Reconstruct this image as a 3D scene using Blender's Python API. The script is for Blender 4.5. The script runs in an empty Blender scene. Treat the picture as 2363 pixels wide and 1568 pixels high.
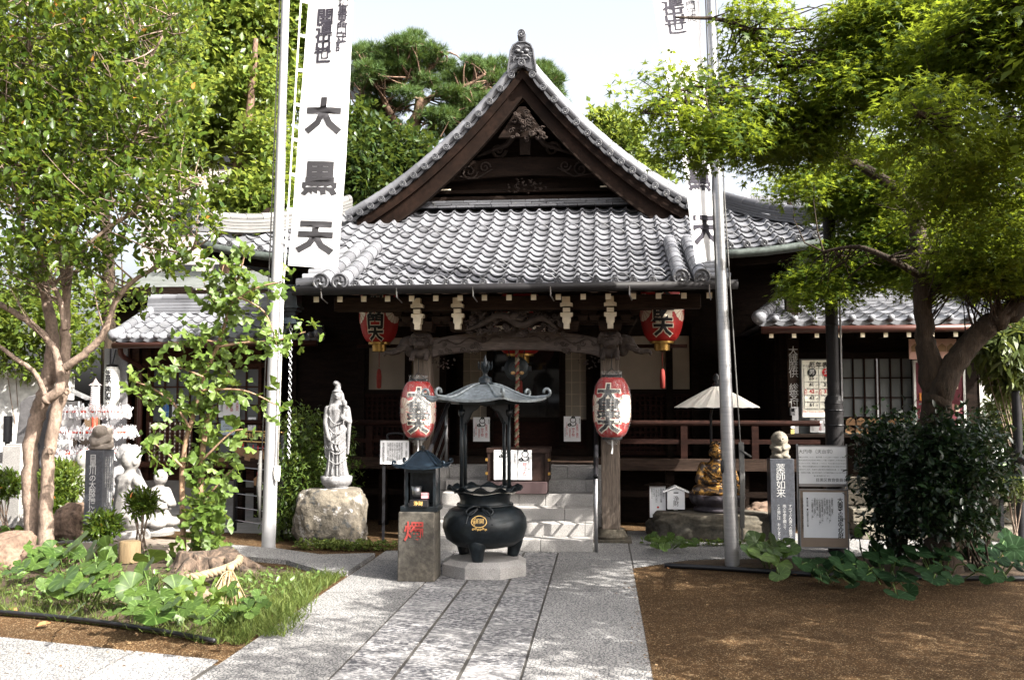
import bpy, bmesh, math, random
import numpy as np
from mathutils import Vector, Matrix, noise as mnoise
random.seed(7); RNG = np.random.default_rng(7)
C = bpy.context.scene.collection
SC = bpy.context.scene
rad = math.radians
# ---------------------------------------------------------------- camera
CAM_LOC = np.array([0.0, 0.0, 1.7]); YAW, PITCH, FPX = rad(5.43), rad(3.8), 2200.0
cd = bpy.data.cameras.new('camera'); cam = bpy.data.objects.new('camera', cd); C.objects.link(cam)
cam.location = CAM_LOC; cam.rotation_euler = (math.pi/2 + PITCH, 0, YAW)
cd.sensor_width = 36; cd.lens = FPX/2363*36; cd.clip_start = 0.05; cd.clip_end = 2000
SC.camera = cam
# ---------------------------------------------------------------- sky and sun
SUN = Vector((1.875, -1.0, 1.8)).normalized()
w = bpy.data.worlds.new('World'); SC.world = w; w.use_nodes = True
nt = w.node_tree; bg = nt.nodes['Background']
sky = nt.nodes.new('ShaderNodeTexSky'); sky.sky_type = 'NISHITA'; sky.sun_disc = False
sky.sun_elevation = math.asin(SUN.z); sky.sun_rotation = math.atan2(SUN.x, SUN.y)
sky.air_density = 0.9; sky.dust_density = 10.0; sky.ozone_density = 0.2; sky.altitude = 20
hs = nt.nodes.new('ShaderNodeHueSaturation'); hs.inputs['Saturation'].default_value = 0.42; nt.links.new(sky.outputs[0], hs.inputs['Color'])
tcw = nt.nodes.new('ShaderNodeTexCoord'); sxw = nt.nodes.new('ShaderNodeSeparateXYZ'); nt.links.new(tcw.outputs['Generated'], sxw.inputs[0])
hz_ = nt.nodes.new('ShaderNodeMapRange'); nt.links.new(sxw.outputs[2], hz_.inputs[0])      # summer haze: paler and brighter towards the horizon
for k_, v_ in enumerate((0.1, 0.75, 1.42, 0.70)): hz_.inputs[1+k_].default_value = v_
nt.links.new(hz_.outputs[0], hs.inputs['Value']); nt.links.new(hs.outputs[0], bg.inputs[0]); bg.inputs[1].default_value = 0.12
sl = bpy.data.lights.new('sun', 'SUN'); sl.energy = 5.0; sl.angle = rad(0.53); sl.color = (1.0, 0.95, 0.86)
so = bpy.data.objects.new('sun', sl); C.objects.link(so)
so.rotation_euler = SUN.to_track_quat('Z', 'Y').to_euler(); so.location = (12, -8, 14)
vs = SC.view_settings; SC.display_settings.display_device = 'sRGB'
vs.view_transform = 'Standard'; vs.look = 'None'; vs.exposure = 2.05; vs.gamma = 1.0
cy = SC.cycles; cy.max_bounces = 6; cy.diffuse_bounces = 3; cy.glossy_bounces = 3; cy.transmission_bounces = 4
cy.transparent_max_bounces = 6; cy.use_denoising = True; cy.sample_clamp_indirect = 6
cy.caustics_reflective = False; cy.caustics_refractive = False
# ---------------------------------------------------------------- projection helper (a pixel of the 2363 px wide view to a point)
_ax = math.pi/2 + PITCH
_Rx = np.array([[1,0,0],[0,math.cos(_ax),-math.sin(_ax)],[0,math.sin(_ax),math.cos(_ax)]])
_Rz = np.array([[math.cos(YAW),-math.sin(YAW),0],[math.sin(YAW),math.cos(YAW),0],[0,0,1]])
_RM = _Rz @ _Rx
def ray(px, py): return _RM @ np.array([(px-1181.5)/FPX, -(py-784)/FPX, -1.0])
def at(px, py, Y):
    d = ray(px, py); return Vector(CAM_LOC + d*(Y/d[1]))
def gp(px, py, z=0.0):
    d = ray(px, py); return Vector(CAM_LOC + d*((z-CAM_LOC[2])/d[2]))
# ---------------------------------------------------------------- materials
def _n(t, k, **kw):
    n = t.nodes.new(k)
    for a, b in kw.items(): setattr(n, a, b)
    return n
def mix(t, f, a, b, mode='MIX'):
    m = _n(t, 'ShaderNodeMix', data_type='RGBA', blend_type=mode)
    for s, v in ((0, f), (6, a), (7, b)):
        if hasattr(v, 'is_output'): t.links.new(v, m.inputs[s])
        else: m.inputs[s].default_value = v if s == 0 else (*v[:3], 1)
    return m.outputs[2]
def ramp(t, src, stops):
    r = _n(t, 'ShaderNodeValToRGB'); e = r.color_ramp.elements
    while len(e) < len(stops): e.new(0.5)
    for k, (p, c) in zip(e, stops):
        k.position = p; k.color = (c, c, c, 1) if not hasattr(c, '__len__') else (*c, 1)
    t.links.new(src, r.inputs[0]); return r.outputs[0]
def coords(t, scale=(1,1,1), kind='Object'):
    tc = _n(t, 'ShaderNodeTexCoord'); mp = _n(t, 'ShaderNodeMapping'); mp.inputs['Scale'].default_value = scale
    t.links.new(tc.outputs[kind], mp.inputs[0]); return mp.outputs[0]
def noise_(t, v, scale, detail=4, rough=0.6):
    n = _n(t, 'ShaderNodeTexNoise'); n.inputs['Scale'].default_value = scale
    n.inputs['Detail'].default_value = detail; n.inputs['Roughness'].default_value = rough
    t.links.new(v, n.inputs['Vector']); return n.outputs[0]
def voro(t, v, scale, feature='F1', out=0):
    n = _n(t, 'ShaderNodeTexVoronoi', feature=feature); n.inputs['Scale'].default_value = scale
    t.links.new(v, n.inputs['Vector']); return n.outputs[out]
def bump(t, b, h, strength, dist=0.01):
    n = _n(t, 'ShaderNodeBump'); n.inputs['Strength'].default_value = strength; n.inputs['Distance'].default_value = dist
    t.links.new(h, n.inputs['Height']); t.links.new(n.outputs[0], b.inputs['Normal'])
def newmat(name):
    m = bpy.data.materials.new(name); m.use_nodes = True; t = m.node_tree
    return m, t, t.nodes['Principled BSDF']
def M(name, col, rough=0.6, var=0.25, scale=6, bmp=0.15, metal=0.0, stretch=(1,1,1), col2=None, spec=0.3, fine=0):
    m, t, b = newmat(name); v = coords(t, stretch)
    n = noise_(t, v, scale, 5)
    c2 = col2 or tuple(min(1, c*(1-var)) for c in col); c1 = col if col2 else tuple(min(1, c*(1+var)) for c in col)
    f = ramp(t, n, [(0.3, 0.0), (0.7, 1.0)])
    c = mix(t, f, c2, c1)
    if fine:
        n2 = noise_(t, v, scale*fine, 2); f2 = ramp(t, n2, [(0.35, 0.72), (0.65, 1.25)])
        c = mix(t, 1.0, c, f2, 'MULTIPLY')
    t.links.new(c, b.inputs['Base Color'])
    b.inputs['Roughness'].default_value = rough; b.inputs['Metallic'].default_value = metal
    b.inputs['Specular IOR Level'].default_value = spec
    if bmp: bump(t, b, noise_(t, v, scale*4, 6), bmp, 0.02)
    return m
def leafmat(name, a, bcol, rough=0.35, trans=0.35, tcol=None, spec=0.5, dead=None, veins=False):
    m, t, b = newmat(name); g = _n(t, 'ShaderNodeNewGeometry')
    r = g.outputs['Random Per Island']
    if veins: r = _n(t, 'ShaderNodeObjectInfo').outputs['Random']
    c = mix(t, r, a, bcol)
    if veins:      # pale radial veins and a darker, uneven blade
        at_ = _n(t, 'ShaderNodeAttribute', attribute_name='blade'); sx = _n(t, 'ShaderNodeSeparateXYZ'); t.links.new(at_.outputs['Vector'], sx.inputs[0])
        an = _n(t, 'ShaderNodeMath', operation='ARCTAN2'); t.links.new(sx.outputs[0], an.inputs[0]); t.links.new(sx.outputs[1], an.inputs[1])
        ml = _n(t, 'ShaderNodeMath', operation='MULTIPLY'); ml.inputs[1].default_value = 4.5; t.links.new(an.outputs[0], ml.inputs[0])
        co = _n(t, 'ShaderNodeMath', operation='COSINE'); t.links.new(ml.outputs[0], co.inputs[0])
        ab = _n(t, 'ShaderNodeMath', operation='ABSOLUTE'); t.links.new(co.outputs[0], ab.inputs[0])
        vein = ramp(t, ab.outputs[0], [(0.955, 0.0), (0.99, 0.55)]); blot = ramp(t, noise_(t, at_.outputs['Vector'], 3.5, 4), [(0.3, 0.65), (0.7, 1.2)])
        c = mix(t, 1.0, c, blot, 'MULTIPLY'); c = mix(t, vein, c, tuple(min(1, x*2.2+0.02) for x in bcol))
    if dead:
        f = ramp(t, r, [(0.992, 0.0), (0.996, 1.0)]); c = mix(t, f, c, dead)
    t.links.new(c, b.inputs['Base Color']); b.inputs['Roughness'].default_value = rough
    b.inputs['Specular IOR Level'].default_value = spec
    tr = _n(t, 'ShaderNodeBsdfTranslucent'); tc = tcol or tuple(min(1, x*1.8) for x in bcol)
    cc = mix(t, r, tuple(x*0.75 for x in tc), tc); t.links.new(cc, tr.inputs[0])
    ms = _n(t, 'ShaderNodeMixShader'); ms.inputs[0].default_value = trans
    t.links.new(b.outputs[0], ms.inputs[1]); t.links.new(tr.outputs[0], ms.inputs[2])
    t.links.new(ms.outputs[0], t.nodes['Material Output'].inputs[0]); return m
def flat(name, col, rough=0.6, metal=0.0): return M(name, col, rough, 0.06, 3, 0, metal)
# ---------------------------------------------------------------- objects
def tag(o, label=None, cat=None, group=None, kind=None):
    if label: o['label'] = label
    if cat: o['category'] = cat
    if group: o['group'] = group
    if kind: o['kind'] = kind
    return o
def thing(name, label, cat, loc=(0,0,0), group=None):
    o = bpy.data.objects.new(name, None); C.objects.link(o); o.location = loc; o.empty_display_size = 0.1
    return tag(o, label, cat, group)
def origin(o):
    p = Vector((0,0,0))
    while o is not None: p += Vector(o.location); o = o.parent
    return p
def link(name, me, mat, parent=None, smooth=False):
    o = bpy.data.objects.new(name, me); C.objects.link(o)
    if parent is not None:
        o.parent = parent; off = origin(parent); me.transform(Matrix.Translation(-off))
    if mat: me.materials.append(mat)
    if smooth: me.shade_smooth()
    return o
def copy_tree(o, parent=None):
    c = o.copy(); C.objects.link(c)
    if parent is not None: c.parent = parent
    for ch in list(o.children): copy_tree(ch, c)
    return c
def rotz(a): return Matrix.Rotation(a, 4, 'Z')
class MB:
    def __init__(s): s.v = []; s.f = []
    def add(s, vs, fs, m=None):
        k = len(s.v)
        s.v += [tuple(m @ Vector(p)) for p in vs] if m is not None else [tuple(p) for p in vs]
        s.f += [tuple(i+k for i in f) for f in fs]; return s
    def box(s, c, d, m=None, rz=0, taper=1.0):
        x, y, z = d[0]/2, d[1]/2, d[2]/2
        vs = [(-x,-y,-z),(x,-y,-z),(x,y,-z),(-x,y,-z),(-x*taper,-y*taper,z),(x*taper,-y*taper,z),(x*taper,y*taper,z),(-x*taper,y*taper,z)]
        mm = Matrix.Translation(c) @ rotz(rz)
        if m is not None: mm = m @ mm
        return s.add(vs, [(0,3,2,1),(4,5,6,7),(0,1,5,4),(1,2,6,5),(2,3,7,6),(3,0,4,7)], mm)
    def box2(s, a, b): return s.box([(a[i]+b[i])/2 for i in range(3)], [abs(b[i]-a[i]) for i in range(3)])
    def tube(s, pts, r, n=8, cap=True, m=None, flat=1.0):
        pts = [Vector(p) for p in pts]; rs = r if hasattr(r, '__len__') else [r]*len(pts)
        k = len(s.v); up = None; vs = []
        for i, p in enumerate(pts):
            d = (pts[min(i+1, len(pts)-1)] - pts[max(i-1, 0)])
            d = d.normalized() if d.length > 1e-9 else Vector((0,0,1))
            if up is None:
                up = Vector((0,0,1)) if abs(d.z) < 0.9 else Vector((0,1,0))
            a = d.cross(up)
            if a.length < 1e-6: a = d.orthogonal()
            a.normalize(); up = a.cross(d).normalized()
            for j in range(n):
                t = 2*math.pi*j/n; vs.append(p + (a*math.cos(t) + up*math.sin(t)*flat)*rs[i])
        fs = []
        for i in range(len(pts)-1):
            for j in range(n):
                fs.append((i*n+j, i*n+(j+1) % n, (i+1)*n+(j+1) % n, (i+1)*n+j))
        if cap: fs += [tuple(range(n))[::-1], tuple((len(pts)-1)*n+j for j in range(n))]
        return s.add(vs, fs, m)
    def lathe(s, prof, c=(0,0,0), n=32, m=None, mod=None, close=True):
        vs = []; fs = []
        for i, (r, z) in enumerate(prof):
            for j in range(n):
                t = 2*math.pi*j/n; rr, zz = (r, z) if mod is None else mod(i, t, r, z)
                vs.append((c[0]+rr*math.cos(t), c[1]+rr*math.sin(t), c[2]+zz))
        for i in range(len(prof)-1):
            for j in range(n): fs.append((i*n+j, i*n+(j+1) % n, (i+1)*n+(j+1) % n, (i+1)*n+j))
        if close: fs += [tuple(range(n))[::-1], tuple((len(prof)-1)*n+j for j in range(n))]
        return s.add(vs, fs, m)
    def prism(s, pts, y0, y1, m=None):      # outline in the XZ plane, pushed from y0 to y1
        n = len(pts); vs = [(x, y0, z) for x, z in pts] + [(x, y1, z) for x, z in pts]
        fs = [tuple(range(n)), tuple(range(2*n-1, n-1, -1))] + [(i, n+i, n+(i+1) % n, (i+1) % n) for i in range(n)]
        return s.add(vs, fs, m)
    def grid(s, fn, nu, nv, m=None):
        vs = [fn(i/nu, j/nv) for j in range(nv+1) for i in range(nu+1)]
        fs = [(j*(nu+1)+i, j*(nu+1)+i+1, (j+1)*(nu+1)+i+1, (j+1)*(nu+1)+i) for j in range(nv) for i in range(nu)]
        return s.add(vs, fs, m)
    def ball(s, c, r, n=12, m=None):
        rx, ry, rz_ = r if hasattr(r, '__len__') else (r, r, r); k = max(4, n//2)
        vs = []; fs = []
        for i in range(k+1):
            p = math.pi*i/k
            for j in range(n):
                t = 2*math.pi*j/n
                vs.append((c[0]+rx*math.sin(p)*math.cos(t), c[1]+ry*math.sin(p)*math.sin(t), c[2]+rz_*math.cos(p)))
        for i in range(k):
            for j in range(n): fs.append((i*n+j, (i+1)*n+j, (i+1)*n+(j+1) % n, i*n+(j+1) % n))
        return s.add(vs, fs, m)
    def spiral(s, c, R, turns, r, m=None, plane='xz', flip=1, n=6, steps=18):
        pts = []
        for i in range(steps+1):
            q = i/steps; a = q*turns*2*math.pi*flip; rr = R*(1-0.85*q)
            x, z = rr*math.cos(a), rr*math.sin(a)
            pts.append((c[0]+x, c[1], c[2]+z) if plane == 'xz' else (c[0], c[1]+x, c[2]+z))
        return s.tube(pts, [r*(1-0.4*i/steps) for i in range(steps+1)], n, True, m)
    def build(s, name, mat, parent=None, smooth=False, bevel=0, seg=2, auto=None):
        me = bpy.data.meshes.new(name); me.from_pydata(s.v, [], s.f); me.validate()
        bm = bmesh.new(); bm.from_mesh(me); bmesh.ops.recalc_face_normals(bm, faces=bm.faces); bm.to_mesh(me); bm.free()
        o = link(name, me, mat, parent, smooth)
        if auto: me.shade_smooth(); me.set_sharp_from_angle(angle=rad(auto))
        if bevel:
            b = o.modifiers.new('bevel', 'BEVEL'); b.width = bevel; b.segments = seg; b.limit_method = 'ANGLE'
        return o
def build_each(s, name, mat, parent=None, **kw):
    """every loose piece of s as an object of its own"""
    par = list(range(len(s.v)))
    def find(i):
        while par[i] != i: par[i] = par[par[i]]; i = par[i]
        return i
    for f in s.f:
        r = find(f[0])
        for i in f[1:]: par[find(i)] = r
    gr = {}
    for f in s.f: gr.setdefault(find(f[0]), []).append(f)
    out = []
    for fs in gr.values():
        ids = sorted({i for f in fs for i in f}); mp = {i: k for k, i in enumerate(ids)}; b = MB()
        b.v = [s.v[i] for i in ids]; b.f = [tuple(mp[i] for i in f) for f in fs]; out.append(b.build(name, mat, parent, **kw))
    return out
MB.build_each = build_each
def blobs(parts, name, mat, parent, vox=0.012, smooth=4, m=None):
    """one continuous carved body: capsules and ellipsoids fused by a voxel remesh"""
    b = MB()
    for p in parts:
        if p[0] == 's': b.ball(p[1], p[2], 16, m)
        elif p[0] == 'c':
            a, c, r0, r1 = Vector(p[1]), Vector(p[2]), p[3], p[4]
            b.tube([a, c], [r0, r1], 12, True, m); b.ball(a, r0, 12, m); b.ball(c, r1, 12, m)
        elif p[0] == 'l': b.lathe(p[1], p[2] if len(p) > 2 else (0,0,0), 28, m, p[3] if len(p) > 3 else None)
        elif p[0] == 'b': b.box(p[1], p[2], m)
    o = b.build(name, mat, parent)
    r = o.modifiers.new('fuse', 'REMESH'); r.mode = 'VOXEL'; r.voxel_size = vox; r.use_smooth_shade = True
    if smooth:
        k = o.modifiers.new('soften', 'SMOOTH'); k.iterations = smooth; k.factor = 0.5
    return o
def rock(name, c, r, mat, parent=None, seed=0, rough=0.22, sub=5, flat_top=None, sx=1.0):
    bm = bmesh.new(); bmesh.ops.create_icosphere(bm, subdivisions=sub, radius=1)
    for v in bm.verts:
        p = v.co.copy(); o = Vector((seed*3.1, seed*1.7, seed))
        d = 1 + rough*(mnoise.noise(p*1.1+o)*1.2 + mnoise.noise(p*2.6+o)*0.6 + 0.5*abs(mnoise.noise(p*5+o)) + 0.25*mnoise.noise(p*12+o))
        q = Vector((math.copysign(abs(p.x)**0.75, p.x), math.copysign(abs(p.y)**0.8, p.y), math.copysign(abs(p.z)**0.7, p.z)))*d
        q = Vector((q.x*r[0], q.y*r[1], q.z*r[2]))
        if flat_top is not None and q.z > flat_top: q.z = flat_top + (q.z-flat_top)*0.12
        v.co = q + Vector(c)
    me = bpy.data.meshes.new(name); bm.to_mesh(me); bm.free()
    return link(name, me, mat, parent, True)
# ---------------------------------------------------------------- lettering
def text(s, size, pos, mat, parent, name='lettering', m=None, vert=True, bold=0.0, sx=1.0, line=1.0, thick=0.0, warp=None, align='CENTER', lift=0.003):
    """letters standing in the XZ plane, facing -Y, centred on pos (or placed by m / warp)"""
    c = bpy.data.curves.new('letters', 'FONT'); c.body = '\n'.join(s) if vert else s
    c.size = size; c.align_x = align; c.align_y = 'CENTER'; c.space_line = line*0.82; c.offset = bold*size; c.resolution_u = 2; c.extrude = thick
    o = bpy.data.objects.new('letters', c); C.objects.link(o)
    dg = bpy.context.evaluated_depsgraph_get(); me = bpy.data.meshes.new_from_object(o.evaluated_get(dg))
    bpy.data.objects.remove(o); bpy.data.curves.remove(c); me.name = name
    if warp is None:
        mm = (m if m is not None else Matrix.Translation(Vector(pos))) @ Matrix.Translation((0, -lift, 0)) @ Matrix.Rotation(math.pi/2, 4, 'X') @ Matrix.Diagonal((sx, 1, 1, 1))
        me.transform(mm)
    else:
        if warp[0]:
            bm = bmesh.new(); bm.from_mesh(me)
            bmesh.ops.subdivide_edges(bm, edges=[e for e in bm.edges if e.calc_length() > size*0.2], cuts=2); bmesh.ops.triangulate(bm, faces=bm.faces); bm.to_mesh(me); bm.free()
        for v in me.vertices: v.co = warp[1](v.co.x*sx, v.co.y)
    return link(name, me, mat, parent)
def columns(lines, size, pos, mat, parent, pitch, top=True, m=None, sx=1.0, line=1.05, name='lettering', bold=0.0):
    """vertical columns set right to left, tops level at pos; one mesh"""
    c_all = []
    for i, s in enumerate(lines):
        if not s: continue
        c = bpy.data.curves.new('letters', 'FONT'); c.body = '\n'.join(s); c.size = size; c.align_x = 'CENTER'; c.align_y = 'TOP'
        c.space_line = line*0.82; c.resolution_u = 1; c.offset = bold*size
        o = bpy.data.objects.new('letters', c); C.objects.link(o); dg = bpy.context.evaluated_depsgraph_get()
        me = bpy.data.meshes.new_from_object(o.evaluated_get(dg)); bpy.data.objects.remove(o); bpy.data.curves.remove(c)
        me.transform(Matrix.Translation((-i*pitch, 0, 0))); c_all.append(me)
    bm = bmesh.new()
    for me in c_all: bm.from_mesh(me); bpy.data.meshes.remove(me)
    out = bpy.data.meshes.new(name); bm.to_mesh(out); bm.free()
    mm = (m if m is not None else Matrix.Translation(Vector(pos))) @ Matrix.Translation((0, -0.003, 0)) @ Matrix.Rotation(math.pi/2, 4, 'X') @ Matrix.Diagonal((sx, 1, 1, 1))
    out.transform(mm); return link(name, out, mat, parent)
# ---------------------------------------------------------------- foliage
def norm(a): return a/np.maximum(np.linalg.norm(a, axis=-1, keepdims=True), 1e-9)
def scatter(name, pos, d, nrm, size, tmpl, mat, parent=None, smooth=False):
    tv, tf = tmpl; tv = np.array(tv, float); N, k = len(pos), len(tv)
    d = norm(d); up = norm(nrm - (nrm*d).sum(1, keepdims=True)*d); side = np.cross(d, up)
    size = np.asarray(size).reshape(N, 1, 1)
    V = pos[:, None] + size*(tv[None, :, 0:1]*side[:, None] + tv[None, :, 1:2]*d[:, None] + tv[None, :, 2:3]*up[:, None])
    V = V.reshape(-1, 3)
    if parent is not None: V = V - np.array(origin(parent))
    lens = np.array([len(f) for f in tf]); idx = np.concatenate([np.array(f) for f in tf])
    L = (np.arange(N)[:, None]*k + idx[None]).ravel(); tot = np.tile(lens, N); st = np.concatenate([[0], np.cumsum(tot)[:-1]])
    me = bpy.data.meshes.new(name); me.vertices.add(len(V)); me.vertices.foreach_set('co', V.astype(np.float32).ravel())
    me.loops.add(len(L)); me.loops.foreach_set('vertex_index', L.astype(np.int32))
    me.polygons.add(len(tot)); me.polygons.foreach_set('loop_start', st.astype(np.int32))
    me.update(calc_edges=True); me.validate()
    o = bpy.data.objects.new(name, me); C.objects.link(o); me.materials.append(mat)
    if parent is not None: o.parent = parent
    if smooth:
        me.shade_smooth(); at_ = me.attributes.new('blade', 'FLOAT_VECTOR', 'POINT'); at_.data.foreach_set('vector', np.tile(tv - np.array([0,.12,0]), (N,1)).astype(np.float32).ravel())
    return o
T_DIAM = ([(0,0,0),(0.3,0.45,0.07),(0,1,-0.06),(-0.3,0.45,0.07)], [(0,1,2),(0,2,3)])
T_OVAL = ([(0,0,0),(0.22,0.28,0.07),(0.24,0.65,0.05),(0,1,-0.12),(-0.24,0.65,0.05),(-0.22,0.28,0.07),(0,0.45,-0.01)],
          [(0,1,6),(1,2,6),(2,3,6),(3,4,6),(4,5,6),(5,0,6)])
def _maple():
    v = [(0,0.25,0)]; tips = [(-115,0.42),(-62,0.75),(0,0.95),(62,0.75),(115,0.42)]
    for i, (a, r) in enumerate(tips):
        t = rad(a); v.append((r*math.sin(t), 0.25+r*math.cos(t), -0.08*r))
        if i < 4:
            b = rad((a+tips[i+1][0])/2); v.append((0.2*math.sin(b), 0.25+0.2*math.cos(b), 0.03))
    v.append((0,0.05,0)); n = len(v)-1
    return v, [(0, i, i+1) for i in range(1, n)] + [(0, n, 1)]
T_MAPLE = _maple()
def _ginkgo():
    v = [(0,0,0),(0.015,0.45,0),(-0.015,0.45,0)]; m = 9; f = []
    for i in range(m):
        a = rad(-62+124*i/(m-1)); r = 0.72 if i != 4 else 0.5
        v.append((r*math.sin(a), 0.42+r*math.cos(a)*0.9, 0.10*math.sin(i*1.9)))
    for i in range(m-1): f.append((1, 3+i+1, 3+i) if i < 4 else (1, 3+i+1, 3+i))
    f.append((0,1,2)); return v, f
T_GINK = _ginkgo()
def _farf():
    v = [(0,0.12,-0.04)]; m = 20; f = []
    for ring, q in ((0, 0.55), (1, 1.0)):
        for i in range(m):
            a = rad(-160+320*i/(m-1)); r = q*(0.5+0.012*math.cos(i*2.1))
            lift = 0.05*q if ring == 0 else 0.02+0.022*math.sin(i*1.35)
            v.append((r*math.sin(a)*1.12, 0.12+r*math.cos(a), lift))
    for i in range(m-1): f.append((0, 1+i, 2+i)); f.append((1+i, 1+m+i, 2+m+i, 2+i))
    return v, f
T_FARF = _farf()
def _tuft(n=16, w=0.03, seed=3):
    r = random.Random(seed); v = []; f = []
    for i in range(n):
        a = r.uniform(0, 2*math.pi); e = r.uniform(0.15, 1.45); d = Vector((math.cos(a)*math.cos(e), math.sin(e), math.sin(a)*math.cos(e)))
        s = d.orthogonal().normalized()*w; L = r.uniform(0.7, 1); k = len(v)
        v += [tuple(-s), tuple(s), tuple(d*L)]; f.append((k, k+1, k+2))
    return v, f
T_TUFT = _tuft()
T_BLADE = ([(-0.035,0,0),(0.035,0,0),(0.025,0.5,0.05),(-0.025,0.5,0.05),(0.0,1.0,0.28)], [(0,1,2,3),(3,2,4)])
def in_blobs(blist, n, shell=0.35):
    """n points in a set of ellipsoids (cx,cy,cz,rx,ry,rz[,weight]), kept towards the outside"""
    b = np.array([(*x[:6], x[6] if len(x) > 6 else x[3]*x[4]*x[5]) for x in blist], float)
    k = RNG.choice(len(b), n, p=b[:, 6]/b[:, 6].sum()); u = norm(RNG.normal(size=(n, 3)))
    r = (shell + (1-shell)*RNG.random((n, 1)))**0.6
    return b[k, :3] + u*r*b[k, 3:6], u
def wood_twigs(mb, nodes, targets, r0=0.018, r1=0.004, n=4, sag=0.15, maxlen=9):
    nodes = np.array([tuple(p) for p in nodes])
    for t in targets:
        d = np.linalg.norm(nodes - t, axis=1) + 0.6*np.maximum(0, nodes[:, 2]-t[2]); cand = np.nonzero(d < d.min()*1.45+.12)[0]; i = int(RNG.choice(cand))
        a = Vector(nodes[i]); b = Vector(t)
        if (b-a).length > maxlen: continue
        mid = a.lerp(b, 0.5) + Vector(RNG.normal(size=3))*0.1*(b-a).length + Vector((0,0,-sag*(b-a).length*0.3))
        mb.tube([a, a.lerp(mid, 0.6), mid.lerp(b, 0.35), b], [r0, r0*0.75, r0*0.5, r1], n, False)
def smooth_path(pts, k=5):
    pts = [Vector(p) for p in pts]; out = []
    for i in range(len(pts)-1):
        p0, p1, p2, p3 = pts[max(i-1,0)], pts[i], pts[i+1], pts[min(i+2, len(pts)-1)]
        for j in range(k):
            t = j/k; out.append(0.5*((2*p1)+(p2-p0)*t+(2*p0-5*p1+4*p2-p3)*t*t+(3*p1-p0-3*p2+p3)*t**3))
    out.append(pts[-1]); return out
def lerp_r(r, n): return list(np.interp(np.linspace(0, 1, n), np.linspace(0, 1, len(r)), r))
# ---------------------------------------------------------------- the materials
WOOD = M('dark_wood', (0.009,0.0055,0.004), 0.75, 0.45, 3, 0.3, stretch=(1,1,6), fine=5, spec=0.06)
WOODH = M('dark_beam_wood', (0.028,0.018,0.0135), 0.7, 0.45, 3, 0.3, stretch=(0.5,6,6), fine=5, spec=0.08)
WOODG = M('weathered_pillar_wood', (0.115,0.09,0.072), 0.75, 0.35, 3.5, 0.5, stretch=(8,8,0.5), fine=4)
WOODR = M('reddish_wood', (0.014,0.0055,0.004), 0.75, 0.4, 3, 0.2, stretch=(1,1,6), fine=4, spec=0.08)
WOODB = M('booth_brown_wood', (0.052,0.021,0.013), 0.65, 0.4, 3, 0.2, stretch=(1,1,6), fine=4, spec=0.15)
CARVE = M('carved_wood', (0.055,0.043,0.038), 0.7, 0.5, 9, 0.5, spec=0.12)
CREAM = M('cream_painted_end', (0.70,0.62,0.48), 0.7, 0.15, 12, 0.1)
PLASTER = M('cream_plaster', (0.24,0.20,0.16), 0.85, 0.12, 2, 0.05)
PAPER = M('shoji_paper', (0.22,0.19,0.155), 0.9, 0.06, 2, 0.02)
WHITEW = M('white_wall_paint', (0.48,0.48,0.47), 0.8, 0.12, 1.2, 0.08, fine=6)
BLACKM = M('black_metal', (0.012,0.012,0.014), 0.35, 0.3, 8, 0.05, 0.0)
IRON = M('cast_bronze_black', (0.006,0.007,0.008), 0.34, 0.5, 4, 0.14, 0.2, col2=(0.013,0.019,0.024), fine=6)
CARVEK = M('dark_gable_carving', (0.022,0.016,0.0135), 0.75, 0.5, 9, 0.5, spec=0.1)
GONGM = M('dull_gong_bronze', (0.03,0.036,0.040), 0.45, 0.5, 6, 0.15, 0.3)
SHROOF = M('dark_blue_roof_metal', (0.012,0.022,0.034), 0.36, 0.4, 5, 0.1, 0.3, fine=5)
COPPER = M('bluish_roof_metal', (0.21,0.235,0.25), 0.42, 0.35, 5, 0.12, 0.5, fine=5)
STEEL = M('brushed_steel', (0.30,0.30,0.31), 0.36, 0.12, 3, 0.03, 0.85, stretch=(1,1,14))
ALU = M('silver_paint', (0.33,0.33,0.34), 0.42, 0.05, 3, 0.02, 0.25)
GUTTER = M('gutter_brown', (0.055,0.02,0.015), 0.4, 0.2, 4, 0.03)
GUTTERK = M('gutter_black', (0.010,0.009,0.010), 0.6, 0.2, 4, 0.03, spec=0.2)
GRANITE = M('grey_granite', (0.25,0.24,0.232), 0.8, 0.16, 3, 0.12, fine=40)
GRANITEW = M('white_granite', (0.215,0.205,0.198), 0.85, 0.22, 4, 0.06, fine=40)
GRANITED = M('dark_polished_granite', (0.055,0.058,0.068), 0.3, 0.25, 30, 0.03, fine=8)
STATUE = M('pale_grey_stone', (0.17,0.167,0.172), 0.85, 0.22, 7, 0.12, fine=9)
MOSS = M('mossy_dark_stone', (0.10,0.085,0.062), 0.85, 0.5, 4, 0.4, col2=(0.045,0.042,0.036), fine=7)
BROWNSTONE = M('brown_rock', (0.13,0.088,0.064), 0.9, 0.4, 5, 0.5, fine=5)
BARK = M('pale_bark', (0.17,0.125,0.097), 0.85, 0.42, 9, 0.4, stretch=(1,1,0.6), fine=5)
BARKD = M('dark_bark', (0.032,0.022,0.015), 0.95, 0.5, 6, 0.9, stretch=(3,3,0.5), fine=5)
BARKR = M('red_pine_bark', (0.12,0.075,0.052), 0.9, 0.45, 5, 0.8, stretch=(1,1,0.5), fine=4)
BARKG = M('ginkgo_bark', (0.22,0.14,0.09), 0.8, 0.3, 20, 0.4)
SOIL = M('soil', (0.045,0.030,0.019), 0.95, 0.4, 8, 0.6, fine=6)
ROPE = M('twisted_rope', (0.20,0.15,0.098), 0.9, 0.2, 20, 0.3)
CLOTH = M('white_cloth', (0.80,0.79,0.80), 0.85, 0.03, 3, 0.02)
INK = flat('black_ink', (0.012,0.012,0.014), 0.7)
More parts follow.
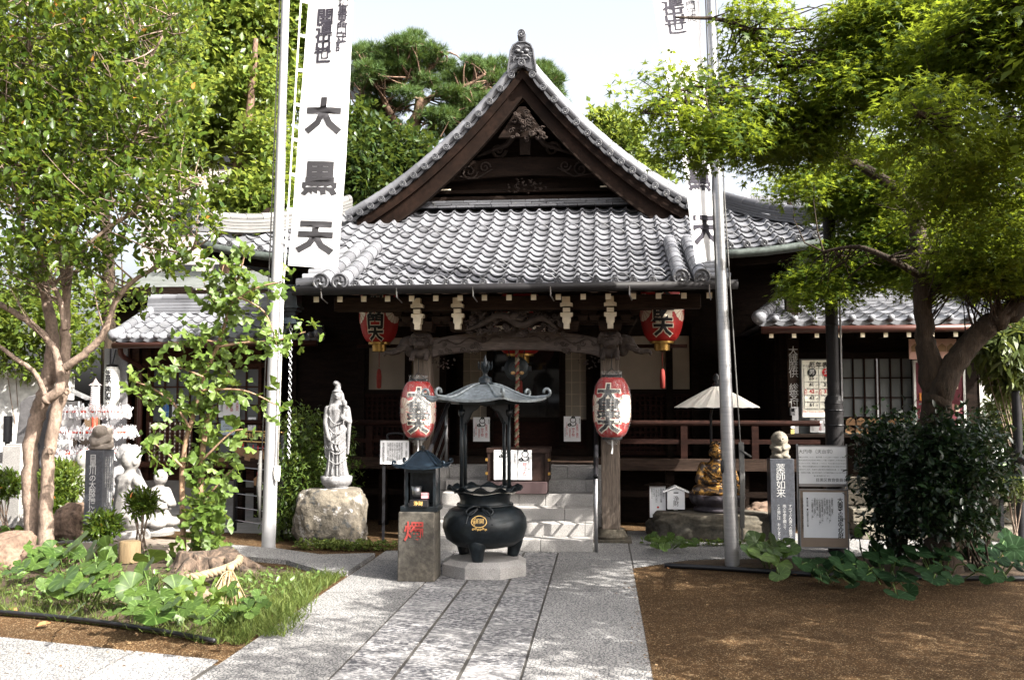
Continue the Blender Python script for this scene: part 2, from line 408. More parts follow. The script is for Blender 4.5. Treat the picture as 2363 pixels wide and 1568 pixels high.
INKG = flat('grey_print', (0.09,0.088,0.09), 0.8)
REDINK = flat('red_ink', (0.5,0.02,0.025), 0.7)
GOLDINK = flat('gold_paint', (0.6,0.40,0.14), 0.5)
WHITEP = flat('white_panel', (0.86,0.86,0.88), 0.5)
WHITEC = flat('white_lettering', (0.42,0.42,0.42), 0.6)
RED = M('lantern_red', (0.30,0.012,0.011), 0.5, 0.12, 8, 0.05)
LWHITE = M('lantern_white', (0.62,0.55,0.45), 0.6, 0.08, 8, 0.05)
BRASS = M('aged_brass', (0.35,0.21,0.06), 0.35, 0.4, 12, 0.1, 0.8)
def gold():
    m, t, b = newmat('flaking_gold_leaf'); v = coords(t)
    f = ramp(t, noise_(t, v, 13, 6, 0.7), [(0.49, 0.0), (0.60, 1.0)])
    c = mix(t, f, (0.025,0.013,0.007), (0.60,0.32,0.08)); t.links.new(c, b.inputs['Base Color'])
    t.links.new(ramp(t, f, [(0, 0.0), (1, 0.8)]), b.inputs['Metallic']); b.inputs['Roughness'].default_value = 0.38
    bump(t, b, noise_(t, v, 30, 5), 0.4, 0.01); return m
GOLD = gold()
def tile_mat(name, base, rough):
    m, t, b = newmat(name); v = coords(t)
    g = _n(t, 'ShaderNodeNewGeometry')
    n1 = ramp(t, noise_(t, v, 2.2, 5), [(0.3, 0.75), (0.7, 1.2)])
    r = ramp(t, g.outputs['Random Per Island'], [(0.0, 0.66), (1.0, 1.3)])
    c = mix(t, 1.0, mix(t, 1.0, base, n1, 'MULTIPLY'), r, 'MULTIPLY')
    spots = ramp(t, noise_(t, v, 26, 4, 0.7), [(0.60, 0.0), (0.72, 0.6)])
    c = mix(t, spots, c, (0.15,0.14,0.115)); t.links.new(c, b.inputs['Base Color'])
    b.inputs['Roughness'].default_value = rough
    t.links.new(ramp(t, noise_(t, v, 9, 4), [(0.3, rough-0.08), (0.7, rough+0.12)]), b.inputs['Roughness'])
    bump(t, b, noise_(t, v, 60, 4), 0.12, 0.01); return m
TILE = tile_mat('grey_roof_tile', (0.135,0.138,0.152), 0.32)
TILED = tile_mat('dark_ridge_tile', (0.055,0.056,0.063), 0.42)
TILEL = tile_mat('pale_lichen_tile', (0.10,0.098,0.096), 0.6)
def rock_mat():
    m, t, b = newmat('lichen_rock'); v = coords(t)
    c = mix(t, ramp(t, noise_(t, v, 4, 8, 0.7), [(0.35, 0), (0.65, 1)]), (0.06,0.052,0.042), (0.17,0.145,0.11))
    f = ramp(t, noise_(t, v, 6.5, 6, 0.65), [(0.57, 0.0), (0.63, 1.0)]); c = mix(t, f, c, (0.36,0.34,0.325))
    k = ramp(t, noise_(t, v, 9, 5), [(0.36, 1.0), (0.44, 0.0)]); c = mix(t, k, c, (0.035,0.035,0.035))
    t.links.new(c, b.inputs['Base Color']); b.inputs['Roughness'].default_value = 0.9
    bump(t, b, noise_(t, v, 14, 10, 0.7), 0.9, 0.04); return m
ROCK = rock_mat()
def stump_mat():
    m, t, b = newmat('stump_bark'); v = coords(t, (14,14,1.2))
    n = noise_(t, v, 1.0, 5); c = mix(t, ramp(t, n, [(0.35,0),(0.65,1)]), (0.02,0.0135,0.0095), (0.12,0.082,0.058))
    t.links.new(c, b.inputs['Base Color']); b.inputs['Roughness'].default_value = 0.95; bump(t, b, n, 1.0, 0.05); return m
STUMP = stump_mat()
# pavement: crazed cement slabs, chipped granite flags, brown resin bonded grit
def crazed(name, a, k, sc=26):
    m, t, b = newmat(name); v = coords(t)
    w = noise_(t, v, 14, 3)
    vv = _n(t, 'ShaderNodeVectorMath', operation='ADD'); sclv = _n(t, 'ShaderNodeVectorMath', operation='SCALE'); sclv.inputs['Scale'].default_value = 0.05
    nn = _n(t, 'ShaderNodeTexNoise'); nn.inputs['Scale'].default_value = 20; t.links.new(v, nn.inputs['Vector'])
    t.links.new(nn.outputs[1], sclv.inputs[0]); t.links.new(v, vv.inputs[0]); t.links.new(sclv.outputs[0], vv.inputs[1])
    e = voro(t, vv.outputs[0], sc, 'DISTANCE_TO_EDGE')
    line = ramp(t, e, [(0.04, 0.0), (0.17, 1.0)]); patch = ramp(t, noise_(t, v, 1.7, 4), [(0.35, 0.0), (0.8, 0.45)])
    c = mix(t, line, k, a); c = mix(t, patch, c, mix(t, 0.5, c, a))
    c = mix(t, 1.0, c, ramp(t, noise_(t, v, 160, 2), [(0.3, 0.88), (0.7, 1.08)]), 'MULTIPLY')
    g = _n(t, 'ShaderNodeNewGeometry'); c = mix(t, 1.0, c, ramp(t, g.outputs['Random Per Island'], [(0, 0.84), (1, 1.08)]), 'MULTIPLY')
    c = mix(t, ramp(t, noise_(t, v, 2.6, 7, .7), [(0.58, 0.0), (0.78, 0.4)]), c, tuple(x*.5 for x in a))
    c = mix(t, 1.0, c, ramp(t, noise_(t, v, 0.9, 5), [(0.3, 0.80), (0.7, 1.1)]), 'MULTIPLY')
    t.links.new(c, b.inputs['Base Color']); b.inputs['Roughness'].default_value = 0.9; b.inputs['Specular IOR Level'].default_value = 0.15; bump(t, b, line, 0.5, 0.006); return m
CRAZE = crazed('crazed_cement_slab', (0.275,0.268,0.262), (0.075,0.076,0.082), 38)
def chipped():
    m, t, b = newmat('chipped_granite_flag'); v = coords(t, (1.0,1.9,1.0))
    n = noise_(t, v, 26, 5, 0.7); big = noise_(t, v, 1.6, 4)
    f = ramp(t, n, [(0.48, 0.0), (0.56, 1.0)])
    c = mix(t, f, (0.065,0.065,0.073), (0.30,0.294,0.295)); g = _n(t, 'ShaderNodeNewGeometry'); c = mix(t, 1.0, c, ramp(t, g.outputs['Random Per Island'], [(0, 0.88), (1, 1.08)]), 'MULTIPLY'); c = mix(t, ramp(t, big, [(0.45, 0.0), (0.75, 0.6)]), c, (0.255,0.25,0.247))
    t.links.new(c, b.inputs['Base Color']); b.inputs['Roughness'].default_value = 0.9; b.inputs['Specular IOR Level'].default_value = 0.15; bump(t, b, f, 0.4, 0.006); return m
CHIP = chipped()
def grit():
    m, t, b = newmat('brown_resin_grit'); v = coords(t)
    vo = _n(t, 'ShaderNodeTexVoronoi'); vo.inputs['Scale'].default_value = 130; t.links.new(v, vo.inputs['Vector'])
    sep = _n(t, 'ShaderNodeSeparateColor'); t.links.new(vo.outputs[1], sep.inputs[0])
    c = mix(t, sep.outputs[0], (0.020,0.0105,0.0045), (0.105,0.058,0.024))
    c = mix(t, ramp(t, sep.outputs[1], [(0.86, 0), (0.9, 1)]), c, (0.30,0.22,0.13))
    c = mix(t, ramp(t, vo.outputs[0], [(0.0, 0.0), (0.9, 0.75)]), c, (0.03,0.018,0.010))
    c = mix(t, 1.0, c, ramp(t, noise_(t, v, 1.3, 5), [(0.3, 0.68), (0.7, 1.2)]), 'MULTIPLY'); c = mix(t, 1.0, c, ramp(t, noise_(t, v, 7, 4), [(0.3, 0.8), (0.7, 1.15)]), 'MULTIPLY')
    t.links.new(c, b.inputs['Base Color']); b.inputs['Roughness'].default_value = 0.9; b.inputs['Specular IOR Level'].default_value = 0.08
    bump(t, b, vo.outputs[0], -0.6, 0.006); return m
GRIT = grit()
JOINT = M('mortar_joint', (0.05,0.046,0.042), 0.95, 0.3, 12, 0.3)
def glass_tower():
    m, t, b = newmat('hazed_curtain_glass'); v = coords(t)
    br = _n(t, 'ShaderNodeTexBrick'); br.offset = 0; br.inputs['Scale'].default_value = 1; br.inputs['Brick Width'].default_value = 1.5
    br.inputs['Row Height'].default_value = 3.6; br.inputs['Mortar Size'].default_value = 0.12
    br.inputs['Color1'].default_value = (0.42,0.56,0.66,1); br.inputs['Color2'].default_value = (0.47,0.60,0.70,1); br.inputs['Mortar'].default_value = (0.66,0.72,0.76,1)  # distance haze put into the pale glass colours
    mp = coords(t); sx = _n(t, 'ShaderNodeSeparateXYZ'); cx = _n(t, 'ShaderNodeCombineXYZ'); t.links.new(mp, sx.inputs[0])
    t.links.new(sx.outputs[0], cx.inputs[0]); t.links.new(sx.outputs[2], cx.inputs[1]); t.links.new(cx.outputs[0], br.inputs['Vector'])
    t.links.new(br.outputs[0], b.inputs['Base Color']); b.inputs['Roughness'].default_value = 0.12; return m
TOWERG = glass_tower()
PANE = M('dark_window_glass', (0.012,0.012,0.013), 0.06, 0.1, 1, 0, spec=0.6)
FROST = M('frosted_pane', (0.12,0.13,0.135), 0.35, 0.12, 1.5, 0.0)
def film():
    m, t, b = newmat('clear_plastic_film'); b.inputs['Base Color'].default_value = (0.9,0.9,0.9,1); b.inputs['Roughness'].default_value = 0.18
    tr = _n(t, 'ShaderNodeBsdfTransparent'); ms = _n(t, 'ShaderNodeMixShader'); ms.inputs[0].default_value = 0.10
    v = coords(t, (1,1,0.15)); t.links.new(ramp(t, noise_(t, v, 30, 3), [(0.45, 0.03), (0.75, 0.28)]), ms.inputs[0])
    t.links.new(tr.outputs[0], ms.inputs[1]); t.links.new(b.outputs[0], ms.inputs[2]); t.links.new(ms.outputs[0], t.nodes['Material Output'].inputs[0]); return m
FILM = film()
L_BROAD = leafmat('evergreen_leaf', (0.018,0.040,0.006), (0.062,0.096,0.014), 0.22, 0.30, (0.26,0.33,0.035), 0.5, (0.45,0.16,0.04))
L_BACK = leafmat('yellow_green_leaf', (0.038,0.068,0.011), (0.095,0.135,0.022), 0.4, 0.36, (0.36,0.43,0.07), 0.3)  # lighter yellow-green leaf colour for background trees and hedge
L_DARK = leafmat('dark_camellia_leaf', (0.004,0.010,0.005), (0.009,0.020,0.008), 0.28, 0.12, (0.05,0.09,0.02), 0.3)
L_MAPLE = leafmat('maple_leaf', (0.017,0.042,0.005), (0.050,0.080,0.009), 0.5, 0.43, (0.29,0.36,0.03), 0.15)
L_GINK = leafmat('ginkgo_leaf', (0.05,0.092,0.015), (0.098,0.145,0.027), 0.45, 0.32, (0.24,0.31,0.045), 0.35)
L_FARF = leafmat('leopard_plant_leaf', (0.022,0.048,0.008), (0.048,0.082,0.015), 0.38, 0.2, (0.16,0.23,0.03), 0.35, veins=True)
L_FARFD = leafmat('leopard_leaf_with_shade', (0.005,0.016,0.006), (0.011,0.028,0.009), 0.7, 0.15, (0.05,0.09,0.015), 0.05, veins=True)  # darker copy of the leopard leaf, shade of the right bed put into its colour
L_NAND = leafmat('nandina_leaf', (0.022,0.046,0.009), (0.062,0.095,0.018), 0.4, 0.3, (0.22,0.28,0.04), 0.35)
L_BAMB = leafmat('bamboo_leaf', (0.03,0.05,0.010), (0.085,0.11,0.025), 0.45, 0.3, (0.18,0.21,0.045))
L_PINE = leafmat('pine_needle', (0.030,0.066,0.018), (0.072,0.115,0.028), 0.55, 0.2, (0.15,0.21,0.04), 0.2)
L_DEEP = leafmat('deep_green_leaf', (0.012,0.028,0.007), (0.036,0.06,0.012), 0.4, 0.25, (0.14,0.19,0.03), 0.3)
L_GRASS = leafmat('grass_blade', (0.036,0.062,0.011), (0.10,0.125,0.03), 0.6, 0.3, (0.20,0.24,0.05), 0.2)
# ---------------------------------------------------------------- ground
XC, XG = -1.09, -1.17
b = MB(); n = 40
b.add([(-250,-60,0),(250,-60,0),(250,350,0),(-250,350,0)], [(0,1,2,3)])
tag(b.build('ground', GRIT), kind='structure')
def sheet(name, polys, z, mat, parent=None, th=0.0):
    b = MB()
    for p in polys:
        k = len(p); vs = [(x, y, z) for x, y in p]
        if th:
            vs += [(x, y, z-th) for x, y in p]; b.add(vs, [tuple(range(k))] + [(i, k+i, k+(i+1) % k, (i+1) % k) for i in range(k)])
        else: b.add(vs, [tuple(range(k))])
    return tag(b.build(name, mat, parent), kind='structure')
# joints bed under every slab of the approach path
sheet('path', [[(-2.5,1.5),(0.30,1.5),(0.30,10.05),(0.9,10.6),(5.6,11.6),(5.6,12.9),(0.55,12.9),(-2.2,12.9),(-2.2,10.95),(-2.5,10.5)],
               [(-9.0,8.2),(-4.36,6.66),(-2.74,6.22),(-2.5,6.1),(-2.5,3.0),(-9.0,5.4)]], 0.004, JOINT)
def inset(p, g):
    c = [sum(q[i] for q in p)/len(p) for i in (0,1)]
    return [(x + (g if x < c[0] else -g), y + (g if y < c[1] else -g)) for x, y in p]
sl = []
ys = [1.5,3.45,5.25,7.0,8.75,10.5,11.0]
for y0, y1 in zip(ys[:-1], ys[1:]): sl.append(inset([(-0.51,y0),(0.30,y0),(0.30,y1),(-0.51,y1)], 0.006))
ys = [1.5,3.3,5.1,6.75,8.5,10.25,10.95]
for y0, y1 in zip(ys[:-1], ys[1:]): sl.append(inset([(-2.5,y0),(-1.69,y0),(-1.69,y1),(-2.5,y1)], 0.006))
sl.append([(0.31,10.06),(0.92,10.62),(5.6,11.62),(5.6,12.88),(0.31,12.88)])
sl.append([(-2.2,11.0),(0.29,11.0),(0.29,12.88),(-2.2,12.88)])
for k in range(5):                                               # the slabs crossing to the left
    t0, t1 = k*1.45-9.0, k*1.45+1.45-9.0
    fy = lambda x, o: 6.66 + (x+4.36)*(-0.245) - o
    x0, x1 = t0, min(t1, -2.53)
    sl.append([(x0+.01, fy(x0, 0.85)), (x1-.01, fy(x1, 0.85)), (x1-.01, fy(x1, 0.0)), (x0+.01, fy(x0, 0.0))])
    sl.append([(x0+.01-.6, fy(x0-.6, 1.75)), (x1-.01-.6, fy(x1-.6, 1.75)), (x1-.01-.6, fy(x1-.6, 0.87)), (x0+.01-.6, fy(x0-.6, 0.87))])
sheet('path', sl, 0.012, CRAZE, None, 0.008)
sl = []; lanes = [-1.69,-1.30,-0.90,-0.51]
for i in range(3):
    y = 1.5 - (0.0, 0.55, 0.25)[i]
    while y < 10.9:
        y1 = min(y + (1.05 if i != 1 else 1.1), 10.95)
        if y1 > 1.5: sl.append(inset([(lanes[i], max(y,1.5)), (lanes[i+1], max(y,1.5)), (lanes[i+1], y1), (lanes[i], y1)], 0.014))
        y = y1
sheet('path', sl, 0.0115, CHIP, None, 0.0075)
# the low stone path that leaves to the left behind the planting bed
lp = [(-2.52,10.5),(-2.52,9.35),(-2.75,9.32),(-3.35,9.95),(-4.6,10.4),(-6.5,10.9),(-6.5,11.5),(-4.6,11.05),(-3.7,10.72),(-3.1,10.35)]
sheet('path', [lp], 0.05, CRAZE, None, 0.05)
sheet('path', [[(-9,12.6),(-4.0,12.2),(-4.0,17),(-9,17)]], 0.006, GRANITE)
# planting bed on the left
def mound(x, y):
    return 0.02 + 0.03*max(0, min(1, (y-6.7-(-2.74-x)*0.36)/1.6)) + 0.012*mnoise.noise(Vector((x*1.3, y*1.3, 0)))
def bedline(u):     # front edge, left to right
    return Vector((-10+u*7.27, 9.3 - u*2.72 + 0.12*math.sin(u*9), 0))
b = MB()
def bedfn(u, v):
    a = bedline(u); x1 = -10 + u*7.42
    back = Vector((x1, 11.2 - max(0, u-0.55)/0.45*2.0, 0)); p = a.lerp(back, v)
    e = min(1, v*10, (1-v)*10, (1-u)*14); return (p.x, p.y, 0.008 + max(0.0, mound(p.x, p.y))*e)
b.grid(bedfn, 60, 30); tag(b.build('soil', SOIL, None, True), kind='structure')
b = MB()
b.grid(lambda u, v: (0.62+u*6.4, (10.14-0.40*min(1,u*4))*(1-v)+v*(10.6+u*0.95), 0.006+0.05*math.sin(math.pi*min(1,v*1.5+.05))*min(1,u*8)+0.015*mnoise.noise(Vector((u*20,v*6,3)))*min(1,u*8,v*8,(1-v)*8)), 40, 14)
tag(b.build('soil', SOIL, None, True), kind='structure')
t = MB(); t.tube(smooth_path([bedline(u)+Vector((0,-0.02,0.035)) for u in (0,.2,.4,.6,.8,.92,1.0)]), 0.017, 8)
tag(t.build('edging_hose', BLACKM, None, True), 'black rubber edging hose along the grass edge of the left planting bed', 'edging')
t = MB(); t.tube(smooth_path([(0.63,10.11,0.03),(1.2,9.98,0.03),(2.13,9.70,0.03),(3.0,9.64,0.03),(4.1,9.68,0.03),(6.9,9.8,0.03)]), 0.024, 8)
tag(t.build('edging_hose', BLACKM, None, True), 'black rubber edging hose between brown grit and shaded large-leaved plants', 'edging')
# grass in front of the bed
def grass_pts(n):
    out = []
    while len(out) < n:
        u = RNG.random()**0.75; v = RNG.random()**1.6*0.62; p = bedfn(u, v)
        if mnoise.noise(Vector((p[0]*1.6, p[1]*1.6, 5))) + 0.45*(1-v/0.62) > RNG.random()*0.9-0.25: out.append((p[0]+RNG.normal()*.02, p[1]-0.03, p[2]))
    for _ in range(n//3):       # ragged growth over the path edge
        y = RNG.uniform(6.6, 9.35); k = mnoise.noise(Vector((y*2.2, 7, 0)))
        out.append((-2.62 + 0.10*k + min(0.16, abs(RNG.normal()*0.09))*RNG.choice([-1.8,0.6]), y, 0.012))
    return np.array(out)
P = grass_pts(12000)
EX = []
while len(EX) < 5200:
    x, y = RNG.uniform(500,760), RNG.uniform(1332,1475)
    if x < 760-(y-1335)*.62+RNG.normal()*8 and mnoise.noise(Vector((x*.02,y*.03,1))) > RNG.random()*.9-.55: q = gp(x,y,.01); EX.append((q.x,q.y,.015+max(0,mound(q.x,q.y))*.6))
P = np.concatenate([P, np.array(EX)]); N = len(P)
d = RNG.normal(size=(N,3))*np.array([0.55,0.55,0.1]) + np.array([0,0,0.9]); sz = RNG.uniform(0.03,0.08,N)*np.where(RNG.random(N) < 0.12, 1.8, 1.0)
tag(scatter('grass', P, d, RNG.normal(size=(N,3)), sz, ([(-0.045,0,0),(0.045,0,0),(0.03,0.5,0.06),(-0.03,0.5,0.06),(0.0,1.0,0.3)], T_BLADE[1]), L_GRASS), kind='stuff')
W = []
while len(W) < 2600:
    u, v = RNG.random(), .1+.85*RNG.random(); q = bedfn(u, v)
    if mnoise.noise(Vector((q[0]*2.1,q[1]*2.1,9))) > -.05: W.append((q[0],q[1],q[2]+RNG.random()*.05))
W = np.array(W); tag(scatter('weeds', W, RNG.normal(size=W.shape)*np.array([1,1,.3])+np.array([0,0,.4]), RNG.normal(size=W.shape)*.4+np.array([0,-.2,1]), RNG.uniform(.03,.075,len(W)), T_OVAL, L_FARF), kind='stuff')
# low ground cover at the foot of the statue rock and of the right hand rock
def cover(c, r, n, seed, mat=L_NAND, s=(0.03,0.07)):
    ang = RNG.uniform(0, 2*math.pi, n); q = np.sqrt(RNG.random(n))
    P = np.stack([c[0]+r[0]*q*np.cos(ang), c[1]+r[1]*q*np.sin(ang), 0.01+RNG.random(n)*r[2]], 1)
    return scatter('weeds', P, RNG.normal(size=(n,3))*np.array([1,1,.3])+np.array([0,0,.5]), RNG.normal(size=(n,3))*.4+np.array([0,0,1]), RNG.uniform(*s, n), T_OVAL, mat)
a = gp(790,1272); tag(cover((a.x, a.y+0.12), (0.62,0.16,0.09), 900, 1, L_GRASS, (.03,.07)), kind='stuff')
a = gp(1560,1262); tag(cover((a.x+.6, a.y+0.1), (1.0,0.1,0.06), 350, 2, L_NAND), kind='stuff')
# fallen leaves
LIT = leafmat('dry_litter', (.05,.024,.01), (.16,.10,.045), .8, .1)
Q = []
for _ in range(420):
    k = RNG.random()
    if k < .4: Q.append((RNG.uniform(.35,5.5), 9.6-abs(RNG.normal())*.5, .012))
    elif k < .65: Q.append((.32+RNG.normal()*.09, RNG.uniform(4.5,10), .016))
    elif k < .8: Q.append((RNG.uniform(-4,-2.6), 6.45+RNG.normal()*.25-(RNG.random()*.1), .014))
    else: Q.append((RNG.uniform(.4,4), RNG.uniform(5.5,9.5), .012))
Q = np.array(Q); tag(scatter('leaf_litter', Q, RNG.normal(size=Q.shape)*np.array([1,1,.1]), RNG.normal(size=Q.shape)*.3+np.array([0,0,1]), RNG.uniform(.012,.038,len(Q)), T_OVAL, LIT), kind='stuff')
Q = np.stack([.305+np.abs(RNG.normal(size=1500))*.0-RNG.exponential(.03,1500)+.02, RNG.uniform(4.0,10.0,1500), np.full(1500,.014)], 1)
tag(scatter('gravel', Q, RNG.normal(size=Q.shape)*np.array([1,1,.1]), np.tile([0,0,1.0],(1500,1)), RNG.uniform(.006,.014,1500), T_DIAM, LIT), kind='stuff')
LEAFD = M('fallen_leaf', (0.24,0.11,0.045), 0.7, 0.5, 30, 0)
for i, (px, py, s, lab) in enumerate(((1542,1312,.08,'dry brown leaf lying on end of right edging hose'),(1138,1277,.06,'curled dark leaf on paving beside bronze burner base'),(118,1437,.11,'brown leaf on sunlit grit below grass at far left'),(1838,1327,.06,'pale fallen leaf on shaded brown grit'),(20,1405,.10,'orange dead leaf on the sunlit grass of the left bed'))):
    p = gp(px, py, 0.03); a = RNG.normal(size=3)
    o = scatter('fallen_leaf', np.array([[p.x,p.y,0.035]]), np.array([[a[0],a[1],0.05]]), np.array([[0.2,-0.2,1.0]]), np.array([s]), T_OVAL, LEAFD)
    tag(o, lab, 'leaf', 'fallen leaves on the ground')
# ---------------------------------------------------------------- the main hall
hall = thing('temple_hall', 'dark wooden temple hall with grey tiled hip-and-gable roof and porch', 'temple', (XC, 14, 0))
E0, Z0 = 11.0, 3.06
def prof(Y):
    s = Y-E0; return Z0 + 0.3553*s + 0.0318*s*s
def wing_up(X, Y):
    dx = abs(X-XC)-2.5
    return 0.24*min(1.2, dx/1.9)**2*max(0, 1-(Y-12.6)/2.2) if dx > 0 else 0
def tile(b, X0, X1, Ya, Yb, zf, lift=0.042, flip=1):
    nu = 9; jz, jt = random.uniform(-.0035,.0035), random.uniform(-.004,.004); fr = []; bk = []; lo = []; ed = []
    for i in range(nu+1):
        u = i/nu; q = u if flip > 0 else 1-u
        h = 0.042*math.sin(math.pi*q/0.36) if q < 0.36 else -0.017*math.sin(math.pi*(q-0.36)/0.64)
        x = X0+(X1-X0)*u
        fr.append((x, Ya+jt*(u-.5), zf(x, Ya)+h+lift+jz+jt*(u-.5))); ed.append((x, Ya+.002, zf(x, Ya)+h+lift-.014)); bk.append((x, Yb, zf(x, Yb)+h+0.004)); lo.append((x, Ya+0.05, zf(x, Ya)+h+0.012))
    k = nu+1
    b.add(fr+bk+ed+lo, [(i, i+1, k+i+1, k+i) for i in range(nu)] + [(2*k+i, 2*k+i+1, i+1, i) for i in range(nu)] + [(3*k+i, 3*k+i+1, 2*k+i+1, 2*k+i) for i in range(nu)])
CW = 0.2172
def rows(y0, y1, n): return [y0+(y1-y0)*i/n for i in range(n+1)]
b = MB(); zf = lambda x, y: prof(y) + wing_up(x, y)
RY = rows(E0, 14.95, 17)
x = XC-2.5
cols = []
while x < XC+2.49: cols.append(x); x += CW
wl = [XC-2.5-CW*(i+1) for i in range(9)]; wr = [cols[-1]+CW*(i+1) for i in range(9)]
def hipX(Y): return 4.42 - (Y-12.6)*0.86
WY = rows(12.56, 14.95, 10)
for X in cols:
    for Ya, Yb in zip(RY[:-1], RY[1:]): tile(b, X, X+CW+.004, Ya, Yb+0.01, zf)
for X in wl+wr:
    for Ya, Yb in zip(WY[:-1], WY[1:]):
        if abs(X+CW/2-XC) < hipX(Ya)-0.02: tile(b, X, X+CW+.004, Ya, Yb+0.01, zf)
b.build('roof_tiles', TILE, hall, True, auto=40)
# side slopes and back slope behind the hips, and the boarded underside
b = MB()
for s in (-1, 1):
    b.add([(XC+s*4.42,12.56,3.66+.2),(XC+s*2.6,14.95,4.78),(XC+s*2.6,19,4.78),(XC+s*4.6,21,3.72)], [(0,1,2,3)])
b.build_each('side_slope', TILED, hall)
b = MB()
b.grid(lambda u, v: (XC-2.48+4.96*u, 11.02+v*3.9, prof(11.02+v*3.9)-0.09), 2, 6)
for s in (-1,1): b.grid(lambda u, v: (XC+s*(2.48+(1.9*(1-v*.9))*u), 12.6+v*2.2, zf(XC+s*(2.48+1.9*(1-v*.9)*u), 12.6+v*2.2)-0.09), 6, 4)
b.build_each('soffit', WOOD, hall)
# eave end tiles with the three comma crest
def crest(b, c, r, dpt=0.05):
    b.tube([(c[0], c[1], c[2]), (c[0], c[1]+dpt, c[2])], r, 16)
    pts = [(c[0]+r*0.9*math.cos(a), c[1]-0.004, c[2]+r*0.9*math.sin(a)) for a in np.linspace(0, 2*math.pi, 17)]
    b.tube(pts, r*0.13, 5, False)
    for k in range(3):
        a0 = k*2.094; pp = []
        for j in range(6):
            a = a0+j*0.32; rr = r*(0.28+0.06*j); pp.append((c[0]+rr*math.cos(a), c[1]-0.003, c[2]+rr*math.sin(a)))
        b.tube(pp, [r*0.2, r*0.2, r*0.17, r*0.13, r*0.09, r*0.05], 6)
def apron(b, X, Y, z, w, depth=0.055):
    n = 8; top = []; bot = []
    for i in range(n+1):
        u = i/n; h = -0.030*math.sin(math.pi*u); x = X+w*u
        top.append((x, Y-0.005, z+h+0.03)); bot.append((x, Y-0.005, z+h+0.03-depth))
    b.add(top+bot, [(i, i+1, n+1+i+1, n+1+i) for i in range(n)])
for X in cols:
    b = MB(); apron(b, X+CW*0.18, E0-0.01, zf(X, E0), CW)
    if X in cols[2:-2]: crest(b, (X+CW*0.18, E0-0.05, zf(X, E0)+0.045), 0.046)
    b.build('eave_tile_end', TILED, hall, True, auto=40)
for X in wl+wr:
    b = MB(); z = zf(X+CW/2, 12.56); crest(b, (X+CW*0.18, 12.50, z+0.045), 0.046); apron(b, X+CW*0.18, 12.55, z, CW); b.build('eave_tile_end', TILED, hall, True, auto=40)
# snow stop rings standing on single tiles
b = MB()
for j, X in enumerate(cols[1:-1]):
    for rr in ((1, 3)[j % 2], (2, 4)[j % 2] if j % 3 == 0 else (1,3)[j % 2], 10 + (j % 2)):
        Y = RY[rr]; z = zf(X+.13, Y)
        b = MB(); b.tube([(X+0.03+0.19*i/10, Y-0.004, z+0.03+0.058*math.sin(math.pi*i/10)) for i in range(11)], 0.010, 5); b.build('snow_stop_ring', TILED, hall, True)
for j, X in enumerate(wl+wr):
    Y = WY[2 + j % 2]
    if abs(X-XC) < hipX(Y)-0.1:
        z = zf(X+.13, Y); b = MB(); b.tube([(X+0.03+0.19*i/10, Y-0.004, z+0.03+0.058*math.sin(math.pi*i/10)) for i in range(11)], 0.010, 5); b.build('snow_stop_ring', TILED, hall, True)
# the four heavy barrel ridges on the porch sides
def barrel(name, pts, r, mat, parent, seg=0.26, end=True):
    b = MB(); pts = [Vector(p) for p in pts]; L = [0]
    for p, q in zip(pts[:-1], pts[1:]): L.append(L[-1]+(q-p).length)
    def P(s):
        s = max(0, min(L[-1], s)); i = max(k for k in range(len(L)) if L[k] <= s+1e-9); i = min(i, len(pts)-2)
        return pts[i].lerp(pts[i+1], (s-L[i])/max(1e-9, L[i+1]-L[i]))
    s = 0
    while s < L[-1]-0.03:
        e = min(L[-1], s+seg+0.02); b.tube([P(s), P((s+e)/2), P(e)], [r*1.06, r*1.0, r*0.95], 14); s += seg
    return b.build(name, mat, parent, True, auto=50)
for X in (-3.3, -3.07, 0.90, 1.13):
    pts = [(X, Y, prof(Y)+0.085) for Y in (10.96, 11.5, 12.0, 12.5, 12.75)]
    o = barrel('barrel_ridge', pts, 0.088, TILE, hall)
    e = MB(); crest(e, (X, 10.90, prof(10.96)+0.085), 0.098, 0.06); e.build('crest_end', TILED, o, True, auto=40)
for s, X in ((-1, XC-2.5), (1, XC+2.52)):      # outer edge tiles of the porch
    b = MB()
    for k in range(7):
        Y = 11.0+k*0.24; b.tube([(X-s*0.22, Y+.02, prof(Y)+0.085), (X+s*0.03, Y, prof(Y)+0.065)], [0.05,0.062], 10)
    b.build('porch_edge_tiles', TILE, hall, True, auto=40)
# hip ridges with demon tiles
def layered(name, pts, wd, ht, layers, mat, parent, capr=0.07, capmat=None):
    b = MB(); pts = [Vector(p) for p in pts]
    for k in range(layers):
        z = ht*k/layers; w2 = wd*(1-0.05*k)*(1.0 if k % 2 else 0.94)
        vs = []; fs = []
        for i, p in enumerate(pts):
            dd = (pts[min(i+1,len(pts)-1)]-pts[max(i-1,0)]); dd.z = 0; dd.normalize(); nn = Vector((-dd.y, dd.x, 0))
            h = ht/layers*0.86
            vs += [p+nn*w2/2+Vector((0,0,z)), p-nn*w2/2+Vector((0,0,z)), p-nn*w2/2+Vector((0,0,z+h)), p+nn*w2/2+Vector((0,0,z+h))]
        for i in range(len(pts)-1):
            for j in range(4): fs.append((4*i+j, 4*i+(j+1)%4, 4*i+4+(j+1)%4, 4*i+4+j))
        fs += [(0,1,2,3), tuple(4*(len(pts)-1)+j for j in (3,2,1,0))]
        b.add(vs, fs)
    o = b.build(name, mat, parent)
    barrel('ridge_cap', [p+Vector((0,0,ht+capr*0.35)) for p in pts], capr, capmat or mat, o)
    return o
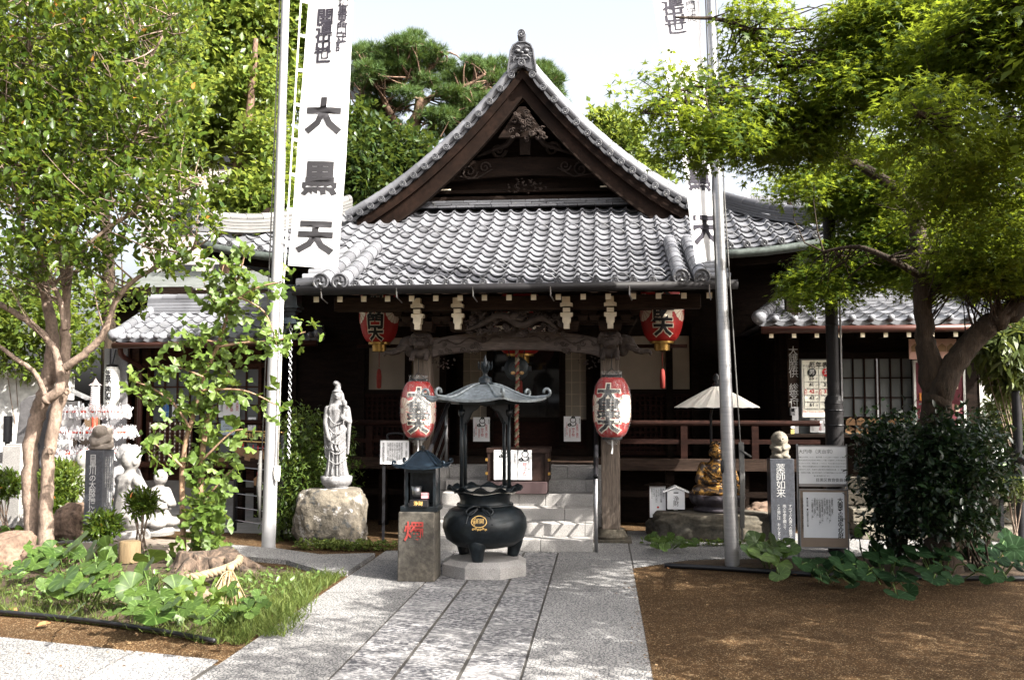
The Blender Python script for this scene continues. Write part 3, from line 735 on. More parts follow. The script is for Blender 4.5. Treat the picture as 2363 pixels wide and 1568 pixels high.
for s in (-1, 1):
    pts = []
    for k in range(9):
        q = k/8; Y = 12.68+q*1.75; X = XC+s*(hipX(Y)-0.02); up = 0.16*(1-q)**3
        pts.append((X, Y, prof(Y)+wing_up(X, Y)*0.8+up+0.02))
    o = layered('hip_ridge', pts, 0.17, 0.15 if s > 0 else .19, 4, TILEL if s < 0 else TILED, hall)
    e = pts[0]; X, Y, z = XC+s*4.44, 12.6, e[2]
    d = MB(); m = Matrix.Translation((X, Y, z-0.03)) @ rotz(rad(-32*s) if s < 0 else rad(32))
    d.prism([(-.11,0),(.11,0),(.12,.2),(.10,.34),(.05,.42),(-.05,.42),(-.10,.34),(-.12,.2)], -0.05, 0.05, m)
    for xx in (-.045,.045): d.ball((xx,-.055,.27), (.032,.03,.032), 10, m)
    d.ball((0,-.06,.2), (.035,.04,.03), 10, m); d.tube([(-.06,-.055,.13),(0,-.075,.10),(.06,-.055,.13)], .022, 6, True, m); d.tube([(-.09,-.04,.34),(0,-.055,.38),(.09,-.04,.34)], .02, 6, True, m)
    d.build('demon_tile', TILED, hall, True, auto=40)
    d = MB(); d.tube(smooth_path([(X+0.05*-s, Y+.06, z+.40),(X, Y-.02, z+.46),(X+s*.06, Y-.08, z+.56)]), [.07]*10+[.05], 10); d.build('ridge_horn', TILEL if s < 0 else TILE, hall, True)
# ---- the gable
def gz(d): return 6.75 - 1.30*d + 0.175*d*d - 0.006*d**3
GY = 13.9
b = MB()
for s in (-1, 1):
    b.grid(lambda u, v: (XG+s*u*2.62, GY+0.02+v*7.0, gz(u*2.62)+0.075), 20, 2)
o = b.build('gable_roof', TILED, hall, True)
def vcurve(off, Y, d0=0.0, d1=2.62, s=1, n=18):
    return [(XG+s*(d0+(d1-d0)*i/n), Y, gz(d0+(d1-d0)*i/n)+off) for i in range(n+1)]
for s in (-1, 1):
    barrel('verge_barrel', vcurve(0.115, GY+0.02, 0.06, 2.66, s), 0.062, TILE, o, 0.24)
    barrel('verge_barrel', vcurve(0.17, GY+0.26, 0.06, 2.60, s), 0.07, TILE, o, 0.24)
    layered('descending_ridge', vcurve(0.14, GY+0.62, 0.1, 2.5, s), 0.22, 0.17, 3, TILE, hall, 0.065)
    for k in range(16):                        # round crests and curved aprons along the verge
        b = MB(); d = 0.155+k*0.163; crest(b, (XG+s*d, GY-0.06, gz(d)+0.02), 0.050)
        n = 6; tp = []; bt = []
        for i in range(n+1):
            dd = d+0.163*i/n; h = 0.035 - 0.030*math.sin(math.pi*i/n); tp.append((XG+s*dd, GY-0.02, gz(dd)+h)); bt.append((XG+s*dd, GY-0.02, gz(dd)+h-0.06))
        b.add(tp+bt, [(i, i+1, n+1+i+1, n+1+i) for i in range(n)])
        b.build('verge_crest', TILED, o, True, auto=40)
# ridge and its demon tile with a horned barrel on top
layered('main_ridge', [(XG, GY+.15, 6.70), (XG, 17, 6.71), (XG, 20.8, 6.72)], 0.20, 0.26, 6, TILED, hall, 0.08)
d = MB(); yb = GY-0.04; zb = 6.60
out = [(-.30,.02),(-.275,.26),(-.25,.40),(-.235,.55),(-.18,.68),(-.08,.745),(.08,.745),(.18,.68),(.235,.55),(.25,.40),(.275,.26),(.30,.02),(.16,.10),(0,.20),(-.16,.10)]
m = Matrix.Translation((XG, yb, zb)) @ Matrix.Diagonal((.76,.7,.64,1))
d.prism(out, -0.02, 0.16, m)
d.tube([(x*0.93, -0.03, z*0.985) for x, z in out[:12]], 0.02, 6, True, m)
for i in range(26):
    q = i/25*11; k = min(10, int(q)); f = q-k; x = out[k][0]*(1-f)+out[k+1][0]*f; z = out[k][1]*(1-f)+out[k+1][1]*f
    d.ball((x*0.80, -0.03, z*0.95), 0.011, 6, m)
for s in (-1,1):
    d.ball((s*.085,-.035,.52), (.062,.05,.052), 12, m); d.ball((s*.085,-.075,.515), (.026,.022,.026), 8, m)
    d.tube([(s*.02,-.05,.585),(s*.08,-.065,.625),(s*.165,-.04,.60)], [.018,.028,.01], 6, True, m)
    d.spiral((s*.185,-.03,.43), .045, 1.3, .016, m, flip=s); d.tube([(s*.12,-.04,.40),(s*.17,-.05,.33),(s*.16,-.04,.27)], [.02,.022,.008], 6, True, m)
    for k in (0,1): d.box((s*(.03+.055*k),-.05,.345), (.045,.03,.04), m)
d.ball((0,-.06,.465), (.05,.05,.04), 10, m); d.ball((0,-.04,.41), (.13,.03,.03), 10, m)
crest(d, (XG, yb-0.08, zb+0.14), 0.058, 0.07)
d.build('demon_tile', TILED, o, True, auto=45)
d = MB(); d.tube([(XG, yb+.10, zb+.44),(XG, yb+.04, zb+.50),(XG, yb+.0, zb+.585)], [.05,.055,.068], 16); d.build('ridge_horn', TILED, o, True, auto=40)
d = MB(); crest(d, (XG, yb-.06, zb+.59), .060, .07); d.build('horn_crest', TILED, o, True, auto=40)
# barge boards: two stepped bands following the verge
def band(name, off0, off1, y0, y1, mat, dmax=2.5, dmin=0.0):
    b = MB()
    for s in (-1, 1):
        n = 20; vs = []
        for i in range(n+1):
            dd = dmin+(dmax-dmin)*i/n; vs += [(XG+s*dd, y0, gz(dd)+off0), (XG+s*dd, y0, gz(dd)+off1), (XG+s*dd, y1, gz(dd)+off1), (XG+s*dd, y1, gz(dd)+off0)]
        fs = [(4*i+j, 4*i+(j+1) % 4, 4*i+4+(j+1) % 4, 4*i+4+j) for i in range(n) for j in range(4)] + [(3,2,1,0), tuple(4*n+j for j in range(4))]
        b.add(vs, fs)
    return b.build_each(name, mat, hall)
BARGE = M('barge_board_wood', (0.009,0.0048,0.0033), 0.65, 0.5, 2.2, 0.3, stretch=(1,1,1), fine=7, spec=0.06)
band('barge_board', -0.045, -0.20, GY+0.03, GY+0.12, BARGE); band('barge_board', -0.20, -0.43, GY+0.10, GY+0.20, BARGE, 2.42)
band('barge_moulding', -0.43, -0.47, GY+0.085, GY+0.19, WOOD, 2.38)
# gable wall and its beams
YW = 14.62
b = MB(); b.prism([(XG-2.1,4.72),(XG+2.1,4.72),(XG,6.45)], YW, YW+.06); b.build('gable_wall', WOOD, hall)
b = MB(); b.box((XG,YW-.10,4.80),(4.3,.18,.17)); b.box((XG,YW-.08,4.97),(3.6,.12,.05)); b.build('gable_beam', WOOD, hall, bevel=.008)
b = MB(); n = 24                                   # bowed tie beam
pts = [(XG-1.38+2.76*i/n, 5.36+0.13*math.sin(math.pi*i/n)**0.8) for i in range(n+1)] + [(XG+1.38-2.76*i/n, 5.10+0.09*math.sin(math.pi*i/n)) for i in range(n+1)]
b.prism(pts, YW-.20, YW-.02); b.build('bowed_tie_beam', WOOD, hall, bevel=.01)
b = MB()
for s in (-1,1):
    b.spiral((XG+s*.86,YW-.22,5.27), .13, 1.6, .018, flip=s); b.spiral((XG+s*.62,YW-.22,5.33), .09, 1.4, .015, flip=-s); b.tube([(XG+s*.5,YW-.22,5.30),(XG+s*.75,YW-.22,5.16),(XG+s*1.05,YW-.22,5.20)], [.008,.016,.008], 6)
    b.spiral((XG+s*.42,YW-.10,5.62), .12, 1.5, .03, flip=s); b.tube([(XG+s*.16,YW-.10,5.88),(XG+s*.30,YW-.10,5.70),(XG+s*.75,YW-.10,5.53)], [.06,.045,.02], 8)
    b.box((XG+s*1.55,YW-.16,5.02),(.09,.16,.24))
b.box((XG,YW-.12,5.72),(.16,.16,.40)); b.box((XG,YW-.14,5.93),(.52,.18,.08)); b.box((XG,YW-.14,6.02),(.34,.18,.08)); b.build_each('gable_strut', CARVEK, hall, smooth=True, auto=40)
b = MB()
for s in (-1,1): b.box((XG+s*1.55,YW-.26,5.02),(.085,.03,.20)); b.box((XG+s*1.23,YW-.21,4.995),(.16,.02,.018), rz=0)
b.build_each('pale_bracket_end', CREAM, hall)
def cloud(name, c, w, h, n, mat, parent, seed, y=0.05, shape='tri'):
    """carved relief: packed scrolls, knobs and ribbons filling an outline, joined on a backing lump"""
    r = random.Random(seed); b = MB()
    for k in range(n):
        for _ in range(40):
            x, z = r.uniform(-1,1), r.uniform(-1,1)
            if shape == 'tri' and abs(x) < 0.98-(z+1)*0.42: break
            if shape == 'oval' and x*x+z*z < 1: break
            if shape == 'arch' and x*x+max(0,z)**2 < 1 and z > -0.9: break
        R = r.uniform(.10,.20)*min(w,h); P = (c[0]+x*w, c[1]-r.uniform(0,y), c[2]+z*h)
        b.spiral(P, R, r.uniform(1.1,1.7), R*0.34, flip=r.choice((-1,1)), steps=12, n=6)
        if k % 3 == 0: b.ball((P[0],P[1],P[2]), (R*.8,R*.6,R*.5), 8)
        if k % 2 == 0:
            a = r.uniform(-.9,.9); q = Vector(P); e = q+Vector((math.cos(a)*R*2.6*r.choice((-1,1)),0,math.sin(a)*R*1.6)); b.tube([q, q.lerp(e,.5)+Vector((0,-.02,R*.6)), e], [R*.4,R*.32,R*.08], 6)
    return b.build(name, mat, parent, True)
kg = cloud('gable_pendant', (XG,GY+.02,5.83), 0.40, 0.22, 46, CARVEK, hall, 3, .07)
d = MB(); d.prism([(XG-.36,5.66),(XG+.36,5.66),(XG+.05,6.12),(XG-.05,6.12)], GY+.04, GY+.12); d.build('pendant_backing', WOOD, kg)
cloud('gable_relief', (XG,YW-.20,5.03), 0.36, 0.12, 30, CARVEK, hall, 5, .03, 'oval')
# stacked flat tiles at the gable foot
b = MB()
for k in range(3):
    x = XG-1.95-.03*k
    while x < XG+1.9:
        L = random.uniform(.2,.34); b.box((x+L/2,14.42-.035*k*0+random.uniform(-.008,.008),4.80-0.036*(2-k)*1-0.03),(L-.008,.34,.03)); x += L
for s in (-1,1):
    for k in range(2):
        for j in range(5):
            q = j/5; b.box((XG+s*(1.75+.75*q),14.3-.2*q,4.70-.12*q-.036*k),(.17,.22,.03))
b.build('flat_tile_course', TILED, hall)
# ---- eaves of the porch: gutter, rafters, purlin
b = MB(); b.tube([(XC-2.56,10.93,Z0-.035),(XC+2.62,10.93,Z0-.015)], .055, 10); b.build('porch_gutter', GUTTERK, hall, True)
b = MB()
for k in range(6): X = XC-2.2+k*0.9; b.tube([(X,10.88,Z0-.02),(X,10.9,Z0-.12),(X+.03,11.05,Z0-.17)], .008, 5)
b.build_each('gutter_hook', STEEL, hall)
for s in (-1,1):
    b = MB(); pts = [(XC+s*(2.55+1.9*k/6), 12.50, zf(XC+s*(2.55+1.9*k/6),12.56)-.06) for k in range(7)]
    b.tube(pts, .058, 10); b.build('wing_gutter', M('verdigris_gutter', (0.05,0.06,0.055), .5, .5, 14, .1), hall, True)
    b = MB(); b.grid(lambda u, v: (XC+s*(2.4+2.0*u), 12.68, zf(XC+s*(2.4+2.0*u),12.6)-.10-.12*v), 8, 1); b.build('eave_board', WOOD, hall)
WR = []
for k in range(17): WR.append((XC-2.32+k*0.29, 11.10, 12.9, prof))
for s in (-1,1):
    for k in range(6): WR.append((XC+s*(2.75+k*0.29), 12.72, 14.6, lambda y: prof(y)))
for i, (X, Ya, Yb, f) in enumerate(WR):
    b = MB(); dz = -0.155 + wing_up(X, 12.7)*(1 if Ya > 12 else 0)
    b.add([(X+sx*.027, Y, f(Y)+dz+sz*.03) for Y in (Ya, Yb) for sx, sz in ((-1,-1),(1,-1),(1,1),(-1,1))], [(0,1,2,3),(7,6,5,4),(0,4,5,1),(1,5,6,2),(2,6,7,3),(3,7,4,0)])
    r = b.build('rafter', WOOD, hall); e = MB(); e.box((X, Ya-.006, f(Ya)+dz),(.062,.014,.066)); e.build('painted_rafter_end', CREAM, r)
b = MB(); b.box((XC+.02,11.62,2.925),(4.5,.17,.17)); b.build('eave_purlin', WOODH, hall, bevel=.01)
# ---- porch pillars, beam and brackets
for s in (-1,1):
    X = XC+s*1.18
    b = MB(); b.box((X,12.0,1.30),(.23,.23,2.30)); b.build('porch_pillar', WOODG, hall, bevel=.018, seg=2)
    b = MB(); b.lathe([(.17,0),(.20,.03),(.21,.07),(.18,.11),(.165,.16)], (X,12.0,0.0), 24)
    b.box((X,12.0,.02),(.5,.5,.04)); b.build('pillar_base_stone', MOSS, hall, True, auto=40)
n = 30
top = [(XC-1.06+2.12*i/n, 2.50+0.115*math.sin(math.pi*i/n)**0.7) for i in range(n+1)]
bot = [(XC+1.06-2.12*i/n, 2.275+0.10*max(0,math.sin(math.pi*(i/n)))**0.55) for i in range(n+1)]
BEAMW = M('weathered_beam_wood', (0.095,0.076,0.068), .7, .35, 3, .35, stretch=(.6,6,6), fine=5, spec=.12)
b = MB(); b.prism(top+bot, 11.90, 12.10); bm_ = b.build('rainbow_beam', BEAMW, hall, bevel=.012)
b = MB(); r = random.Random(4)
for s in (-1,1):                                    # vines carved on the beam
    pts = [(XC+s*(.98-.80*i/14), 11.895, 2.46+.035*math.sin(i*1.1)+.05*i/14) for i in range(15)]
    b.tube(pts, .010, 5)
    for i in range(16):
        x, z = XC+s*r.uniform(.45,.98), r.uniform(2.33,2.53); b.spiral((x,11.893,z), r.uniform(.02,.045), 1.3, .008, flip=r.choice((-1,1)), steps=9, n=5)
    for k in range(9): a = k*0.698; b.ball((XC+s*.40+.028*math.cos(a),11.893,2.50+.028*math.sin(a)), (.014,.01,.014), 6)
b.box((XC,11.885,2.575),(.33,.05,.11)); b.build('beam_carving', CARVE, bm_, True, auto=40)
# lion heads, elephant noses, bracket arms under the beam
for s in (-1,1):
    X = XC+s*1.18
    P = [('s',(X,11.80,2.47),(.115,.10,.10)),('s',(X,11.70,2.43),(.075,.06,.055)),('s',(X,11.665,2.455),(.03,.02,.02)),('s',(X,11.83,2.33),(.125,.09,.08)),
         ('s',(X-.09,11.80,2.55),(.035,.03,.035)),('s',(X+.09,11.80,2.55),(.035,.03,.035)),('c',(X-.085,11.78,2.34),(X-.09,11.68,2.25),.035,.03),('c',(X+.085,11.78,2.34),(X+.09,11.68,2.25),.035,.03),('c',(X-.05,11.70,2.40),(X+.05,11.70,2.40),.02,.02)]
    for k in range(10):
        a = rad(-15+k*23); P.append(('s',(X+.125*math.cos(a),11.82,2.48+.115*math.sin(a)),(.034,.03,.034)))
    L = blobs(P, 'lion_head_carving', CARVE, hall, .009, 1)
    b = MB()
    for q in (-1,1):
        b.ball((X+q*.042,11.685,2.49),(.019,.014,.019),8); b.tube([(X+q*.015,11.69,2.515),(X+q*.05,11.685,2.535),(X+q*.085,11.71,2.515)],[.01,.016,.006],6)
        for c_ in range(3): b.tube([(X+q*.09-.02+.02*c_,11.655,2.265),(X+q*.09-.02+.02*c_,11.64,2.225)],[.011,.007],6)
    for k in range(4): b.box((X-.03+.02*k,11.64,2.415),(.013,.012,.02))
    b.build('lion_features', CARVE, L, True)
    P = [('s',(X+s*.20,11.95,2.47),(.11,.07,.085)),('s',(X+s*.16,11.95,2.38),(.08,.07,.10)),('s',(X+s*.17,11.90,2.50),(.06,.03,.06))]
    pth = [(X+s*.26,11.95,2.45),(X+s*.33,11.94,2.36),(X+s*.40,11.93,2.34),(X+s*.47,11.93,2.35),(X+s*.51,11.93,2.33),(X+s*.50,11.93,2.30)]
    for k in range(5): P.append(('c',pth[k],pth[k+1],.05-.008*k,.044-.008*k))
    for k in range(3): P.append(('c',(X+s*.22,11.89,2.42-.02*k),(X+s*(.34+.02*k),11.87,2.40-.04*k),.018,.008))
    blobs(P, 'elephant_nose_carving', CARVE, hall, .010, 1)
    cloud('beam_bracket_carving', (XC+s*.90,11.98,2.21), .17, .075, 22, CARVE, hall, 11+s, .05, 'oval')
XB = [at(972,715,11.7).x, at(1063,715,11.7).x, at(1309,715,11.7).x, at(1408,715,11.7).x]
for X in XB:
    b = MB(); b.box((X,11.85,2.655),(.26,.28,.12),taper=1.15); b.box((X,11.80,2.76),(.13,.5,.10)); b.box((X,11.72,2.87),(.12,.5,.08))
    br = b.build('bracket_block', WOODH, hall, bevel=.008)
    e = MB(); e.prism([(X-.05,2.74),(X-.05,2.68),(X-.035,2.66),(X-.035,2.60),(X+.035,2.60),(X+.035,2.66),(X+.05,2.68),(X+.05,2.74),(X+.075,2.75),(X+.075,2.79),(X-.075,2.79),(X-.075,2.75)], 11.44, 11.55)
    e.box((X,11.46,2.82),(.085,.10,.05)); e.prism([(X-.075,2.865),(X+.075,2.865),(X+.075,2.90),(X+.05,2.91),(X-.045,2.91),(X-.075,2.90)],11.40,11.50); e.box((X-.005,11.45,2.945),(.095,.10,.07)); e.build('cream_bracket_nose', CREAM, br)
b = MB()
for z in (2.70, 2.80): b.box((XC,11.86,z),(2.95,.09,.055))
b.box((XC,11.9,2.885),(3.4,.10,.06)); b.build_each('bracket_tie', WOODH, hall)
b = MB(); r = random.Random(9)
for X in XB:
    for q in (-1,1):
        for k, z in enumerate((2.74,2.84)):
            x = X+q*(.19+.12*k); b.prism([(x-.05,z-.02),(x+.05,z-.02),(x+.04,z-.045),(x-.04,z-.045)],11.74,11.86); b.box((x,11.79,z+.012),(.11,.13,.06),taper=1.2)
for X in np.arange(XC-.85, XC+.86, .19): b.box((X,11.80,2.745),(.085,.10,.05),taper=1.2)
b.build_each('bearing_block', WOODH, hall)
dr = cloud('dragon_carving', (XC,11.70,2.715), .62, .20, 120, CARVE, hall, 21, .10, 'arch')
d = MB(); pts = smooth_path([(XC+.55,11.66,2.60),(XC+.35,11.62,2.74),(XC+.1,11.60,2.66),(XC-.15,11.60,2.78),(XC-.42,11.62,2.66),(XC-.60,11.66,2.60)]); d.tube(pts, lerp_r([.012,.04,.05,.045,.035,.01], len(pts)), 8)
for i, p in enumerate(pts[2:-2]): d.tube([p+Vector((0,-.02,.03)), p+Vector((.012,-.03,.075))],[.012,.002],4)
d.ball((XC+.03,11.56,2.76),(.07,.05,.05),10); d.tube([(XC+.05,11.55,2.74),(XC+.13,11.5,2.72)],[.035,.025],8)
d.build('dragon_body', CARVE, dr, True)
# ---- walls, floor and doors of the hall
YH = 15.0
def hx(px): return at(px, 900, YH).x
def hz(py): return at(1200, py, YH).z
b = MB()
b.box2((XC-4.0,15.25,0),(XC-2.55,15.3,4.2)); b.box2((XC+2.55,15.25,0),(XC+4.0,15.3,4.2)); b.box2((XC-3.9,19,0),(XC+3.9,19.1,4.6)); b.box2((XC-3.95,15.2,0),(XC-3.9,19,4.6)); b.box2((XC+3.9,15.2,0),(XC+3.95,19,4.6)); b.box2((XC-2.6,15.02,2.75),(XC+2.6,15.12,4.7)); b.box2((XC-3.9,15.1,4.6),(XC+3.9,19,4.65))
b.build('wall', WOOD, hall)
b = MB(); b.box2((XC-4.2,13.2,.80),(XC+4.2,19,.865)); b.box2((XC-4.2,13.16,.79),(XC-.98,13.21,.95)); b.box2((XC+.98,13.16,.79),(XC+4.2,13.21,.95)); b.build('veranda_floor', WOODH, hall)
b = MB()
for X in (XC-4.1,XC-3.0,XC-2.0,XC-1.1,XC+1.1,XC+2.0,XC+3.0,XC+4.1): b.box2((X-.06,13.3,0),(X+.06,13.42,.80))
b.box2((XC-4.1,13.32,.42),(XC+4.1,13.38,.50)); b.box2((XC-4.1,13.9,0),(XC+4.1,13.95,.8)); b.build('veranda_post_frame', WOOD, hall)
for s in (-1,1):
    for px0, px1 in (((850,940),(944,1013)) if s < 0 else ((1427,1543),(1548,1592))):
        b = MB(); b.box2((hx(px0),YH+.03,hz(903)),(hx(px1),YH+.05,hz(740))); b.build('plaster_panel', PLASTER, hall)
    x0, x1 = (hx(838), hx(1030)) if s < 0 else (hx(1418), hx(1604))
    lat = MB(); z0, z1 = .90, hz(908)
    lat.box2((x0,YH-.02,z1-.05),(x1,YH+.04,z1+.04)); lat.box2((x0,YH-.02,z0),(x1,YH+.04,z0+.06))
    X = x0+.05
    while X < x1-.03: lat.box2((X,YH,z0+.06),(X+.035,YH+.035,z1-.05)); X += .082
    Z = z0+.09
    while Z < z1-.07: lat.box2((x0,YH+.003,Z),(x1,YH+.030,Z+.035)); Z += .082
    lat.build('lattice_panel', WOODR, hall); bk = MB(); bk.box2((x0,YH+.08,z0),(x1,YH+.09,z1)); bk.build('lattice_backing', WOOD, hall)
    fr = MB()
    for X in ((hx(835),hx(942),hx(1022)) if s < 0 else (hx(1422),hx(1545),hx(1604))): fr.box2((X-.05,YH-.05,.865),(X+.05,YH+.02,2.95))
    fr.box2((x0,YH-.04,hz(908)),(x1,YH+.02,hz(898))); fr.build('wall_frame', WOOD, hall)
YD = 15.35
def dxp(px): return at(px, 900, YD).x
for a, c in ((1064,1131),(1300,1358)):
    b = MB(); b.box2((dxp(a),YD,at(1200,968,YD).z),(dxp(c),YD+.02,3.0)); sp = b.build('paper_screen', PAPER, hall)
    g = MB()
    for k in range(4): X = dxp(a)+(dxp(c)-dxp(a))*k/3; g.box2((X-.006,YD-.012,1.45),(X+.006,YD-.002,3.0))
    for k in range(9): Z = 1.46+k*.19; g.box2((dxp(a),YD-.010,Z),(dxp(c),YD-.003,Z+.010))
    g.build('screen_lattice', M('screen_lattice_wood', (.36,.30,.23), .7), sp)
    b = MB(); b.box2((dxp(a),YD,.865),(dxp(c),YD+.04,1.45)); b.build('screen_dado', WOODR, hall)
b = MB(); b.box2((dxp(1133),YD+.06,.865),(dxp(1298),YD+.10,at(1200,966,YD).z)); b.build('door_dado', WOODR, hall)
b = MB(); b.box2((dxp(1133),YD+.07,at(1200,966,YD).z),(dxp(1298),YD+.09,3.0)); b.build('glass_door', PANE, hall)
b = MB()
for px in (1062,1131,1298,1360): b.box2((dxp(px)-.05,YD-.06,.865),(dxp(px)+.05,YD+.03,3.0))
b.box2((dxp(1131),YD+.0,at(1200,966,YD).z-.04),(dxp(1298),YD+.055,at(1200,966,YD).z+.03)); b.box2((XC-1.1,YD-.08,.865),(XC+1.1,YD+.0,.97)); b.build('door_frame', WOOD, hall)
b = MB(); b.box2((XC-2.6,YD+.12,.8),(XC+2.6,YD+.16,3.2)); b.build('inner_wall', WOOD, hall)
# veranda railing
for s in (-1,1):
    x0, x1 = (XC-4.2, XC-1.12) if s < 0 else (XC+1.12, XC+4.0)
    b = MB(); b.tube([(x0,13.25,1.43),(x1,13.25,1.43)], .04, 10); b.box2((x0,13.22,1.15),(x1,13.28,1.21))
    X = x0+.12
    while X < x1: b.box2((X-.045,13.205,.95),(X+.045,13.295,1.39)); X += .95
    b.build('veranda_railing', WOODR, hall)
    b = MB(); X = XC+s*1.12; b.box2((X-.06,13.19,.865),(X+.06,13.31,1.50)); b.ball((X,13.25,1.56),(.055,.055,.075),12); b.build('railing_newel', WOODR, hall, True, auto=40)
# ---- stone steps
st = thing('stone_steps', 'pale granite flight of six steps leading up to the hall porch', 'steps', (XC,11.6,0))
for k in range(6):
    b = MB(); y0 = 11.02+k*.315; z0 = .144*k + (.012 if k == 0 else 0)
    xs = [-2.03,-1.35+.3*(k%2),-.72+.25*((k*2)%3),-.12]
    for a, c in zip(xs[:-1], xs[1:]): b.box2((a+.002,y0,z0),(c-.002,13.16 if k == 5 else y0+.5,.144*(k+1)))
    b.build('step', GRANITE, st, bevel=.006)
b = MB()
for s in (0,1):
    X0, X1 = ((-.115,.12) if s else (-2.3,-2.035))
    for k in range(6): b.box2((X0,12.35,.145*k+.002),(X1,13.1,.145*k+.142))
b.build_each('side_block', GRANITE, st, bevel=.004)
for s, X in ((-1,-2.10),(1,-.085)):
    h = thing('handrail', ('steel handrail with black grip up the left side of the stone steps' if s < 0 else 'steel handrail with black grip up the right side of the stone steps'), 'handrail', (X,11.1,0), 'handrails of the stone steps')
    b = MB(); b.tube([(X,11.03,.0),(X,11.03,.90)], .021, 10); b.tube([(X,12.75,.865),(X,12.75,1.62)], .021, 10); b.tube([(X,11.06,.42),(X,12.75,1.18)], .014, 8); b.tube([(X,11.06,.64),(X,12.75,1.40)], .014, 8); b.build('rail_frame', STEEL, h, True)
    b = MB(); b.tube(smooth_path([(X,10.98,.90),(X,11.05,.93),(X,12.7,1.62),(X,12.85,1.66)]), .028, 10); b.build('grip', BLACKM, h, True)
# ---------------------------------------------------------------- paper lanterns
def lantern(label, cat, group, c, R, H, words, film=True, wsize=None, yaw=0.0, flowers=True, tassel=True, shape=1.0, off=0.0):
    t = thing('paper_lantern', label, cat, c, group); c = Vector(c); ct, st_ = math.cos(yaw), math.sin(yaw)
    def rz_(z):      # radius of the body at height z (0 = centre)
        q = max(-1, min(1, z/(H/2))); return R*(0.52+0.48*(1-abs(q)**2.6)**0.62)
    n = 46; prof_ = [(rz_(-H/2+H*i/n)*(1.0 if i % 2 else 0.985), -H/2+H*i/n) for i in range(n+1)]
    b = MB(); b.lathe(prof_, c, 40); body = b.build('lantern_body', RED, t, True, auto=60)
    def warp(eps, z0=0.0, x0=0.0):
        def f(x, y):
            z = y+z0; r = rz_(z)+eps; a = (x+x0)/R + yaw; return Vector((c.x+r*math.sin(a), c.y-r*math.cos(a), c.z+z))
        return (True, f)
    s = wsize or H*0.25; k = len(words)
    if k:
        text(words, s*1.10, None, LWHITE, body, 'lettering_outline', bold=0.085, warp=warp(.004, off), line=.84, sx=1.3 if film else 1.15)
        text(words, s*1.10, None, INK, body, 'lettering', bold=0.034, warp=warp(.0075, off), line=.84, sx=1.3 if film else 1.15)
    if flowers:
        for sd in (-1, 1):
            b = MB(); vs = [(0,0)]; m = 48; fr = R*0.74 if film else R*.62
            for i in range(m): a = 2*math.pi*i/m; rr = fr*(0.93+0.07*abs(math.cos(a*8))); vs.append((rr*math.cos(a), rr*math.sin(a)*1.05))
            rings = [0.0, .35, .7, 1.0]; W = warp(.003, -0.02*H, sd*R*1.12)[1]; vv = []
            for q in rings[1:]: vv += [W(x*q, y*q) for x, y in vs[1:]]
            k0 = [W(0,0)]; fs = [(0, 1+i, 1+(i+1) % m) for i in range(m)]
            for q in range(2): fs += [(1+q*m+i, 1+(q+1)*m+i, 1+(q+1)*m+(i+1) % m, 1+q*m+(i+1) % m) for i in range(m)]
            b.add(k0+vv, fs); fl = b.build('white_chrysanthemum', LWHITE, body, True)
            b = MB(); W2 = warp(.006, -0.02*H, sd*R*1.12)[1]
            for i in range(16):
                a = 2*math.pi*(i+.5)/16; pp = []
                for q in (.22,.5,.75,.97): pp.append(W2(fr*q*math.cos(a), fr*q*math.sin(a)*1.05))
                b.tube(pp, .0022 if R < .25 else .003, 4, False)
            b.build('petal_lines', RED, body)
    b = MB()
    for z, hgt in ((H/2+.012, .03), (-H/2-.012, .03)): b.lathe([(R*.52,-hgt/2),(R*.55,-hgt/2),(R*.55,hgt/2),(R*.52,hgt/2)], c+Vector((0,0,z)), 28)
    b.build_each('rim_ring', BLACKM if film else BRASS, t, smooth=True, auto=40)
    b = MB(); b.tube([c+Vector((-R*.4,0,H/2+.02)), c+Vector((0,0,H/2+.11)), c+Vector((R*.4,0,H/2+.02))], .006, 6); b.tube([c+Vector((0,0,H/2+.10)), c+Vector((0,0,H/2+.28))], .005, 6); b.build('hanger', BLACKM, t)
    if film:
        b = MB(); pr = [(R*.34,-H/2-.09),(R*.18,-H/2-.075),(R*.50,-H/2-.03)]+[(rz_(-H/2+H*i/14)*1.03+.006, -H/2+H*i/14) for i in range(15)]+[(R*.50,H/2+.035),(R*.56,H/2+.075)]
        b.lathe(pr, c, 40, None, lambda i, a, r, z: (r*(1+(.07 if i < 3 or i > len(pr)-4 else .012)*math.sin(a*13+i)), z), False); b.build('plastic_cover', FILM, t, True)
        b = MB(); b.tube([c+Vector((0,0,-H/2-.03)), c+Vector((.004,0,-H/2-.13)), c+Vector((-.006,0,-H/2-.20))], [.012,.007,.012], 6); b.build('tied_cord', CLOTH, t)
    else:
        b = MB(); b.lathe([(R*.28,-.05),(R*.36,-.045),(R*.36,.05),(R*.30,.06)], c+Vector((0,0,-H/2-.08)), 20); b.build('brass_collar', BRASS, t, True, auto=40)
        if tassel:
            z = -H/2-.13; b = MB(); b.tube([c+Vector((0,0,z)), c+Vector((0,0,z-.22))], .005, 5); b.lathe([(.01,-.52),(.034,-.51),(.038,-.36),(.03,-.27),(.015,-.24)], c+Vector((0,0,z)), 12); b.build('tassel', M('dark_red_tassel', (.16,.02,.015), .8), t, True)
    return t
a, b_ = at(965,944,11.72), at(1412,939,11.72)
lantern('red and white paper lantern in plastic, half behind the bronze burner roof', 'lantern', 'covered lanterns on the porch pillars', (a.x,a.y,a.z), .215, .70, '大黒天', True, .215, 0.22, off=-.03)
lantern('red and white paper lantern in plastic before the right porch pillar, one side sunlit', 'lantern', 'covered lanterns on the porch pillars', (b_.x,b_.y,b_.z), .225, .73, '大黒天', True, .225, -0.22, off=-.03)
a, b_ = at(876,716,13.3), at(1527,708,13.3)
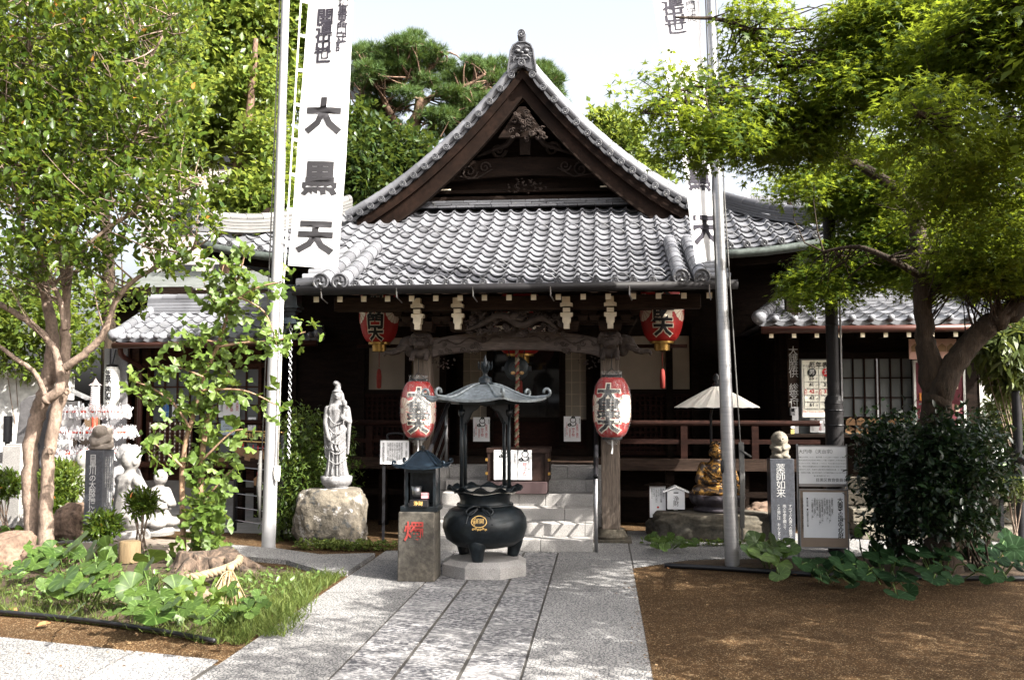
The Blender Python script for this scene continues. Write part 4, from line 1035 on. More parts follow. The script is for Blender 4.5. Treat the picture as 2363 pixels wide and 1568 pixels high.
lantern('big red lantern with black lettering under the left porch eave, upper part hidden by beam', 'lantern', 'big red lanterns under the eave', (a.x,a.y,a.z), .28, .92, '毘沙門天', False, .205, 0.0, off=-.115)
lantern('big red lantern with black lettering under the right porch eave, above a paper wall panel', 'lantern', 'big red lanterns under the eave', (b_.x,b_.y,b_.z), .30, .96, '弁財天', False, .24, 0.0, off=-.125)
a = at(1200,745,13.9); lantern('wide red lantern glimpsed below the carved porch beam behind the gong', 'lantern', 'big red lanterns under the eave', (a.x,a.y,a.z), .37, .92, '大黒天', False, .25)
for px in (876,1527):
    a = at(px,797,13.35); b = MB(); b.box((a.x,a.y+.12,a.z),(.72,.05,.05)); tag(b.build('lantern_board', WOODR, None), ('reddish wooden rail behind the bottom of the left red lantern' if px < 1000 else 'reddish wooden rail behind the bottom of the right red lantern'), 'rail')
# ---------------------------------------------------------------- gong and bell rope
a = at(1192,850,12.5)
g = thing('temple_gong', 'round bronze crocodile-mouth gong hanging below the porch beam behind the bell rope', 'gong', (a.x,a.y,a.z))
b = MB(); m = Matrix.Translation(a) @ Matrix.Rotation(math.pi/2, 4, 'X')
b.lathe([(.0,-.05),(.10,-.055),(.15,-.03),(.165,0),(.15,.03),(.135,.05),(.10,.058),(.095,.05),(.06,.05),(.055,.06),(0,.062)], (0,0,0), 36, m); b.build('gong_body', GONGM, g, True, auto=50)
b = MB()
for s in (-1,1): b.box((a.x+s*.17,a.y,a.z-.0),(.05,.05,.06)); b.tube([(a.x+s*.09,a.y,a.z+.13),(a.x+s*.13,a.y,a.z+.42)], .007, 6)
b.build_each('gong_ear', IRON, g)
def twisted(name, pts, R, strands, mats, parent, turns):
    pts = smooth_path(pts, 14); out = []
    for k in range(strands):
        b = MB(); pp = []
        for i, p in enumerate(pts):
            a = 2*math.pi*(k/strands + turns*i/len(pts)); d = (pts[min(i+1,len(pts)-1)]-pts[max(0,i-1)]).normalized(); u = d.orthogonal().normalized() if abs(d.z) < .9 else Vector((1,0,0)); v = d.cross(u)
            pp.append(p+(u*math.cos(a)+v*math.sin(a))*R*.55)
        b.tube(pp, R*.58, 7); out.append(b.build(name, mats[k % len(mats)], parent, True))
    return out
r0, r1, r2 = at(1191,762,12.2), at(1194,860,12.18), at(1193,1042,12.1)
t = thing('bell_rope', 'thick red, green and white twisted bell rope with wooden end block before the offertory box', 'rope', r2)
twisted('rope_strand', [r0, r1, r0.lerp(r2,.7), r2], .032, 3, [M('rope_red', (.16,.025,.02), .9), M('rope_cream', (.24,.20,.15), .9), M('rope_green', (.13,.12,.07), .9)], t, 16)
b = MB(); b.box((r2.x,r2.y,r2.z-.11),(.105,.06,.27)); b.build('end_block', M('pale_rope_block', (.24,.165,.12), .7), t, bevel=.006)
b = MB(); 
for k in range(3): b.lathe([(.05,-.02),(.062,0),(.05,.02)], (r2.x,r2.y,r2.z-.26-.035*k), 14)
b.tube([(r2.x,r2.y,r2.z-.35),(r2.x+.01,r2.y,r2.z-.45)], [.06,.03], 10); b.build('knot', M('multicolour_knot', (.26,.16,.06), .9, .6, 30, .2, col2=(.09,.13,.05)), t, True)
b = MB(); 
for s in (-1,1): b.lathe([(.02,-.02),(.032,0),(.02,.02)], (r1.x+s*.055,r1.y-.02,r1.z), 12)
b.build_each('wooden_bead', M('bead_wood', (.45,.27,.12), .5), t, smooth=True)
# ---------------------------------------------------------------- offertory box and posters
ob = thing('offertory_box', 'brown wooden offertory box covered by two festival posters on the stone steps', 'offertory box', (XC+.02,12.1,.577))
x0, x1 = at(1122,1070,11.9).x, at(1268,1070,11.9).x
b = MB(); b.box2((x0+.04,11.93,.735),(x1-.04,12.42,1.13)); b.box2((x0,11.90,1.08),(x1,12.45,1.145)); b.box2((x0+.01,11.91,.735),(x0+.06,12.44,1.09)); b.box2((x1-.06,11.91,.735),(x1-.01,12.44,1.09)); b.build('box_body', M('offertory_wood', (.022,.012,.0095), .6, .3, 3, .2, fine=5, spec=.15), ob, bevel=.006)
b = MB(); b.box2((x0+.03,11.89,.58),(x1-.03,12.27,.73)); b.build('box_stand', M('maroon_plinth', (.045,.028,.029), .7, .25, 4, .1), ob, bevel=.006)
b = MB()
for s in (x0+.005, x1-.005):
    for z in (.83,1.0): b.box((s,11.92,z),(.03,.05,.035))
b.build_each('brass_fitting', BRASS, ob)
def poster(name, label, cat, px0, py0, px1, py1, Y, cols, group=None, big=None, kind=0):
    A, B = at(px0,py0,Y), at(px1,py1,Y); t = thing(name, label, cat, ((A.x+B.x)/2, Y, B.z), group)
    b = MB(); b.box2((A.x,Y-.004,B.z),(B.x,Y+.004,A.z)); s = b.build('sheet', WHITEP, t); w_, h_ = B.x-A.x, A.z-B.z
    for (words, fx, fy, size, mat) in cols:
        columns([words], size*h_, (A.x+fx*w_, Y-.006, A.z-fy*h_), mat, s, .1)
    if big:      # the ink drawing of a squat figure: brush rings and blots
        fx, fy, r = big; m = Matrix.Translation((A.x+fx*w_, Y-.007, A.z-fy*h_)); d = MB(); r *= h_
        def ring(cx, cz, ra, rb, wd, a0=0, a1=6.283):
            n = 22; vs = []
            for i in range(n+1):
                q = a0+(a1-a0)*i/n
                for k in (1-wd, 1+wd): vs.append((cx+ra*k*math.cos(q), 0, cz+rb*k*math.sin(q)))
            d.add(vs, [(2*i,2*i+1,2*i+3,2*i+2) for i in range(n)], m)
        ring(0,.35*r,.55*r,.5*r,.14); ring(0,-.35*r,.6*r,.45*r,.16,2.6,6.9); ring(-.7*r,-.6*r,.28*r,.2*r,.5); ring(.05*r,.9*r,.25*r,.14*r,.6); d.build('ink_drawing', INK, s)
    return t
cl = [('甲子祭', .56,.45,.135, REDINK), ('大黒天ご縁日', .80,.30,.105, REDINK), ('10月25日', .18,.22,.10, REDINK), ('大護摩供修行', .36,.46,.075, REDINK), ('開運出世', .94,.08,.06, INKG), ('江戸城裏鬼門守護', .07,.45,.05, INKG)]
poster('festival_poster', 'festival poster with red lettering on the hall door left of the rope', 'poster', 1092,962,1130,1018, 15.20, cl, 'posters on the hall door', (.55,.22,.2))
poster('festival_poster', 'festival poster with red lettering on the hall door right of the rope', 'poster', 1301,960,1340,1018, 15.20, cl, 'posters on the hall door', (.55,.22,.2))
poster('festival_poster', 'white poster with large red lettering on the right half of the offertory box', 'poster', 1196,1038,1227,1106, 11.885, [('甲子祭', .52,.42,.19, REDINK), ('大黒天ご縁日', .80,.25,.10, INK), ('平成二十五年', .95,.05,.05, INKG), ('江戸城裏鬼門守護', .66,.06,.04, INKG)], None, (.52,.2,.2))
poster('festival_poster', 'white timetable poster on the left half of the offertory box behind the burner posts', 'poster', 1140,1038,1194,1106, 11.884, [('大護摩供', .10,.10,.055, REDINK), ('初甲子一月十四日', .20,.22,.05, INKG), ('甲子五月十四日', .32,.22,.05, INKG), ('甲子12月24日', .48,.30,.06, INKG), ('開運大黒天', .90,.12,.08, INKG), ('午前十時より', .78,.2,.05, INKG)], None, (.45,.1,.18))
# ---------------------------------------------------------------- incense burner
BX, BY = at(1119,1300,9.6).x, 9.6
b = MB(); b.lathe([(.445,.012),(.445,.125),(.37,.165),(.0,.170)], (BX,BY,0), 8, Matrix.Translation((BX,BY,0)) @ rotz(rad(22.5+4)) @ Matrix.Translation((-BX,-BY,0))); tag(b.build('burner_plinth', GRANITE, None, bevel=.004), 'low octagonal granite plinth with chamfered rim under the bronze incense burner', 'plinth')
z0 = .170
ib = thing('incense_burner', 'large black bronze tripod incense burner with upswept six-sided roof on four posts', 'incense burner', (BX,BY,z0))
prf = [(.0,.262),(.16,.265),(.30,.295),(.39,.36),(.425,.47),(.415,.56),(.365,.635),(.30,.668),(.262,.68),(.255,.70),(.250,.735),(.262,.775),(.295,.82),(.345,.855),(.372,.862),(.358,.868),(.31,.84),(.27,.80),(.0,.805)]
b = MB(); b.lathe(prf, (BX,BY,0), 72, None, lambda i, a, r, z: (r*(1+(.035 if 12 < i < 16 else 0)*abs(math.sin(a*6))), z+(.022*math.cos(a*12) if 12 < i < 16 else 0)))
bowl = b.build('bowl', IRON, ib, True)
b = MB(); b.lathe([(.0,.838),(.20,.832),(.30,.825),(.315,.815)], (BX,BY,0), 32, None, lambda i, a, r, z: (r, z+.012*math.sin(a*5+r*20)), False); b.build('ash', M('incense_ash', (.36,.34,.31), .95, .3, 14, .5), ib, True)
for a in (-97, 23, 143):
    x, y = math.cos(rad(a)), math.sin(rad(a)); b = MB()
    b.tube(smooth_path([(BX+.24*x,BY+.24*y,.40),(BX+.30*x,BY+.30*y,.34),(BX+.305*x,BY+.305*y,.25),(BX+.285*x,BY+.285*y,.166)],4), lerp_r([.10,.10,.068,.052], 13), 16); b.build('leg', IRON, ib, True)
b = MB(); b.tube([(BX+.272*math.cos(a),BY+.272*math.sin(a),.69) for a in np.linspace(0,2*math.pi,40)], .016, 6); fx, fy = BX-.01, BY-.295
for s in (-1,1):
    b.tube(smooth_path([(fx,fy,.69),(fx+s*.07,fy-.03,.70),(fx+s*.13,fy-.05,.655),(fx+s*.09,fy-.075,.62),(fx+s*.02,fy-.03,.675)]), .011, 6); b.tube(smooth_path([(fx+s*.02,fy-.03,.68),(fx+s*.10,fy-.06,.63),(fx+s*.13,fy-.10,.53)]), .012, 6)
b.build('cast_cord', IRON, bowl, True)
b = MB(); q = .50
def on_bowl(x, z):
    r = np.interp(z, [.36,.47,.56,.635,.668], [.39,.425,.415,.365,.30]); a = x/.42-math.pi/2-.02; return Vector((BX+(r+.004)*math.cos(a), BY+(r+.004)*math.sin(a), z))
b.tube([on_bowl(.075*math.cos(a), .565+.052*math.sin(a)) for a in np.linspace(0,2*math.pi,29)], .0045, 5, False); b.tube([on_bowl(-.062+.012*math.sin(k), .535+.01*k) for k in range(7)], .003, 5); b.tube([on_bowl(-.045+.008*math.sin(k), .53+.01*k) for k in range(8)], .003, 5)
for k in range(6): b.spiral(on_bowl(-.055+.024*k, .492+.006*math.sin(k*2)), .012, 1.2, .004, steps=8, n=5)
b.build('gold_gourd_emblem', GOLDINK, bowl, True)
text('運開', .052, None, GOLDINK, bowl, vert=False, warp=(True, lambda x, y: on_bowl(x, .567+y)))
for sx, sy in ((-.235,-.16),(.235,-.16),(-.20,.19),(.20,.19)):
    c1, s1 = math.cos(.14), math.sin(.14); x, y = BX+sx*c1-sy*s1, BY+sx*s1+sy*c1
    b = MB(); b.tube([(x,y,.80),(x,y,1.70)], [.020,.017], 14); b.lathe([(.033,0),(.033,.02),(.026,.035)], (x,y,.83), 14); b.lathe([(.026,-.05),(.034,-.02),(.034,.02)], (x,y,1.62), 14); b.build('post', IRON, ib, True)
# scalloped brackets between posts
def quad_posts(): 
    c1, s1 = math.cos(.14), math.sin(.14); return [Vector((BX+sx*c1-sy*s1, BY+sx*s1+sy*c1, 0)) for sx, sy in ((-.235,-.16),(.235,-.16),(.20,.19),(-.20,.19))]
b = MB(); QP = quad_posts()
for i in range(4):
    p, q = QP[i], QP[(i+1) % 4]; d = q-p; n = 28; tp = []; bt = []
    for k in range(n+1):
        u = k/n; z = 1.69-.23*(abs(2*u-1)**2.2)-.022*abs(math.sin(u*math.pi*5)); pt = p+d*u; tp.append((pt.x,pt.y,1.71)); bt.append((pt.x,pt.y,min(z,1.68)))
    nn = Vector((-d.y,d.x,0)).normalized()*.012
    b.add([Vector(v)+nn for v in tp+bt]+[Vector(v)-nn for v in tp+bt], [(k,k+1,n+2+k,n+1+k) for k in range(n)]+[(2*n+2+k,3*n+3+k,3*n+4+k,2*n+3+k) for k in range(n)]+[(n+1+k,n+2+k,3*n+4+k,3*n+3+k) for k in range(n)])
b.build_each('arched_bracket', IRON, ib)
b = MB(); b.lathe([(.36,1.69),(.37,1.71),(.37,1.73),(.34,1.74)], (BX,BY,0), 6, Matrix.Translation((BX,BY,0)) @ rotz(rad(-8)) @ Matrix.Translation((-BX,-BY,0))); b.build('roof_beam', IRON, ib)
def SP(v): return .5+.5*math.cos(math.pi*min(1, max(0, v-.06)/.80))
def hexroof(n, R, zb, H, rot, c, name, mat, parent, rib=.013, curl=.05, k=1.0):
    b = MB(); nu, nv = 8, 12
    def rp(a): 
        a = (a-rot) % (2*math.pi/n)-math.pi/n; return math.cos(math.pi/n)/math.cos(a)
    vs = []; fs = []; m = n*nu
    for j in range(nv+1):
        v = j/nv
        for i in range(m):
            a = rot+2*math.pi*i/m; cor = abs(((i % nu)/nu)*2-1); r = R*v*rp(a); z = zb+H*SP(v)+.035*k*(cor**2.5)*v**3
            vs.append((c[0]+r*math.cos(a), c[1]+r*math.sin(a), z))
    low = [(x,y,z-.022*k) for x,y,z in vs[nv*m:]]
    for j in range(nv): fs += [(j*m+i, (j+1)*m+i, (j+1)*m+(i+1) % m, j*m+(i+1) % m) for i in range(m)]
    b.add(vs+low, fs+[(nv*m+i,(nv+1)*m+i,(nv+1)*m+(i+1)%m,nv*m+(i+1)%m) for i in range(m)]); o = b.build(name, mat, parent, True, auto=45)
    b = MB()
    for i in range(n):
        a = rot+2*math.pi*i/n; P = []
        for j in range(1, nv+1):
            v = j/nv; P.append(Vector((c[0]+R*v*math.cos(a), c[1]+R*v*math.sin(a), zb+H*SP(v)+.035*k*v**3+.006)))
        u = Vector((math.cos(a), math.sin(a), 0)); e = P[-1]
        for th in np.linspace(-70, 190, 9): P.append(e+u*(curl*.75*math.cos(rad(th))*(1-.2*(th+70)/260)-.0)+Vector((0,0,curl*.7+curl*.75*math.sin(rad(th)))))
        b.tube(P, lerp_r([rib*.7, rib, rib*1.3, rib*1.1, rib*1.2], len(P)), 8)
    b.build('roof_ribs', mat, o, True); return o
hexroof(6, .635, 1.732, .165, rad(-8), (BX,BY), 'roof', COPPER, ib)
b = MB(); b.lathe([(.085,1.88),(.088,1.905),(.07,1.918),(.066,1.955),(.05,1.965),(.03,1.975),(.022,2.0),(.03,2.02),(.045,2.05),(.052,2.075),(.045,2.10),(.02,2.125),(.004,2.19)], (BX,BY,0), 24); fin = b.build('jewel_finial', IRON, ib, True, auto=50)
b = MB()
for a in (0, 60, 120):
    for s in (-1,1):
        for k in range(6):
            x = s*(.046+.003*k+.006*math.sin(k)); z = 2.035+.013*k; u = Vector((math.cos(rad(a)), math.sin(rad(a)),0)); p = Vector((BX,BY,z))+u*x; b.tube([p, p+u*s*.016+Vector((0,0,.010)), p+u*s*.012+Vector((0,0,.028))], [.006,.005,.002], 5)
b.build('flame_ornament', IRON, fin, True)
# ---------------------------------------------------------------- candle pedestal
PX, PY = -1.78, 9.24
pd = thing('candle_pedestal', 'weathered square stone pedestal with a red candle character carved on its front', 'pedestal', (PX,PY,0))
PEDM = M('weathered_pedestal_stone', (.085,.075,.06), .85, .45, 3.5, .35, col2=(.04,.037,.033), fine=7)
b = MB(); b.box((PX,PY,.335),(.36,.36,.66),taper=.97); b.build('block', PEDM, pd, bevel=.012)
text('燭', .20, (PX-.02,PY-.181,.47), flat('worn_red_paint', (.23,.035,.03), .9), pd, bold=.012)
cs = thing('candle_shrine', 'small black iron candle shrine with curved blue-grey roof on the stone pedestal', 'candle shrine', (PX+.02,PY,.665))
b = MB(); b.box((PX+.02,PY,.69),(.36,.32,.05)); b.build('base_slab', IRON, cs, bevel=.004)
b = MB()
for sx in (-1,1):
    for sy in (-1,1): b.box((PX+.03+sx*.135,PY+sy*.12,.90),(.025,.025,.37))
b.box((PX+.03,PY+.12,.90),(.27,.012,.37)); b.box((PX+.165,PY,.90),(.012,.24,.37)); b.box((PX+.03,PY-.12,1.06),(.27,.02,.05)); b.build('cabinet_frame', IRON, cs)
hexroof(4, .335, 1.085, .15, rad(45), (PX+.03,PY), 'roof', SHROOF, cs, .010, .024, .7)
b = MB(); b.lathe([(.03,1.20),(.038,1.215),(.02,1.23),(.012,1.245),(.022,1.26),(.022,1.275),(.005,1.295)], (PX+.03,PY,0), 16); b.build('finial', IRON, cs, True)
b = MB(); b.lathe([(.035,.80),(.05,.90),(.046,.90),(.03,.80)], (PX-.02,PY-.05,0), 24, None, lambda i,a,r,z: (r*(1+.05*math.cos(a*24)), z)); tag(b.build('incense_cup', STEEL, None, True), 'fluted metal cup inside the candle shrine', 'cup')
mb = thing('money_box', 'small black coin box with gold lettering in front of the candle shrine', 'coin box', (PX+.03,PY-.14,.72))
b = MB(); b.box((PX+.02,PY-.13,.745),(.18,.10,.065),taper=.94); b.build('box', GUTTERK, mb, bevel=.003); text('浄財', .046, (PX+.02,PY-.181,.745), GOLDINK, mb, vert=False, line=1, bold=.01)
b = MB(); b.box((PX+.07,PY-.10,.815),(.075,.006,.055)); pt = tag(b.build('price_tag', M('pink_card', (.62,.30,.32), .7, .05), None), 'pink price card standing beside the fluted metal cup', 'card')
text('線香１００円', .013, (PX+.07,PY-.103,.822), INKG, pt, vert=False)
# ---------------------------------------------------------------- stone Kannon on its rock
kr = at(763,1203,11.35)
tag(rock('boulder', (kr.x,11.50,.30), (.425,.36,.44), ROCK, None, 4, .16, 5, .36), 'tall lichen-spotted boulder carrying the slender standing stone statue', 'rock')
KX, KY, KZ = at(776,1138,11.5).x, 11.5, .655
kn = thing('standing_statue', 'slender grey stone robed figure holding a lotus bud on the tall boulder', 'statue', (KX,KY,KZ))
b = MB(); b.lathe([(.14,0),(.15,.02),(.135,.035),(.165,.055),(.185,.10),(.188,.145),(.15,.155),(0,.16)], (KX,KY,KZ), 64, None, lambda i,a,r,z: (r*(1+(.035*abs(math.cos(a*4)) if 2 < i < 7 else 0)), z+(.014*abs(math.cos(a*4)) if 5 <= i < 7 else 0))); b.build('lotus_base', STATUE, kn, True)
m = Matrix.Translation((KX,KY,KZ+.15)) @ Matrix.Rotation(rad(8),4,'Z') @ Matrix.Diagonal((.80,.8,.80,1)) 
def robe(i, a, r, z): return (r*(1+.035*math.cos(a*9+z*6)+.02*math.cos(a*17)), z)
P = [('l', [(.0,0),(.185,.0),(.18,.03),(.155,.16),(.135,.35),(.132,.55),(.145,.72),(.13,.86),(.135,.95),(.15,1.02),(.13,1.08),(.06,1.12),(0,1.13)], (0,0,0), lambda i,a,r,z: (r*(1+(.045*math.cos(a*10+z*5) if i < 8 else 0))*(1.0 if abs(math.sin(a)) < .7 else .82), z)),
     ('c',(-.145,0,1.03),(-.165,-.03,.82),.055,.048),('c',(-.165,-.03,.82),(-.11,-.11,.60),.048,.035),('c',(.145,0,1.03),(.185,-.04,.84),.055,.05),('c',(.185,-.04,.84),(.11,-.14,.90),.045,.03),
     ('c',(0,-.01,1.10),(0,-.015,1.17),.05,.045),('s',(0,-.02,1.24),(.068,.075,.088)),('s',(0,-.095,1.235),(.012,.014,.02)),('s',(0,0,1.285),(.078,.08,.055)),('c',(0,-.0,1.32),(.01,0,1.40),.05,.045),('s',(-.02,-.02,1.43),(.05,.045,.04)),
     ('c',(-.065,.02,1.26),(-.10,.0,1.05),.03,.035),('c',(.065,.02,1.26),(.10,.0,1.05),.03,.035),('c',(.19,-.04,.85),(.17,-.02,.35),.035,.02),('c',(-.17,-.02,.80),(-.16,0,.30),.04,.022),('c',(.115,-.15,.78),(.12,-.13,1.08),.012,.012),('s',(.125,-.13,1.12),(.04,.038,.055)),('s',(.16,-.13,1.06),(.025,.02,.03)),
     ('s',(.105,-.155,.90),(.035,.03,.035)),('s',(-.10,-.12,.585),(.028,.025,.04))]
kb = blobs(P, 'robed_body', STATUE, kn, .0085, 2, m)
b = MB()
for k in range(5): 
    z = .92-.15*k; w_ = .12+.012*k; b.tube(smooth_path([(-w_,-.07,z),(-.04,-.135-.008*k,z-.10),(.05,-.135-.006*k,z-.11),(w_,-.07,z-.02)]), .010, 6, True, m)
for x in (-.09,-.04,.02,.07): b.tube(smooth_path([(x,-.125,.42),(x*1.1,-.14,.2),(x*1.25,-.165,.03)]), .011, 6, True, m)
for x in (-.06,.0,.05): b.tube(smooth_path([(x+.02,-.13,.55),(x,-.15,.47),(x+.02,-.145,.40)]), .016, 6, True, m)
for s in (-1,1): b.tube([(s*.018,-.088,1.262),(s*.045,-.078,1.258)], .006, 5, True, m); b.ball((s*.07,-.01,1.22),(.012,.02,.04),8,m)
b.tube([(-.018,-.088,1.20),(0,-.094,1.197),(.018,-.088,1.20)], .006, 5, True, m); b.tube([(-.07,-.04,1.295),(0,-.088,1.30),(.07,-.04,1.295)], .014, 6, True, m)
b.build('drapery_and_face', STATUE, kn, True)
# ---------------------------------------------------------------- gilded seated Buddha on the low rock
GX, GY_ = at(1655,1150,12.4).x, 12.4
tag(rock('boulder', (at(1655,1228,12.3).x+.02,12.45,.11), (.84,.5,.30), MOSS, None, 9, .20, 5, .22), 'long low dark rock under the gilded seated statue', 'rock')
a = at(1765,1190,12.7); tag(rock('boulder', (a.x,a.y,.27), (.24,.25,.15), BROWNSTONE, None, 15, .25, 4), 'small brown rock lying at the right end of the long low rock', 'rock')
gz0 = .335
gb = thing('seated_statue', 'gilded seated figure with flaking gold on a dark lotus seat behind right flagpole', 'statue', (GX,GY_,gz0))
b = MB(); b.lathe([(.24,0),(.30,.015),(.29,.05),(.25,.065),(.30,.10),(.335,.15),(.33,.205),(.26,.215),(0,.22)], (GX,GY_,gz0), 80, None, lambda i,a,r,z: (r*(1+(.06*abs(math.cos(a*5)) if 3 < i < 7 else 0)), z+(.02*abs(math.cos(a*5)) if 5 <= i < 7 else 0))); b.build('lotus_seat', M('dark_lotus_bronze', (.05,.043,.05), .35, .4, 9, .15, .4), gb, True)
m = Matrix.Translation((GX,GY_,gz0+.20)) @ rotz(rad(4)) @ Matrix.Diagonal((.98,.98,.98,1))
P = [('s',(0,.02,.10),(.22,.17,.10)),('c',(-.14,0,.09),(-.27,-.12,.075),.09,.075),('c',(.14,0,.09),(.27,-.12,.075),.09,.075),('c',(-.27,-.12,.07),(.02,-.20,.06),.07,.055),('c',(.27,-.12,.07),(-.02,-.19,.055),.07,.055),
     ('c',(0,.03,.12),(0,.02,.32),.15,.155),('s',(0,.02,.36),(.185,.11,.085)),('c',(-.17,.02,.37),(-.235,-.02,.20),.065,.055),('c',(-.235,-.02,.20),(-.10,-.15,.19),.052,.04),('c',(.17,.02,.37),(.235,-.02,.20),.065,.055),('c',(.235,-.02,.20),(.12,-.15,.31),.05,.038),
     ('c',(0,.01,.42),(0,0,.50),.06,.055),('s',(0,-.01,.565),(.085,.095,.105)),('s',(0,-.105,.56),(.015,.018,.025)),('s',(0,.01,.64),(.075,.075,.05)),('s',(0,.02,.675),(.035,.035,.03)),('s',(-.088,0,.55),(.014,.025,.045)),('s',(.088,0,.55),(.014,.025,.045)),('s',(.12,-.155,.335),(.03,.022,.045)),('s',(-.08,-.16,.19),(.05,.04,.025)),('s',(0,-.085,.515),(.035,.02,.02))]
blobs(P, 'gilded_body', GOLD, gb, .010, 2, m)
b = MB()
for k in range(4): b.tube(smooth_path([(-.16,-.06,.36-.05*k),(-.04,-.13,.25-.04*k),(.10,-.12,.24-.045*k)]), .010, 6, True, m)
for k in range(5): b.tube(smooth_path([(-.20+.04*k,-.20,.10),(-.05+.03*k,-.245,.05),(.08+.03*k,-.23,.03)]), .009, 6, True, m)
for s in (-1,1): b.tube([(s*.02,-.10,.583),(s*.055,-.088,.58)], .007, 5, True, m); b.tube([(s*.015,-.1,.60),(s*.05,-.092,.613),(s*.08,-.07,.60)], .007, 5, True, m)
for i in range(46): a = i*2.399; z = i/45; rr = .082*math.sqrt(max(0.02,1-(z*.9)**2)); b.ball((rr*math.cos(a),.005+rr*math.sin(a),.615+.07*z),(.013,.013,.012),6,m)
b.tube([(-.025,-.098,.527),(0,-.105,.522),(.025,-.098,.527)], .006, 5, True, m)
b.build('robe_folds_and_curls', GOLD, gb, True)
ux, uz = at(1653,900,12.35).x, at(1653,890,12.35).z
um = thing('paper_umbrella', 'open white paper umbrella shading the gilded seated statue', 'umbrella', (ux,12.35,.4))
b = MB(); n = 36; R = .535
vs = [(ux,12.35,uz+.02)]; fs = []
for ring, q in enumerate((.33,.66,1.0)):
    for i in range(n):
        a = 2*math.pi*i/n; rr = R*q*(1 if i % 2 else .985); vs.append((ux+rr*math.cos(a), 12.35+rr*math.sin(a), uz+.02-.29*q*(0.9+.1*q)-(.0 if i % 2 else .006)))
fs = [(0,1+i,1+(i+1)%n) for i in range(n)]
for r in range(2): fs += [(1+r*n+i,1+(r+1)*n+i,1+(r+1)*n+(i+1)%n,1+r*n+(i+1)%n) for i in range(n)]
b.add(vs, fs); b.build('paper_canopy', M('oiled_paper', (.74,.70,.63), .7, .05), um)
b = MB(); b.tube([(ux,12.35,uz+.0),(ux-.07,12.38,uz-.38),(ux-.06,12.5,.4)], .016, 8); b.build('shaft', BLACKM, um, True)
b = MB(); b.lathe([(.05,uz-.01),(.055,uz+.02),(.03,uz+.04),(.03,uz+.075),(.045,uz+.08),(.04,uz+.13),(.01,uz+.16)], (ux,12.35,0), 14); b.build('cap', BLACKM, um, True, auto=40)
b = MB()
for i in range(0,n,2): a = 2*math.pi*i/n; b.tube([(ux+.03*math.cos(a),12.35+.03*math.sin(a),uz-.01),(ux+R*.98*math.cos(a),12.35+R*.98*math.sin(a),uz-.28)], .004, 4)
b.build('rib_set', BLACKM, um)
# small notice and white offering box by the Buddha
A = at(1518,1150,12.5); sg = thing('small_notice', 'small white handwritten notice with dark roof on a post beside the offering box', 'notice board', (A.x,12.5,0))
x0, x1, zt, zb = at(1499,1150,12.5).x, at(1536,1150,12.5).x, at(1518,1120,12.5).z, at(1518,1193,12.5).z
b = MB(); b.box2((x0,12.48,zb),(x1,12.5,zt)); bd = b.build('panel', WHITEP, sg); columns(['お参りの方へ', '金箔を貼って祈願', 'しましょう', 'ご自分の悪い所に', '心より祈り', 'お貼り下さい'], .026, (x1-.03,12.478,zt-.03), INKG, bd, .029)
d = MB(); d.ball((A.x+.0,12.477,(zt+zb)/2-.07),(.014,.003,.014),10); d.build('red_seal', REDINK, bd)
b = MB(); b.box2((x0-.015,12.475,zb-.01),(x0,12.51,zt)); b.box2((x1,12.475,zb-.01),(x1+.015,12.51,zt)); b.box2((x0,12.475,zb-.016),(x1,12.51,zb)); b.box2((A.x-.015,12.50,0),(A.x+.015,12.53,zb)); b.build('frame', WOODR, sg)
b = MB(); b.prism([(x0-.06,zt+.01),(A.x,zt+.045),(x1+.07,zt+.015),(x1+.07,zt),(x0-.06,zt)], 12.42,12.56); b.build('roof', WOOD, sg)
A = at(1559,1150,12.45); of = thing('offering_box', 'white house-shaped offering box on a short white post beside the notice', 'offering box', (A.x,12.45,0))
zb, zt = at(1559,1173,12.45).z, at(1559,1133,12.45).z
b = MB(); b.prism([(A.x-.11,zb),(A.x+.11,zb),(A.x+.11,zt),(A.x,zt+.045),(A.x-.11,zt)],12.37,12.53); bx = b.build('box', WHITEP, of, bevel=.003); text('浄財', .075, (A.x,12.37,(zb+zt)/2-.01), INKG, bx)
d = MB(); d.box((A.x,12.368,zt-.01),(.06,.004,.014)); d.build('coin_slot', INK, bx)
b = MB()
for s in (-1,1): b.add([(A.x,12.34,zt+.055),(A.x+s*.16,12.34,zt-.01),(A.x+s*.16,12.56,zt-.01),(A.x,12.56,zt+.055),(A.x,12.34,zt+.075),(A.x+s*.165,12.34,zt+.005),(A.x+s*.165,12.56,zt+.005),(A.x,12.56,zt+.075)], [(0,1,2,3),(4,7,6,5),(0,4,5,1),(1,5,6,2),(2,6,7,3)])
b.build('roof', WHITEP, of); b = MB(); b.box((A.x,12.46,zb/2),(.05,.05,zb)); b.build('post', WHITEP, of)
# ---------------------------------------------------------------- carved stone posts with little figures
def jizo(P, c, s, head=1.0): 
    x, y, z = c
    P += [('s',(x,y,z+.10*s),(.12*s,.09*s,.11*s)),('s',(x,y,z+.03*s),(.145*s,.11*s,.05*s)),('s',(x,y-.01*s,z+.27*s),(.085*s*head,.085*s*head,.10*s*head)),('c',(x-.10*s,y,z+.17*s),(x-.02*s,y-.10*s,z+.13*s),.045*s,.03*s),('c',(x+.10*s,y,z+.17*s),(x+.03*s,y-.10*s,z+.15*s),.045*s,.03*s),('s',(x,y-.095*s,z+.265*s),(.014*s,.016*s,.022*s)),('s',(x-.05*s,y-.03*s,z+.05*s),(.07*s,.09*s,.04*s)),('s',(x+.05*s,y-.03*s,z+.05*s),(.07*s,.09*s,.04*s))]
    return P
YX, YY = at(1803,1200,12.0).x, 12.0
yk = thing('inscribed_stone_post', 'slim dark stone post with a small hooded figure on top near the right sign board', 'stone post', (YX,YY,0))
zt = at(1803,1057,YY).z; w_ = .285
